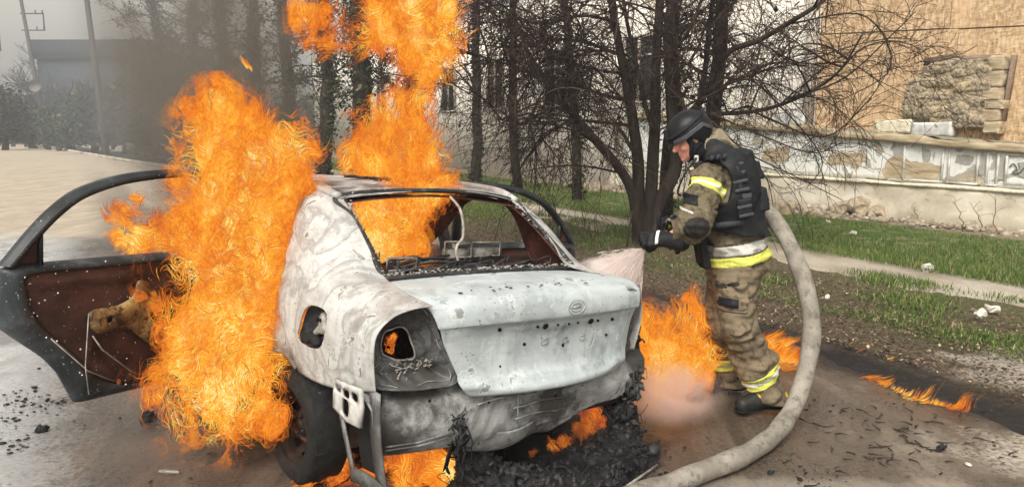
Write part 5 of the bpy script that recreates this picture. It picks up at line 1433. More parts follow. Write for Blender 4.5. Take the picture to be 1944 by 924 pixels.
J = {k: P(*v) for k, v in dict(
    pel=(1396, 492, 4.45), belly=(1391, 440, 4.44), chest=(1376, 362, 4.43), ub=(1370, 315, 4.43), neck=(1352, 292, 4.43), head=(1311, 262, 4.42),
    shL=(1349, 338, 4.25), elL=(1316, 425, 4.13), wrL=(1266, 455, 4.20), shR=(1368, 335, 4.62), elR=(1322, 420, 4.68), wrR=(1284, 424, 4.52),
    hipL=(1402, 512, 4.35), knL=(1399, 615, 4.30), anL=(1462, 752, 4.33), hipR=(1388, 512, 4.55), knR=(1366, 612, 4.60), anR=(1392, 716, 4.66)).items()}
person = empty('person', (float(J['pel'][0]), 4.45, 0), 'firefighter in a dark helmet, body armour vest and muddy turnout suit spraying the burning car', 'person')
PO = np.array(person.location)
def sub(name, fn, lo, hi, h, mat, parent=person, smooth_it=0):
    V, F = surface_nets(fn, lo, hi, h)
    return mk(name, V - PO, F, mat, parent)
wr_ = Waves(101, (14, 30, 60), 7, .6); wr2 = Waves(102, (25, 55, 110), 7, .6)
def fold(X):
    a = wr_(X * [1, 1, 1.4]); b = wr2(X * [.6, .6, 1.1]); return .55 * a + .75 * (.5 - np.abs(b))

# inner body with head, one continuous surface
HM = rotm(y=R(-24))                       # face looks toward -X and down
hc = J['head']
def hp(x, y, z): return hc + HM @ np.array([x, y, z])   # head frame: -x forward
def body_fn(X):
    d = sd_ell(X, hp(.005, 0, .025), (.100, .078, .105), HM)
    d = smin(d, sd_ell(X, hp(-.030, 0, -.055), (.068, .058, .066), HM), .03)
    d = smin(d, sd_caps(X, hp(-.092, 0, .000), hp(-.113, 0, -.032), .010, .015), .012)
    d = smin(d, sd_ell(X, hp(-.088, 0, -.060), (.016, .024, .007), HM), .006); d = smin(d, sd_ell(X, hp(-.086, 0, -.073), (.015, .020, .007), HM), .006)
    d = smin(d, sd_ell(X, hp(-.080, 0, -.100), (.020, .022, .016), HM), .02)
    d = smin(d, sd_caps(X, hp(-.090, -.040, .030), hp(-.090, .040, .030), .012), .015)
    for s in (-1, 1):
        d = -smin(-d, sd_ell(X, hp(-.098, s * .032, .006), (.014, .017, .011), HM), .010)
        d = smin(d, sd_ell(X, hp(-.082, s * .032, .006), (.012, .013, .010), HM), .003)
        d = smin(d, sd_ell(X, hp(-.060, s * .048, -.030), (.028, .020, .022), HM), .02)
        d = smin(d, sd_ell(X, hp(.010, s * .080, -.005), (.020, .010, .032), HM), .006)
    d = smin(d, sd_caps(X, hp(.02, 0, -.06), J['neck'], .055, .062), .03)
    d = smin(d, sd_ell(X, J['chest'], (.11, .17, .19)), .05); d = smin(d, sd_caps(X, J['chest'], J['pel'], .11, .12), .05)
    for s in 'LR':
        d = smin(d, sd_caps(X, J['sh' + s], J['el' + s], .05, .042), .03); d = smin(d, sd_caps(X, J['el' + s], J['wr' + s], .042, .030), .02)
        d = smin(d, sd_caps(X, J['hip' + s], J['kn' + s], .085, .06), .04); d = smin(d, sd_caps(X, J['kn' + s], J['an' + s], .058, .042), .02)
    return d
sub('body', body_fn, (.85, 3.95, .05), (1.75, 4.85, 1.95), .0085, skin_m)
# eyes closed by brow shadow: dark brows
for s in (-1, 1): MB().tube([hp(-.101, s * .018, .024) - PO, hp(-.099, s * .036, .028) - PO, hp(-.090, s * .052, .022) - PO], .004, 5).build('eyebrow', black_m, person)
for s in (-1, 1):
    V, F = surface_nets(lambda X: sd_ell(X, hp(-.0885, s * .032, .005), (.009, .011, .0065), HM), hp(-.0885, s * .032, .005) - .02, hp(-.0885, s * .032, .005) + .02, .002); mk('eye', V - PO, F, simple('dark_eye', (.03, .025, .02), .2), person)

# balaclava
def bala_fn(X):
    d = sd_ell(X, hp(.012, 0, .02), (.104, .084, .108), HM)
    d = smin(d, sd_ell(X, hp(.005, 0, -.055), (.072, .068, .07), HM), .03)
    d = smin(d, sd_caps(X, hp(.01, 0, -.07), J['neck'] + [.0, 0, .0], .070, .085), .04)
    q = (X - hc) @ HM
    return np.maximum(d, -(q[:, 0] + .045 + np.clip(-q[:, 2] - .05, 0, .1) * .5)) + .0015 * wr2(X)
sub('balaclava', bala_fn, hc - .27, hc + .27, .006, gl_m)

# helmet: deep ballistic shell with rim, side rail, rear band
def helm_base(X): return sd_ell(X, hp(.008, 0, .040), (.138, .118, .126), HM)
def helmet_fn(X):
    d = helm_base(X); q = (X - hc) @ HM
    rim = q[:, 2] - (.018 - .070 * np.clip((q[:, 0] + .03) / .08, 0, 1) - .0 * q[:, 0]) 
    return np.maximum(np.maximum(d, -(d + .016)), -rim) + .0012 * wr2(X)
hel = sub('helmet', helmet_fn, hc - .21, hc + .23, .0045, hl_m)
def railf(s):
    def fn(X):
        q = (X - hc) @ HM; d = helm_base(X)
        band = np.abs(q[:, 2] - (.045 - .25 * np.clip(-q[:, 0] - .02, 0, .2) * .6 + .25 * np.clip(q[:, 0] - .02, -.06, .05) - .9 * np.clip(q[:, 0] - .07, 0, .1))) - .014
        return np.maximum(np.maximum(np.maximum(d - .011, -d), band), np.maximum(np.abs(q[:, 0]) - .115, -s * q[:, 1] + .04))
    return fn
for s in (-1, 1): sub('helmet_rail', railf(s), hc - .21, hc + .23, .004, simple('grey_rail', (.05, .055, .065), .5, 0, .3, 40, .3), hel)
def shroud(X): return np.maximum(np.abs(helm_base(X) - .006) - .008, sd_box(X, hp(-.13, 0, .07), (.04, .028, .035), .004, HM))
sub('helmet_mount', shroud, hc - .21, hc + .23, .005, gl_m, hel)
def goggle(X):
    q = (X - hc) @ HM; d = helm_base(X)
    return np.maximum(np.abs(d - .004) - .006, np.abs(q[:, 2] - .085 - .3 * q[:, 0]) - .010)
sub('helmet_strap', goggle, hc - .21, hc + .23, .0045, vs_m, hel)
MB().tube(spline([hp(-.02, -.09, -.0) - PO, hp(-.035, -.078, -.06) - PO, hp(-.06, -.04, -.115) - PO, hp(-.065, 0, -.125) - PO], 12), .006, 5).tube(spline([hp(.06, -.085, -.02) - PO, hp(.0, -.082, -.06) - PO, hp(-.06, -.04, -.115) - PO], 12), .006, 5).build('chin_strap', vs_m, hel)

# jacket
def torso(X):
    d = sd_ell(X, J['chest'] + [.005, 0, -.01], (.165, .225, .235), rotm(y=R(8)))
    d = smin(d, sd_ell(X, J['ub'] + [.0, 0, -.02], (.125, .225, .12), rotm(y=R(14))), .06)
    d = smin(d, sd_ell(X, J['belly'] + [.0, 0, 0], (.168, .205, .18)), .08)
    d = smin(d, sd_ell(X, J['pel'] + [.008, 0, .02], (.196, .225, .19)), .07)
    return d
def sleeve(X, s):
    a, b, c = J['sh' + s], J['el' + s], J['wr' + s]
    d = sd_caps(X, a, b, .098, .080)
    t = np.clip(((X - b) @ (c - b)) / ((c - b) @ (c - b)), 0, 1)
    d = smin(d, sd_caps(X, b, c, .078, .056), .035)
    # bunched rings near the elbow and cuff
    return d + .004 * np.sin(t * 34) * np.exp(-((t - .1) / .25) ** 2) 
hemz = P(1400, 514, 4.45)[2]
def jacket(X):
    d = torso(X)
    for s in 'LR': d = smin(d, sleeve(X, s), .045)
    d = smin(d, sd_caps(X, J['neck'] + [.03, 0, -.02], J['neck'] + [-.02, 0, .045], .105, .090), .05)
    return d
def jacket_fn(X):
    d = jacket(X) + .015 * fold(X) + .003 * wr2(X)
    hem = hemz + .012 * np.sin(X[:, 0] * 14) - X[:, 2]
    neckhole = sd_caps(X, J['neck'] + [-.0, 0, .02], hp(0, 0, -.02), .078, .085)
    cuff = ((X - J['wrL']) @ ((J['wrL'] - J['elL']) / np.linalg.norm(J['wrL'] - J['elL'])))
    return np.maximum(np.maximum(d, hem), -neckhole)
JL, JH = (.90, 3.93, .88), (1.80, 4.92, 1.80)
jkt = sub('jacket', jacket_fn, JL, JH, .0075, jk_m)
def band(name, nrm, p, w, mat, region, lo, hi, parent, h=.0055, base=jacket_fn, off=.0045, th=.006):
    nrm = np.array(nrm, float); nrm /= np.linalg.norm(nrm)
    def fn(X):
        d = base(X); s = np.abs((X - p) @ nrm) - w / 2
        return np.maximum(np.maximum(np.maximum(d - off, -(d + th)), s), region(X))
    return sub(name, fn, lo, hi, h, mat, parent)
hb = P(1398, 470, 4.25); tiltn = (-.18, 0, 1)
nosleeve = lambda X: -(np.minimum(sd_caps(X, J['elL'], J['wrL'], .10), sd_caps(X, J['elR'], J['wrR'], .10)))
band('hem_band', tiltn, P(1398, 476, 4.25), .062, sil_m, nosleeve, (1.05, 4.1, .9), (1.72, 4.8, 1.35), jkt)
band('hem_band', tiltn, P(1398, 498, 4.25), .056, yel_m, nosleeve, (1.05, 4.1, .85), (1.72, 4.8, 1.3), jkt)
for s in 'LR':
    ax = J['el' + s] - J['sh' + s]; p = J['sh' + s] + ax * .24
    reg = lambda X, s=s: sleeve(X, s) - .016
    y0, y1 = (3.95, 4.5) if s == 'L' else (4.5, 4.9)
    nb_ = ax / np.linalg.norm(ax) + np.array([.10, 0, 0])
    band('sleeve_band', nb_, p, .066, yel_m, reg, (1.0, y0, 1.25), (1.6, y1, 1.7), jkt)
    band('sleeve_band', nb_, p, .020, whs_m, reg, (1.0, y0, 1.25), (1.6, y1, 1.7), jkt, off=.0065)
    ax = J['wr' + s] - J['el' + s]; p = J['el' + s] + ax * .80
    band('cuff_band', ax, p, .030, yel_m, reg, (.9, y0 - .05, 1.1), (1.35, y1, 1.6), jkt)
# elbow pad, arm patches
def pad_fn(X): return np.maximum(np.maximum(np.abs(jacket_fn(X) - .004) - .006, sd_ell(X, J['elL'] + np.array([.0, -.06, -.01]), (.075, .09, .068))), -(1.9 - X[:, 2] - .9) * 0 - 1)
sub('elbow_pad', pad_fn, J['elL'] - .17, J['elL'] + .17, .0055, pad_m, jkt)
pp = P(1312, 378, 4.12)
sub('arm_patch', lambda X: np.maximum(np.abs(jacket_fn(X) - .004) - .006, sd_box(X, pp, (.033, .12, .028), .004, rotm(y=R(12)))), pp - .14, pp + .14, .005, gl_m, jkt)
pp2 = P(1302, 399, 4.1)
sub('arm_patch', lambda X: np.maximum(np.abs(jacket_fn(X) - .004) - .006, sd_box(X, pp2, (.030, .12, .008), .003, rotm(y=R(22)))), pp2 - .14, pp2 + .14, .005, sil_m, jkt)
bp = P(1437, 428, 4.25)
sub('back_band', lambda X: np.maximum(np.maximum(np.abs(jacket_fn(X) - .003) - .006, sd_box(X, bp, (.028, .14, .04), .003, rotm(y=R(18)))), -1 - 0 * X[:, 0]), bp - .16, bp + .16, .0055, yel_m, jkt)
# pale hood collar
def collar_fn(X):
    a = J['neck'] + np.array([.045, 0, -.01]); b = J['neck'] + np.array([-.012, 0, .062])
    d = smin(sd_caps(X, a, b, .112, .100), sd_ell(X, J['neck'] + [.07, 0, -.005], (.08, .11, .06), rotm(y=R(30))), .04) + .006 * wr_(X)
    inner = sd_caps(X, a + [-.02, 0, 0], b + (b - a) * 1.4, .082, .092)
    return np.maximum(np.maximum(d, -inner), -(X[:, 0] - J['neck'][0] + .07))
sub('hood_collar', collar_fn, J['neck'] - .25, J['neck'] + .25, .006, cloth('pale_olive_hood', (.30, .27, .19), (.12, .10, .07), (.46, .44, .36), 1.3), jkt)

# vest
def vest_fn(X):
    t = torso(X) + .002 * wr_(X)
    d = t - .028
    q = X - J['chest']
    back = sd_box(X, P(1412, 345, 4.43) + [.0, 0, -.01], (.050, .155, .205), .03, rotm(y=R(-15)))
    d = smin(d, back, .03)
    top = X[:, 2] - (P(1380, 283, 4.43)[2] + .25 * (X[:, 0] - J['chest'][0]))
    bot = (P(1400, 441, 4.3)[2] + .12 * (J['chest'][0] - X[:, 0])) - X[:, 2]
    arm = np.minimum(sd_ell(X, J['shL'] + [-.01, -.06, -.05], (.118, .14, .155)), sd_ell(X, J['shR'] + [-.01, .06, -.05], (.118, .14, .155)))
    neckh = sd_caps(X, J['neck'] + [0, 0, -.02], J['neck'] + [-.05, 0, .2], .115)
    d = np.maximum(np.maximum(np.maximum(d, top), bot), np.maximum(-arm, -neckh))
    sl = np.minimum(sleeve(X, 'L'), sleeve(X, 'R')) - .004
    d = np.maximum(d, -(t + .012))
    d = -smin(-d, sl, .01)
    return d + .0025 * wr2(X)
vest = sub('armour_vest', vest_fn, (1.0, 4.05, 1.05), (1.75, 4.82, 1.78), .007, vs_m)
# flap hanging in front, pouches, straps
def box_part(name, c, b, M, mat, parent, rr=.012, h=.006, amp=.003):
    c = np.asarray(c); r = max(b) * 1.5 + .02
    return sub(name, lambda X: sd_box(X, c, b, rr, M) + amp * wr_(X * 1.5), c - r, c + r, h, mat, parent)
box_part('vest_pouch', P(1438, 378, 4.34), (.045, .07, .07), rotm(y=R(-12)), vs_m, vest)
box_part('vest_pouch', P(1438, 378, 4.52), (.045, .07, .07), rotm(y=R(-12)), vs_m, vest)
box_part('vest_pouch', P(1424, 322, 4.43), (.036, .13, .055), rotm(y=R(-20)), vs_m, vest)
box_part('vest_pouch', P(1412, 392, 4.19), (.045, .03, .05), rotm(y=R(-8)), vs_m, vest)
box_part('front_flap', P(1331, 474, 4.40), (.022, .10, .10), rotm(y=R(-10)), gl_m, vest, .01)
box_part('front_plate', P(1318, 375, 4.43), (.022, .12, .15), rotm(y=R(6)), vs_m, vest, .015)
def strapf(y):
    def fn(X):
        t = torso(X) - .012
        return np.maximum(np.maximum(np.abs(jacket(X) - .012) - .009, np.abs(X[:, 1] - y) - .034), np.maximum(P(1380, 330, 4.4)[2] - X[:, 2], np.minimum(0 * X[:, 0] - 1, 0)))
    return fn
for y in (4.30, 4.56):
    fnn = strapf(y); sub('shoulder_strap', lambda X, fnn=fnn: np.maximum(fnn(X), -(X[:, 0] - P(1330, 300, 4.4)[0])), (1.05, y - .06, 1.45), (1.62, y + .06, 1.80), .006, vs_m, vest)
b = MB()
for k, py in enumerate((312, 328, 344, 360, 392, 408)):
    x0 = P(1396 + k * 4, py, 4.215 - .01 * k); 
    b.box(x0 - PO + [0, -.012, 0], (.085, .012, .018), M=rotm(y=R(-12)))
b.box(P(1418, 372, 4.18) - PO, (.055, .014, .028), M=rotm(y=R(-8)))
o = b.build('webbing', simple('webbing', (.045, .05, .062), .7, 0, .3, 60, .3), vest, False); md = o.modifiers.new('bevel', 'BEVEL'); md.width = .004; md.segments = 2
b = MB()
for (x, y) in ((1350, 300), (1362, 298), (1374, 297)): b.box(P(x, y, 4.22) - PO, (.012, .05, .03), M=rotm(y=R(20)))
b.box(P(1385, 426, 4.19) - PO, (.16, .012, .034), M=rotm(y=R(-6)));
b.build('belt_strap', simple('belt_webbing', (.03, .033, .042), .7, 0, .3, 60, .3), vest, False); b = MB()
b.box(P(1402, 337, 4.19) - PO, (.022, .014, .13), M=rotm(y=R(-14)))
o = b.build('webbing', simple('webbing_light', (.03, .033, .042), .7, 0, .3, 60, .3), vest, False); md = o.modifiers.new('bevel', 'BEVEL'); md.width = .004; md.segments = 2
MB().box(P(1352, 427, 4.20) - PO, (.035, .02, .05)).build('buckle', pad_m, vest, False)
# radio cable
MB().tube(spline([P(1322, 300, 4.28) - PO, P(1300, 330, 4.25) - PO, P(1287, 362, 4.26) - PO, P(1292, 372, 4.28) - PO], 16), .006, 6).build('radio_cable', gl_m, vest)
box_part('radio_clip', P(1322, 302, 4.30), (.012, .015, .022), None, sil_m, vest, .006, .004, 0)
box_part('radio_microphone', P(1327, 318, 4.27), (.022, .018, .038), rotm(y=R(30)), gl_m, vest, .01, .005, 0)

# trousers
def leg(X, s):
    a, k, n = J['hip' + s], J['kn' + s], J['an' + s]
    d = sd_caps(X, a, k, .132, .112); d = smin(d, sd_caps(X, k, n, .108, .100), .05)
    e = n + (n - k) / np.linalg.norm(n - k) * .06
    d = smin(d, sd_caps(X, n, e, .100, .108), .03)
    t = np.clip(((X - k) @ (n - k)) / ((n - k) @ (n - k)), 0, 1)
    rings = .006 * np.sin(t * 46 + 3 * X[:, 1] * 8) * (np.exp(-((t - .95) / .16) ** 2) + .8 * np.exp(-(t / .15) ** 2))
    return d + rings
def trousers(X):
    d = smin(leg(X, 'L'), leg(X, 'R'), .02)
    return smin(d, sd_ell(X, J['pel'] + [0, 0, -.02], (.16, .19, .14)), .05)
def trousers_fn(X):
    d = trousers(X) + .015 * fold(X) + .003 * wr2(X)
    hl = np.where(X[:, 1] < 4.49, P(1465, 757, 4.33)[2] + .10 * (J['anL'][0] - X[:, 0]), P(1390, 728, 4.66)[2])
    return np.maximum(np.maximum(d, hl - X[:, 2]), X[:, 2] - hemz - .08)
trs = sub('trousers', trousers_fn, (1.08, 4.08, .05), (1.85, 4.90, 1.12), .0075, tr_m)
for s in 'LR':
    ax = J['an' + s] - J['kn' + s]; p = J['kn' + s] + ax * (.70 if s == 'L' else .62); n_ = ax / np.linalg.norm(ax) + np.array([-.0, 0, 0])
    lo, hi = p - [.22, .2, .13], p + [.22, .2, .13]
    reg = lambda X, s=s: leg(X, s) - .03
    u = ax / np.linalg.norm(ax)
    band('leg_band', n_, p - u * .030, .030, yel_m, reg, lo, hi, trs, base=trousers_fn)
    band('leg_band', n_, p, .032, whs_m, reg, lo, hi, trs, base=trousers_fn)
    band('leg_band', n_, p + u * .030, .030, yel_m, reg, lo, hi, trs, base=trousers_fn)
pc = P(1385, 575, 4.2)
sub('cargo_pocket', lambda X: np.maximum(np.abs(trousers_fn(X) - .010) - .012, sd_box(X, P(1395, 565, 4.2), (.075, .12, .085), .01)), P(1395, 565, 4.2) - .2, P(1395, 565, 4.2) + .2, .0065, tr_m, trs)
sub('leg_patch', lambda X: np.maximum(np.abs(trousers_fn(X) - .022) - .006, sd_box(X, pc, (.046, .12, .026), .002)), pc - .16, pc + .16, .005, gl_m, trs)
for q_, (px, py, a, w_) in enumerate(((1393, 540, -18, .03), (1375, 547, -12, .026))):
    c_ = P(px, py, 4.2); sub('pocket_flap', lambda X: np.maximum(np.abs(trousers_fn(X) - .018) - .008, sd_box(X, c_, (w_, .12, .010), .004, rotm(y=R(a)))), c_ - .15, c_ + .15, .005, pad_m, trs)

# boots
def boot(s):
    a = J['an' + s]; g0 = G(1450, 797) if s == 'L' else np.array([a[0] - .02, a[1], 0])
    if s == 'L': toe, heel, zb = P(1410, 785, 4.25), P(1484, 774, 4.33), 0.0
    else: toe, heel, zb = np.array([a[0] - .14, a[1] - .02, .07]), np.array([a[0] + .06, a[1], .08]), 0.0
    toe = toe.copy(); heel = heel.copy(); toe[2] = .065; heel[2] = .075
    def up(X):
        d = sd_caps(X, heel + (toe - heel) * .12, a + (a - J['kn' + s]) * .0 + [0, 0, .02], .060, .070)
        d = smin(d, sd_caps(X, heel + (toe - heel) * .35 + [0, 0, .02], toe + [0, 0, -.005], .062, .050), .04)
        return d
    def fn(X): return np.maximum(up(X) + .0015 * wr2(X), .028 - X[:, 2])
    lo = np.minimum(toe, heel) - [.11, .11, .09]; hi = np.maximum(toe, heel) + [.12, .11, .28]
    b = sub('boot', fn, lo, hi, .0055, boot_m)
    sub('sole', lambda X: np.maximum(np.maximum(up(X) - .010, X[:, 2] - .032), .001 - X[:, 2] + .006 * (np.sin((X @ ((toe - heel) / np.linalg.norm(toe - heel))) * 190) > .3) * 1.0), lo, hi, .005, black_m, b)
    mid = heel + (toe - heel) * .52 + np.array([0, 0, .055])
    sub('boot_trim', lambda X: np.maximum(np.abs(up(X) - .001) - .005, sd_ell(X, mid, (.062, .07, .045), rotm(y=R(-25)))), mid - .12, mid + .12, .005, byl_m, b)
    hb_ = heel + np.array([.04, 0, .01])
    sub('boot_trim', lambda X: np.maximum(np.abs(up(X) - .001) - .004, sd_box(X, hb_ + [.0, 0, .02], (.05, .09, .012), .002)), hb_ - .12, hb_ + .12, .005, byl_m, b)
boot('L'); boot('R')

# gloves: palm, four unequal curled fingers and a thumb, closed round the nozzle
def glove(wr, el, kn, side, curl, palmN, axis):
    """wr wrist, kn knuckle centre, axis: direction across the knuckles (index to little), palmN: direction the palm faces"""
    f = (kn - wr); L_ = np.linalg.norm(f); f = f / L_; palmN = palmN / np.linalg.norm(palmN); axis = axis / np.linalg.norm(axis)
    segs = []
    for i, (o_, l_) in enumerate(((-.033, .95), (-.011, 1.05), (.011, 1.0), (.032, .82))):
        p = kn + axis * o_; d = f * .8 + palmN * .3
        for k, ln in enumerate((.042, .030, .024)):
            d = d / np.linalg.norm(d); e = p + d * ln * l_; segs.append((p, e, .0135 - .0012 * k, .0125 - .0012 * k)); p = e
            c, s_ = math.cos(curl[k]), math.sin(curl[k]); d = d * c + (palmN - d * (palmN @ d)) * s_
    th0 = wr + f * .028 - axis * .034; t1 = th0 - axis * .022 + f * .030 + palmN * .022; t2 = t1 + f * .026 + palmN * .024 + axis * .006
    def fn(X):
        q = X - (wr + f * L_ * .52); Mx = np.stack([f, axis, np.cross(f, axis)], 1)
        d = sd_box(X, wr + f * L_ * .55, (L_ * .52, .043, .019), .016, Mx)
        d = smin(d, sd_caps(X, wr - f * .085, wr + f * .02, .062, .040), .02)
        for a, b, ra, rb in segs: d = smin(d, sd_caps(X, a, b, ra, rb), .006)
        d = smin(d, sd_caps(X, th0, t1, .018, .0145), .012); d = smin(d, sd_caps(X, t1, t2, .0145, .012), .005)
        return d + .0008 * wr2(X)
    c = (wr + kn) / 2
    g = sub('glove', fn, c - .17, c + .17, .0042, gl_m)
    Mx = np.stack([f, axis, np.cross(f, axis)], 1)
    sub('glove_stripe', lambda X: np.maximum(np.abs(fn(X) - .001) - .004, sd_box(X, wr + f * .045 - palmN * .02, (.010, .040, .03), .002, Mx)), c - .1, c + .1, .0042, whs_m, g)
    return g
TIP = P(1231, 468, 4.30); NB = P(1300, 436, 4.43)           # nozzle tip and rear coupling
nax = (TIP - NB) / np.linalg.norm(TIP - NB)
kL = P(1232, 453, 4.235)
glove(J['wrL'] + [-.01, 0, 0], J['elL'], kL, -1, (.9, 1.15, .9), np.array([.12, .75, -.62]), np.array([-.10, .55, .80]) * -1)
kR = P(1262, 424, 4.46)
glove(J['wrR'], J['elR'], kR, 1, (1.1, 1.2, 1.0), np.array([-.1, -.75, -.35]), np.array([-.35, .2, -.9]))

# nozzle, held in both gloves
noz = empty('hose_nozzle', TIP, 'black fire nozzle with steel bale handle gripped in both gloves', 'nozzle')
steel = simple('worn_steel', (.42, .42, .41), .35, .8, .3, 40, .2)
q0 = lambda t: NB + (TIP - NB) * t - TIP
MB().tube([q0(.0), q0(.25), q0(.26), q0(.60), q0(.62), q0(1.0)], [.028, .028, .034, .034, .026, .030], 20).build('barrel', gl_m, noz)
MB().tube([q0(.88), q0(.90), q0(1.02), q0(1.025)], [.030, .037, .038, .030], 20).build('tip_ring', pad_m, noz)
MB().tube([q0(-.12), q0(-.10), q0(.06), q0(.07)], [.040, .047, .047, .040], 16).build('coupling', steel, noz)
up_ = np.array([0, 0, 1.0]) - nax * nax[2]; up_ /= np.linalg.norm(up_); sd2 = np.cross(nax, up_)
b = MB(); c_ = q0(.42)
b.tube(spline([c_ + sd2 * .036, c_ + sd2 * .040 + up_ * .05, c_ + up_ * .105 - nax * .02, c_ - sd2 * .040 + up_ * .05, c_ - sd2 * .036], 20), .008, 7)
b.tube([c_ + sd2 * .045, c_ - sd2 * .045], .014, 10); b.build('bale_handle', steel, noz)
MB().tube([q0(.35) - up_ * .02, q0(.30) - up_ * .12], [.017, .015], 10).build('pistol_grip', gl_m, noz)
MB().tube(spline([q0(.52) + up_ * .03, q0(.56) + up_ * .10 + nax * .02, q0(.54) + up_ * .17], 8), [.013] * 8, 8).build('lever', gl_m, noz)

# hose: from the coupling under the far arm, out behind the back, down in a loop and off toward the camera
m = Mt('dirty_hose'); n1 = m.noise(8, detail=6, rough=.6); n3 = m.noise(260, m.map(m.co(), (1, 1, 1)), detail=2); n4 = m.noise(22, detail=7, rough=.75)
c = m.ramp(n1, [(.3, (.15, .138, .118)), (.55, (.25, .235, .205)), (.75, (.34, .32, .285))])
c = m.mix(m.math('MULTIPLY', m.mr(n4, .50, .64), .75), c, (.085, .075, .06)); c = m.mix(m.math('MULTIPLY', m.mr(m.noise(5, detail=6), .55, .7), .5), c, (.07, .055, .04))
hose_m = m.pbr(c, .82, 0, m.bump(n3, .4, .002, m.bump(n4, .35, .005)))
HP = [NB - nax * .02, NB - nax * .12 + [0, .02, .0], P(1370, 428, 4.70), P(1430, 402, 4.62), P(1462, 408, 4.48), P(1497, 455, 4.38), P(1523, 520, 4.28), P(1537, 600, 4.20), P(1533, 680, 4.12),
      P(1512, 765, 4.02)]
HP[-1][2] = max(HP[-1][2], .16)
for (px, py) in ((1470, 826), (1400, 868), (1310, 905), (1215, 935), (1080, 985)): HP.append(G(px, py, .052))
q = spline(HP, 220); wob = Waves(88, (6, 13), 5); q = q + .004 * np.stack([wob(q), wob(q + 2), 0 * wob(q)], 1)
q[:, 2] = np.maximum(q[:, 2], .050)
rr = np.full(220, .050) + .0022 * wob(q * 3); rr[:22] = np.linspace(.034, .052, 22)
hose = MB().tube(q, rr, 22).build('fire_hose', hose_m); tag(hose, 'thick grey-brown water-filled fire hose looping from behind the firefighter down to the road', 'hose')
# ================================================================ FIRE, SMOKE, WATER, DEBRIS
S.cycles.transparent_max_bounces = 64
def fire_mat(name, strength, hue=0.0):
    m = Mt(name)
    heat = m.attr('burn'); lay = m.attr('layer')
    v = m.co()
    vz = m.map(v, (1, 1, .62))
    d1 = m.n('TexNoise', {'Vector': vz, 'Scale': 5.0, 'Detail': 5.0, 'Roughness': .6, 'Distortion': 1.8})
    d0 = m.n('TexNoise', {'Vector': vz, 'Scale': 2.1, 'Detail': 3.0, 'Roughness': .55, 'Distortion': 1.0})
    rg = m.n('TexNoise', {'Vector': vz, 'Scale': 10.0, 'Detail': 3.0, 'Roughness': .6, 'Distortion': 2.4})
    rg2 = m.n('TexNoise', {'Vector': vz, 'Scale': 24.0, 'Detail': 3.0, 'Roughness': .6, 'Distortion': 1.8})
    ri = lambda q, w: m.mr(m.math('ABSOLUTE', m.math('SUBTRACT', q, .5)), w, .0)
    f = m.math('ADD', m.math('MULTIPLY', ri(rg, .09), .34), m.math('MULTIPLY', ri(rg2, .10), .24))
    f = m.math('ADD', m.math('ADD', f, .12), m.math('MULTIPLY_ADD', m.math('SUBTRACT', d1, .5), 1.5, m.math('MULTIPLY', m.math('SUBTRACT', d0, .5), 1.9)))
    shell = m.math('GREATER_THAN', lay, .5)
    hs = m.math('ADD', m.math('MULTIPLY', f, .85), m.math('MULTIPLY_ADD', heat, .62, -.24))
    h = m.n('Mix', {0: shell, 2: m.math('ADD', heat, m.math('MULTIPLY_ADD', m.math('SUBTRACT', d1, .5), 1.2, m.math('MULTIPLY', m.math('SUBTRACT', d0, .5), 1.8))), 3: hs}, out=0, data_type='FLOAT')
    col = m.ramp(h, [(.0, (.36, .070, .020)), (.16, (.60, .115, .016)), (.34, (.90, .205, .018)), (.52, (1.0, .32, .022)), (.70, (1.0, .50, .040)), (.85, (1.0, .70, .12)), (1.0, (1.0, .90, .42))])
    hole = m.mr(m.math('MULTIPLY_ADD', d1, .55, m.math('MULTIPLY', d0, .45)), .39, .50)
    em = m.n('Emission', {'Color': col, 'Strength': strength})
    tr = m.n('BsdfTransparent', {})
    a1 = m.mr(m.math('ADD', f, m.math('MULTIPLY', heat, .5)), .34, .62)         # outer shell
    a2 = m.mr(m.math('ADD', f, m.math('MULTIPLY', heat, .5)), .12, .42)
    ash = m.n('Mix', {0: m.math('GREATER_THAN', lay, 1.5), 2: a1, 3: a2}, out=0, data_type='FLOAT')
    al = m.n('Mix', {0: shell, 2: m.math('MULTIPLY', m.attr('alpha'), m.math('MULTIPLY_ADD', hole, .75, .25)), 3: m.math('MULTIPLY', m.math('MULTIPLY', ash, m.attr('alpha')), hole)}, out=0, data_type='FLOAT')
    o = m.n('MixShader', {0: al, 1: tr, 2: em})
    m.m.cycles.emission_sampling = 'NONE'
    return m.surf(o)
FM = fire_mat('flame', .68)

def blob_sdf(B):
    def fn(X):
        d = None
        for c, r in B:
            e = np.linalg.norm((X - c) / [1, 1.15, 1], axis=1) - r
            d = e if d is None else smin(d, e, .07)
        return d
    return fn

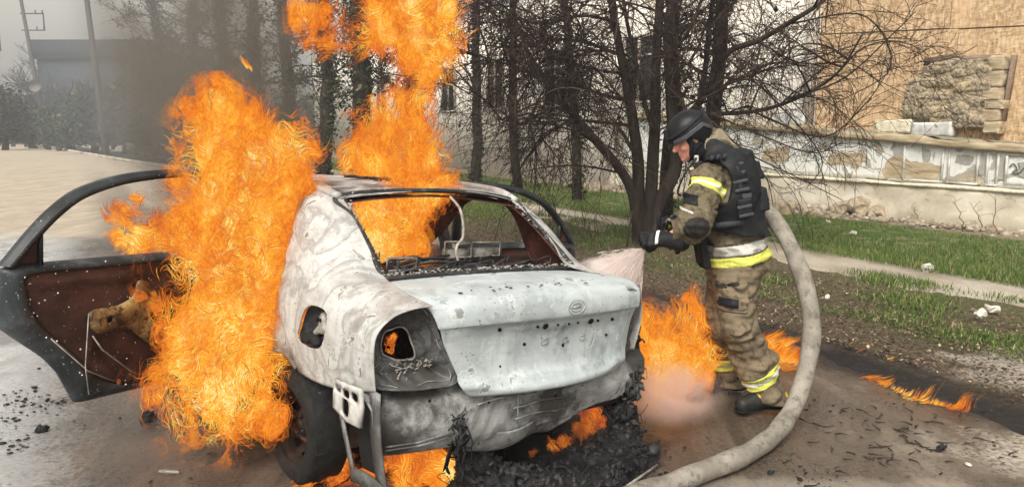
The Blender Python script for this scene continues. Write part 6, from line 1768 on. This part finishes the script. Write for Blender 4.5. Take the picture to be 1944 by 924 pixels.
def fire(name, label, blobs, n, seed, shr=0, Lc=(.05, .16), rad=(.0006, .0019), amp=.05, wind=(0, 0, 1.0), swirl=3.0, shells=((.0, .5), (-.03, .7), (-.065, .8), (-.11, .92)), h=.02, fine=1.0, hot=0.0, cool=0.0, sc=1.0, floor=0.004):
    g = np.random.default_rng(seed)
    blobs = [(b[0], b[1], b[2], max(b[3] - shr, b[3] * .6)) for b in blobs]
    B = [(P(b[0], b[1], b[2]), b[3] * (b[2] * math.cos(PITCH) + .2) / FPX) for b in blobs]
    if shells and len(B) > 4:                       # ragged satellites round the rim
        B0 = list(B); f_ = blob_sdf(B0)
        for c, r in B0:
            for _ in range(3):
                a = g.normal(size=3) * [1, .5, .8] + [0, 0, .45]; a /= np.linalg.norm(a); k = c + a * r * g.uniform(1.0, 1.55)
                if k[2] > .06 and f_(k[None])[0] > -.02: B.append((k, r * g.uniform(.12, .30)))
    C = np.array([b[0] for b in B]); Rr = np.array([b[1] for b in B]); fn0 = blob_sdf(B); Rm = np.mean([b[1] for b in B if b[1] > .02])
    w1 = Waves(seed + 1, (7 * sc, 15 * sc, 32 * sc, 60 * sc), 8, .78); wc = Waves(seed + 2, (6 * sc, 16 * sc, 36 * sc, 70 * sc), 9, 1.0)
    def fn(X): a = w1(X * [1, 1, .7]); return fn0(X) + amp * (a + .35 - .5 * np.abs(a))
    V_, F4, F3, H_, L_, A_ = [], [], [], [], [], []; off = 0
    lo = (C - Rr[:, None]).min(0) - .1; hi = (C + Rr[:, None]).max(0) + .1; lo[2] = max(lo[2], floor)
    for k, (iso, al) in enumerate(shells):
        V, F = surface_nets(lambda X: np.maximum(fn0(X) + (fn(X) - fn0(X)) * (1.75 if k == 0 else 1.1) - iso, floor + .002 - X[:, 2]), lo, hi, h, .17)
        if len(V) < 8: continue
        V_.append(V); F4.append(F + off); off += len(V)
        hh = np.clip(-fn0(V) / (Rm * .9), 0, 1)
        H_.append(.20 + .55 * hh + hot - cool + .15 * k); L_.append(np.full(len(V), 1.0 + k)); A_.append(al * np.clip(1.1 - fn0(V) / .11, .0, 1))
    # filaments traced through a swirling field
    wgt = Rr ** 2; idx = g.choice(len(B), n, p=wgt / wgt.sum())
    dr = g.normal(size=(n, 3)); dr /= np.linalg.norm(dr, axis=1)[:, None]
    X = C[idx] + dr * (Rr[idx] * g.uniform(.15, 1.7, n) ** .5)[:, None] * [1, 1.15, 1]
    X[:, 2] = np.maximum(X[:, 2], floor + .01)
    K = 12; st = g.uniform(*Lc, n) / K * fine; path = [X.copy()]
    wind = np.array(wind, float)
    for k in range(K):
        v = wc.curl(path[-1]) * swirl + wind; v /= np.linalg.norm(v, axis=1)[:, None] + 1e-6
        path.append(path[-1] + v * st[:, None])
    Pth = np.stack(path, 1); Pth[:, :, 2] = np.maximum(Pth[:, :, 2], floor + .004)
    T = np.gradient(Pth, axis=1); T /= np.linalg.norm(T, axis=2)[:, :, None] + 1e-9
    a = g.normal(size=(n, 1, 3)); N = a - T * (a * T).sum(2, keepdims=True); N /= np.linalg.norm(N, axis=2)[:, :, None] + 1e-9; Bn = np.cross(T, N)
    s = np.linspace(0, 1, K + 1); prof = np.sin(np.pi * np.clip(s * .94 + .06, 0, 1)) ** .7 + .05
    r = (g.uniform(rad[0], rad[1], n)[:, None] * prof[None])
    th = np.arange(3) * 2 * math.pi / 3
    V = Pth[:, :, None] + r[:, :, None, None] * (np.cos(th)[None, None, :, None] * N[:, :, None] * 1.5 + np.sin(th)[None, None, :, None] * Bn[:, :, None] * .7)
    base = (np.arange(n) * (K + 1) * 3)[:, None, None]; i = (np.arange(K) * 3)[None, :, None]; j = np.arange(3)[None, None]; j2 = (np.arange(3) + 1)[None, None] % 3
    F = np.stack([base + i + j, base + i + j2, base + i + 3 + j2, base + i + 3 + j], -1).reshape(-1, 4)
    V_.append(V.reshape(-1, 3)); F4.append(F + off)
    dd = np.clip(-fn0(Pth.reshape(-1, 3)) / (Rm * .8), -.3, 1).reshape(n, K + 1)
    ht = .43 + .26 * dd + g.normal(0, .18, (n, 1)) + hot - cool
    H_.append(np.repeat(ht.ravel(), 3)); L_.append(np.zeros(n * (K + 1) * 3)); A_.append(np.repeat(np.clip(.55 + .5 * dd + g.normal(0, .22, (n, 1)), .12, 1).ravel(), 3))
    V = np.concatenate(V_); V[:, 2] = np.maximum(V[:, 2], floor)
    o = mk(name, V - C[0], np.concatenate(F4), FM, None, True, {'burn': np.clip(np.concatenate(H_), 0, 1.1), 'layer': np.concatenate(L_), 'alpha': np.concatenate(A_)})
    o.location = C[0]
    return tag(o, label, 'fire', None, 'stuff')
q_ = .25 if QUICK else 1.0
A = [(412, 182, 3.8, 14), (375, 215, 3.8, 22), (383, 250, 3.8, 34), (455, 228, 3.8, 24), (500, 245, 3.8, 30), (546, 222, 3.85, 11), (548, 255, 3.85, 30), (415, 300, 3.8, 68), (505, 305, 3.85, 72), (562, 305, 3.9, 42),
     (435, 380, 3.75, 88), (515, 390, 3.85, 75), (535, 460, 3.8, 60), (415, 450, 3.7, 80), (495, 520, 3.75, 85), (405, 535, 3.7, 70), (345, 505, 3.75, 40), (465, 600, 3.65, 88), (385, 620, 3.65, 75), (325, 600, 3.7, 42),
     (440, 685, 3.6, 88), (360, 695, 3.6, 72), (300, 740, 3.6, 46), (420, 760, 3.55, 78), (490, 770, 3.5, 55), (350, 790, 3.55, 45), (435, 815, 3.5, 42), (525, 800, 3.45, 32), (515, 700, 3.5, 42)]
fire('fire', 'tallest wall of orange flame pouring from the open rear door opening', A, int(15000 * q_), 11, 11, (.04, .15), amp=.045, wind=(.15, 0, .9), hot=.06)
fire('fire', 'small detached tongues of flame inside the open door frame', [(235, 408, 4.3, 18), (262, 440, 4.25, 16), (225, 458, 4.25, 14), (300, 455, 4.2, 20), (255, 470, 4.2, 16), (290, 420, 4.2, 10), (250, 500, 4.1, 10), (340, 345, 4.2, 14), (270, 375, 4.2, 8)], int(2600 * q_), 12, 0, (.04, .12), amp=.03, h=.014, shells=((.0, .25), (-.03, .45)), cool=.08)
fire('fire', 'single flame curl licking high above the tall flame wall', [(410, 165, 3.8, 8), (418, 178, 3.8, 8), (430, 183, 3.8, 5), (408, 185, 3.8, 8), (470, 128, 3.8, 4), (478, 133, 3.8, 3)], int(260 * q_), 13, 0, (.03, .08), amp=.012, h=.006, shells=(), hot=.1)
BL = [(695, 300, 4.9, 52), (760, 300, 4.9, 55), (815, 300, 4.9, 45), (665, 310, 4.9, 34), (725, 240, 4.9, 50), (785, 245, 4.9, 42), (655, 275, 4.9, 22), (755, 195, 4.9, 38), (795, 185, 4.9, 34), (800, 135, 4.85, 40), (835, 105, 4.85, 40), (850, 65, 4.8, 38),
      (800, 60, 4.8, 44), (740, 55, 4.8, 44), (680, 70, 4.8, 40), (622, 78, 4.8, 36), (590, 75, 4.8, 24), (840, 18, 4.8, 42), (780, 5, 4.8, 48), (705, 15, 4.8, 38), (860, 90, 4.8, 24), (572, 42, 4.8, 9), (645, 30, 4.8, 18), (690, -40, 4.8, 40), (790, -50, 4.8, 50)]
fire('fire', 'twisting column of flame rising from the roof and bending left at the top', BL, int(12000 * q_), 14, 8, (.04, .14), amp=.062, wind=(-.1, 0, .8), cool=.03, shells=((-.01, .38), (-.045, .6), (-.08, .7), (-.12, .88)))
CL = [(685, 420, 4.05, 28), (735, 415, 4.1, 44), (700, 400, 4.05, 28), (780, 395, 4.15, 40), (825, 372, 4.25, 22), (715, 465, 4.0, 22), (750, 455, 4.0, 28), (800, 375, 4.2, 26), (840, 362, 4.3, 14), (695, 460, 3.95, 18), (735, 490, 3.95, 12)]
fire('fire', 'bright orange flames filling the left half of the rear window opening', CL, int(5000 * q_), 15, 0, (.03, .11), amp=.022, wind=(-.2, 0, .6), h=.014, hot=.16, sc=1.4)
DL = [(1228, 625, 4.45, 26), (1262, 645, 4.5, 40), (1308, 645, 4.5, 34), (1338, 680, 4.5, 28), (1250, 690, 4.4, 40), (1300, 700, 4.4, 44), (1232, 735, 4.3, 28), (1332, 622, 4.5, 18), (1225, 592, 4.5, 10), (1288, 600, 4.5, 14), (1310, 572, 4.5, 7), (1312, 590, 4.5, 9), (1265, 745, 4.35, 30), (1225, 700, 4.35, 26)]
fire('fire', 'low spreading flames on the ground between the car and the firefighter', DL, int(5200 * q_), 16, 7, (.05, .15), amp=.030, wind=(.1, 0, 1.1), swirl=1.8, h=.016, hot=.10)
fire('fire', 'patch of pale orange flame on the ground behind the firefighter legs', [(1462, 662, 5.1, 12), (1480, 672, 5.1, 16), (1500, 682, 5.1, 12), (1516, 690, 5.1, 7), (1455, 648, 5.1, 6), (1440, 668, 5.1, 14)], int(1100 * q_), 17, 0, (.05, .16), amp=.014, wind=(.9, 0, .8), swirl=.7, h=.012, shells=((.0, .5), (-.03, .8)), hot=.04)
FL = [(600, 893, 3.42, 10), (640, 900, 3.4, 13), (690, 905, 3.38, 15), (660, 880, 3.42, 9), (720, 890, 3.4, 14), (765, 890, 3.35, 26), (800, 885, 3.35, 26), (835, 888, 3.35, 24), (780, 910, 3.3, 26), (840, 905, 3.3, 20), (590, 910, 3.36, 10)]
fire('fire', 'red orange flames burning on the ground under the left rear corner of the car', FL, int(5500 * q_), 18, 0, (.04, .13), amp=.014, wind=(-.5, 0, .7), h=.010, shells=((-.015, .6), (-.03, .9)), cool=.12)
fire('fire', 'small red flames glowing under the middle of the rear panel', [(1125, 798, 3.75, 17), (1148, 805, 3.75, 8), (1098, 812, 3.7, 13), (1070, 832, 3.65, 9), (1045, 848, 3.6, 7), (1010, 856, 3.6, 7)], int(1500 * q_), 19, 0, (.03, .09), amp=.010, wind=(.6, 0, .5), h=.009, shells=(), cool=.28)
fire('fire', 'small flame added to light the left tail lamp opening red', [(742, 650, 3.38, 9), (748, 638, 3.38, 7), (742, 668, 3.40, 6)], 260, 25, 0, (.02, .07), (.0006, .0016), amp=.006, h=.008, shells=(), cool=.22)  # flame added inside the socket so its cavity glows red
def trickle(pts, seed, label, hgt):
    g = np.random.default_rng(seed); C = spline([G(a, b) for a, b in pts], 60); bl = []
    for i in range(0, 60, 2):
        p = C[i]; k = hgt * (.55 + 1.3 * math.sin(i * .13 + 1) ** 8) * g.uniform(.6, 1.2)
        bl.append((p, k))
    B = [((b[0] + [0, 0, b[1] * .5]), b[1]) for b in bl]
    # same recipe with world-space blobs
    C0 = B[0][0]; n = 360; idx = g.integers(0, len(B), n); V_, F_, H_ = [], [], []
    wc = Waves(seed, (9, 22, 50), 7, .7); off = 0
    for q in range(n):
        c, r = B[idx[q]]; x = np.array([c[0], c[1], .004]) + [g.normal(0, r * 1.0), g.normal(0, r * .25), g.uniform(0, r * .6)]
        pts_ = [x]; 
        for k in range(7):
            v = wc.curl(pts_[-1][None])[0] * .7 + [1.1, -.35, .40]; v /= np.linalg.norm(v); pts_.append(pts_[-1] + v * r * g.uniform(.2, .5))
        a = np.array(pts_); a[:, 2] = np.maximum(a[:, 2], .004); V, F = tube(a, np.linspace(.0020, .0006, 8) * g.uniform(.5, 1.3), 3)
        V_.append(V); F_.append(F + off); off += len(V); H_.append(np.full(len(V), np.clip(.55 + g.normal(0, .2) - .15, 0, 1)))
    V = np.concatenate(V_); o = mk('fire', V - C0, np.concatenate(F_), FM, None, True, {'burn': np.concatenate(H_), 'layer': np.zeros(len(V)), 'alpha': np.full(len(V), .85)}); o.location = C0
    tag(o, label, 'fire', None, 'stuff')
trickle([(1598, 664), (1625, 672), (1650, 682), (1678, 694)], 21, 'short thin trickle of flame at the edge of the black stream', .020)
trickle([(1638, 718), (1690, 738), (1740, 762), (1790, 772), (1832, 785)], 22, 'longer low trickle of flame running across the wet road at right', .026)

# ---------------------------------------------------------------- smoke, steam, haze, spray
def vol_mat(name, col, dens, scale, lo, hi, absorb=(0, 0, 0), dist=.8, stretch=(1, 1, 1), aniso=.2, edge=None):
    m = Mt(name); v = m.map(m.co(), stretch)
    f = m.noise(scale, v, 4, .58, dist); d = m.mr(f, lo, hi)
    if edge is not None:
        g_ = m.n('TexCoord', out='Generated'); mp_ = m.map(g_, (2, 2, 2), (0, 0, 0), (-1, -1, -1))
        ln = m.n('VectorMath', {0: mp_}, out=1, operation='LENGTH'); d = m.math('MULTIPLY', d, m.mr(ln, 1.0, edge))
    pv = m.n('VolumePrincipled', {'Color': col, 'Density': m.math('MULTIPLY', d, dens), 'Anisotropy': aniso, 'Absorption Color': absorb})
    m.t.links.new(pv, m.out.inputs['Volume']); m.m.cycles.volume_step_rate = 1.0
    return m.m
def puff(name, c, r, mat, label, cat, rot=(0, 0, 0)):
    bm = bmesh.new(); bmesh.ops.create_icosphere(bm, subdivisions=4, radius=1)
    V = np.array([v.co[:] for v in bm.verts]) * r; F = np.array([[v.index for v in f.verts] for f in bm.faces]); bm.free()
    o = mk(name, V, F, mat); o.location = c; o.rotation_euler = rot
    return tag(o, label, cat, None, 'stuff')
sm1 = vol_mat('dark_smoke', (.27, .245, .215), 1.05, .42, .36, .60, edge=.35, dist=1.2)
puff('smoke', P(400, 140, 11.5), (1.9, 2.6, 2.9), sm1, 'thick brown-grey smoke drifting up behind the flames', 'smoke', (0, R(-8), 0))
sm2 = vol_mat('grey_smoke', (.50, .57, .66), .09, .22, .34, .62, edge=.3, dist=.8)
puff('smoke', P(285, 110, 17), (3.6, 4.0, 4.2), sm2, 'thin blue-grey smoke veiling the poles and far trees', 'smoke')
sm3 = vol_mat('door_smoke', (.16, .15, .145), 3.2, 1.7, .40, .62, edge=.35, dist=1.0)
puff('smoke', P(300, 390, 4.9), (.52, .4, .85), sm3, 'dark smoke seen through the open door window', 'smoke', (0, R(-12), 0))
sm4 = vol_mat('ground_smoke', (.13, .125, .12), 1.6, 1.2, .36, .62, edge=.3, dist=1.0)
puff('smoke', P(1150, 520, 5.7), (.85, .5, .36), sm4, 'dark thin smoke low over the grass right of the car', 'smoke')
mist = vol_mat('flame_tinted_mist', (.98, .84, .79), 13.0, 3.5, .30, .62, edge=.2, dist=1.2)  # pink volume colour stands for flame glow coming through white steam
puff('steam', P(1268, 748, 4.02), (.38, .20, .22), mist, 'steam and mist low in front of the ground flames, flame glow put in as a pink tint', 'steam')
sm5 = vol_mat('black_ground_smoke', (.05, .05, .055), 7.0, 3.0, .38, .60, edge=.25, dist=1.0)
puff('smoke', P(1060, 850, 3.5), (.62, .28, .20), sm5, 'black smoke creeping low under the rear of the car', 'smoke')
sm6 = vol_mat('warm_ground_haze', (.42, .33, .28), 2.2, 2.4, .36, .62, edge=.2, dist=1.0)
puff('smoke', P(400, 860, 3.5), (.75, .35, .20), sm6, 'thin warm smoke over the wet ground in front of the tall flames', 'smoke')

# water: a fan of fine droplets from the nozzle tip toward the car
m = Mt('water_spray')
al = m.attr('v'); tr = m.n('BsdfTransparent', {}); df = m.n('BsdfDiffuse', {'Color': (.93, .86, .84, 1)}); tl = m.n('BsdfTranslucent', {'Color': (.93, .84, .81, 1)})
wmix = m.n('MixShader', {0: .5, 1: df, 2: tl}); spray_m = m.surf(m.n('MixShader', {0: al, 1: tr, 2: wmix}))
tgt = [P(1128, 494, 4.05), P(1213, 556, 4.15)]
axd = (P(1165, 535, 4.1) - TIP); Ls = np.linalg.norm(axd); axd /= Ls
e1 = (tgt[1] - tgt[0]); e1 -= axd * (e1 @ axd); e1 /= np.linalg.norm(e1); e2 = np.cross(axd, e1)
g = np.random.default_rng(55); n = 5200 if not QUICK else 900; V_, F_, A_ = [], [], []; off = 0
for i in range(n):
    a = g.uniform(0, 6.283); k = min(1.2, abs(g.normal(0, .5))); L0 = Ls * 1.25
    d = axd + (e1 * math.cos(a) * .62 + e2 * math.sin(a) * .40) * k; d /= np.linalg.norm(d)
    t0 = g.uniform(0.0, .8) ** 1.1; t1 = min(1.0, t0 + g.uniform(.06, .22))
    ts = np.linspace(t0, t1, 5); q = TIP + nax * .03 + d * (ts * L0)[:, None] + g.normal(0, .0012, (5, 3)); q[:, 2] -= .05 * ts ** 2
    V, F = tube(q, g.uniform(.0006, .0022) * (.5 + 1.4 * ts), 3); V_.append(V); F_.append(F + off); off += len(V); A_.append(np.full(len(V), g.uniform(.2, .6)))
V = np.concatenate(V_)
sp = mk('water_spray', V - TIP, np.concatenate(F_), spray_m, None, True, {'v': np.concatenate(A_)}); sp.location = TIP
tag(sp, 'fan of white water spray hitting the car beside the trunk', 'water spray', None, 'stuff')
# fine mist round the droplets: a closed cone
mm = Mt('spray_mist')
def _const(v):
    nd = mm.t.nodes.new('ShaderNodeCombineXYZ')
    for i_ in range(3): nd.inputs[i_].default_value = float(v[i_])
    return nd.outputs[0]
oc = mm.co(); axl = mm.n('VectorMath', {0: oc, 1: _const(axd)}, out=1, operation='DOT_PRODUCT')
u1 = mm.n('VectorMath', {0: oc, 1: _const(e1)}, out=1, operation='DOT_PRODUCT'); u2 = mm.n('VectorMath', {0: oc, 1: _const(e2)}, out=1, operation='DOT_PRODUCT')
rad_ = mm.math('SQRT', mm.math('ADD', mm.math('POWER', mm.math('ABSOLUTE', mm.math('DIVIDE', u1, .56)), 2.0), mm.math('POWER', mm.math('ABSOLUTE', mm.math('DIVIDE', u2, .36)), 2.0)))
rel = mm.math('DIVIDE', rad_, mm.math('MAXIMUM', axl, .01))
dn = mm.math('MULTIPLY', mm.mr(rel, 1.0, .55), mm.mr(mm.noise(14, detail=3), .3, .7, .55, 1.0))
pv = mm.n('VolumePrincipled', {'Color': (.99, .93, .91, 1), 'Density': mm.math('MULTIPLY', dn, 20.0), 'Anisotropy': .0, 'Emission Strength': 0.0}); mm.t.links.new(pv, mm.out.inputs['Volume'])
n = 28; rings = []
for t in np.linspace(.02, 1.05, 8):
    c = TIP + nax * .02 + axd * Ls * 1.15 * t
    rings.append([c + (e1 * math.cos(a) * .56 + e2 * math.sin(a) * .36) * Ls * 1.15 * (t + .012) for a in np.linspace(0, 2 * math.pi, n, endpoint=False)])
V = np.array(rings).reshape(-1, 3); F = [(i * n + k, i * n + (k + 1) % n, (i + 1) * n + (k + 1) % n, (i + 1) * n + k) for i in range(7) for k in range(n)] + [tuple(range(n))[::-1], tuple(range(7 * n, 8 * n))]
bmx = MB(); bmx.add(V - TIP, F); o = bmx.build('spray_mist', mm.m); o.location = TIP; tag(o, 'fine white mist cone around the water jet at the nozzle', 'water mist', None, 'stuff')

# ---------------------------------------------------------------- charred debris
g = np.random.default_rng(71)
HW = Waves(72, (14, 34, 80), 8, .7)
def heap(X):
    C = [(P(930, 905, 3.2), (.22, .16, .10)), (P(1010, 905, 3.3), (.24, .2, .09)), (P(1100, 880, 3.45), (.25, .16, .10)), (P(1170, 850, 3.62), (.16, .14, .13)), (P(1185, 800, 3.75), (.09, .09, .20)), (P(900, 880, 3.25), (.07, .07, .16)), (P(1060, 930, 3.15), (.30, .12, .05))]
    d = None
    for c, r in C:
        c = c.copy(); c[2] = .0 if r[2] < .15 else .08; e = sd_ell(X, c, r); d = e if d is None else smin(d, e, .06)
    return d + .016 * HW(X)
V, F = surface_nets(heap, (-.5, 2.8, -.02), (1.1, 4.2, .32), .010)
o = mk('char_heap', V, F, char_m, None, True); tag(o, 'black heap of molten and charred plastic lying under the rear of the car', 'charred debris', kind='stuff')
mb = MB()
def inb(k):
    if k == 0: return G(g.uniform(0, 420), g.uniform(650, 940))
    if k == 1: return G(g.uniform(560, 1300), g.uniform(800, 950))
    if k == 2: return G(g.uniform(1500, 1944), g.uniform(740, 940))
    return G(g.normal(130, 120), g.normal(800, 70))
cr = np.random.default_rng(92); hv = V[cr.integers(0, len(V), 1500)]; hb = MB()
for p in hv:
    if p[2] < .01: continue
    r = .003 + .02 * cr.uniform() ** 2.5; a_, f_ = stone(p, (r * cr.uniform(.8, 2.2), r, r * cr.uniform(.2, .8)), int(cr.integers(1e6)), 1, .7, rotm(x=cr.normal(0, .6), y=cr.normal(0, .6), z=cr.uniform(0, 6))); hb.add(a_, f_)
for i in range(90):
    p = hv[i]; q_t = [p]
    for k in range(4): q_t.append(q_t[-1] + cr.normal(0, .022, 3) + [0, 0, .008])
    hb.tube(spline(q_t, 8), .0022, 4)
tag(hb.build('charred_scraps', simple('charred_scrap', (.03, .03, .032), .6, 0, .9, 60, .8), smooth=False), 'brittle black scraps and wires covering the molten heap', 'charred debris', kind='stuff')
CLW = Waves(91, (2.2, 5, 11), 6, .8)
for i in range(5200):
    p = inb(int(g.choice([0, 1, 2, 3], p=[.3, .28, .12, .3])))
    if CLW(p[None])[0] < .45 + g.normal(0, .25): continue
    if not (2 < p[1] < 8): continue
    r = (.0015 + .011 * g.uniform(0, 1) ** 2.6) * (2.0 if g.uniform() < .03 else 1)
    V, F = stone(p + [0, 0, r * .2], (r * g.uniform(.7, 1.8), r, r * .45), int(g.integers(1e6)), 1, .6, rotm(z=g.uniform(0, 3))); mb.add(V, F)
tag(mb.build('charred_crumbs', char_m, smooth=False), 'black burnt crumbs scattered over the wet road', 'charred debris', kind='stuff')
mb = MB()
for i in range(85):
    k = i % 3 > 0
    p = G(g.normal(1690, 75), g.normal(825, 32)) if k else G(g.uniform(1480, 1930), g.uniform(760, 930))
    a = g.normal(.3, .8); L_ = g.uniform(.02, .11) * (1.4 if i < 8 else 1); q = [p + [0, 0, .004]]
    for s_ in range(4): a += g.normal(0, .35); q.append(q[-1] + np.array([math.cos(a), math.sin(a), 0]) * L_ / 4)
    mb.tube(q, [.004, .004, .003, .002, .001][:5], 4)
tag(mb.build('broken_twigs', simple('charred_twig', (.025, .02, .016), .9)), 'dark broken twigs lying on the wet road at right', 'twigs', kind='stuff')
CH = [(258 * .307, 640 + 172, .022, 'largest black lump on the wet asphalt left of the flames'), (1785, 850, .020, 'round black lump on the brown road at right'), (1462, 895, .012, 'dark crumb beside the hose near the camera'), (280, 792, .03, 'sooty lump with green glass below the door')]
for i, (px, py, r, lab) in enumerate(CH):
    V, F = stone((0, 0, 0), (r * 1.3, r, r * .8), 900 + i, 4, 1.0, None, .9); V += .2 * r * np.stack([Waves(i, (3 / r, 7 / r), 6)(V)] * 3, 1); o = mk('charred_lump', V, F, char_m, None, False); o.location = G(px, py, r * .5); tag(o, lab, 'charred debris', 'charred lumps on the road')
o = MB().tube([G(1190, 922, .012) - G(1190, 922), G(1248, 882, .014) - G(1190, 922)], .007, 6).build('metal_rod', grey_ash); o.location = G(1190, 922); tag(o, 'straight ashy rod lying between the car and the hose', 'rod')
V, F = stone((0, 0, 0), (.018, .03, .006), 77, 1, .5); o = mk('paint_chip', V, F, whm, None, False); o.location = G(1838, 880, .004); tag(o, 'small white chip on the dark road near the pale patch', 'paint chip')
# sheet scraps near the rear wheel
V, F = stone((0, 0, 0), (.05, .02, .010), 78, 2, .7); o = mk('metal_scrap', V, F, grey_ash, None, False); o.location = G(322, 893, .008); tag(o, 'grey metal scrap on the wet ground below the tall flames', 'metal scrap')
V, F = stone((0, 0, 0), (.045, .03, .02), 79, 2, .9); o = mk('metal_scrap', V, F, soot_m, None, False); o.location = G(1236, 850, .02); tag(o, 'crumpled ashy scrap at the right rear corner of the car', 'metal scrap')

# ---------------------------------------------------------------- air between here and the far end of the road
hz = Mt('haze_air'); pv = hz.n('VolumePrincipled', {'Color': (.80, .86, .94, 1), 'Density': .0022, 'Anisotropy': .2}); hz.t.links.new(pv, hz.out.inputs['Volume'])
b = MB(); b.box((0, 52, 7.6), (340, 250, 17.4)); o = b.build('haze', hz.m, None, False); tag(o, 'thin bluish haze over the whole street', 'haze', None, 'stuff')
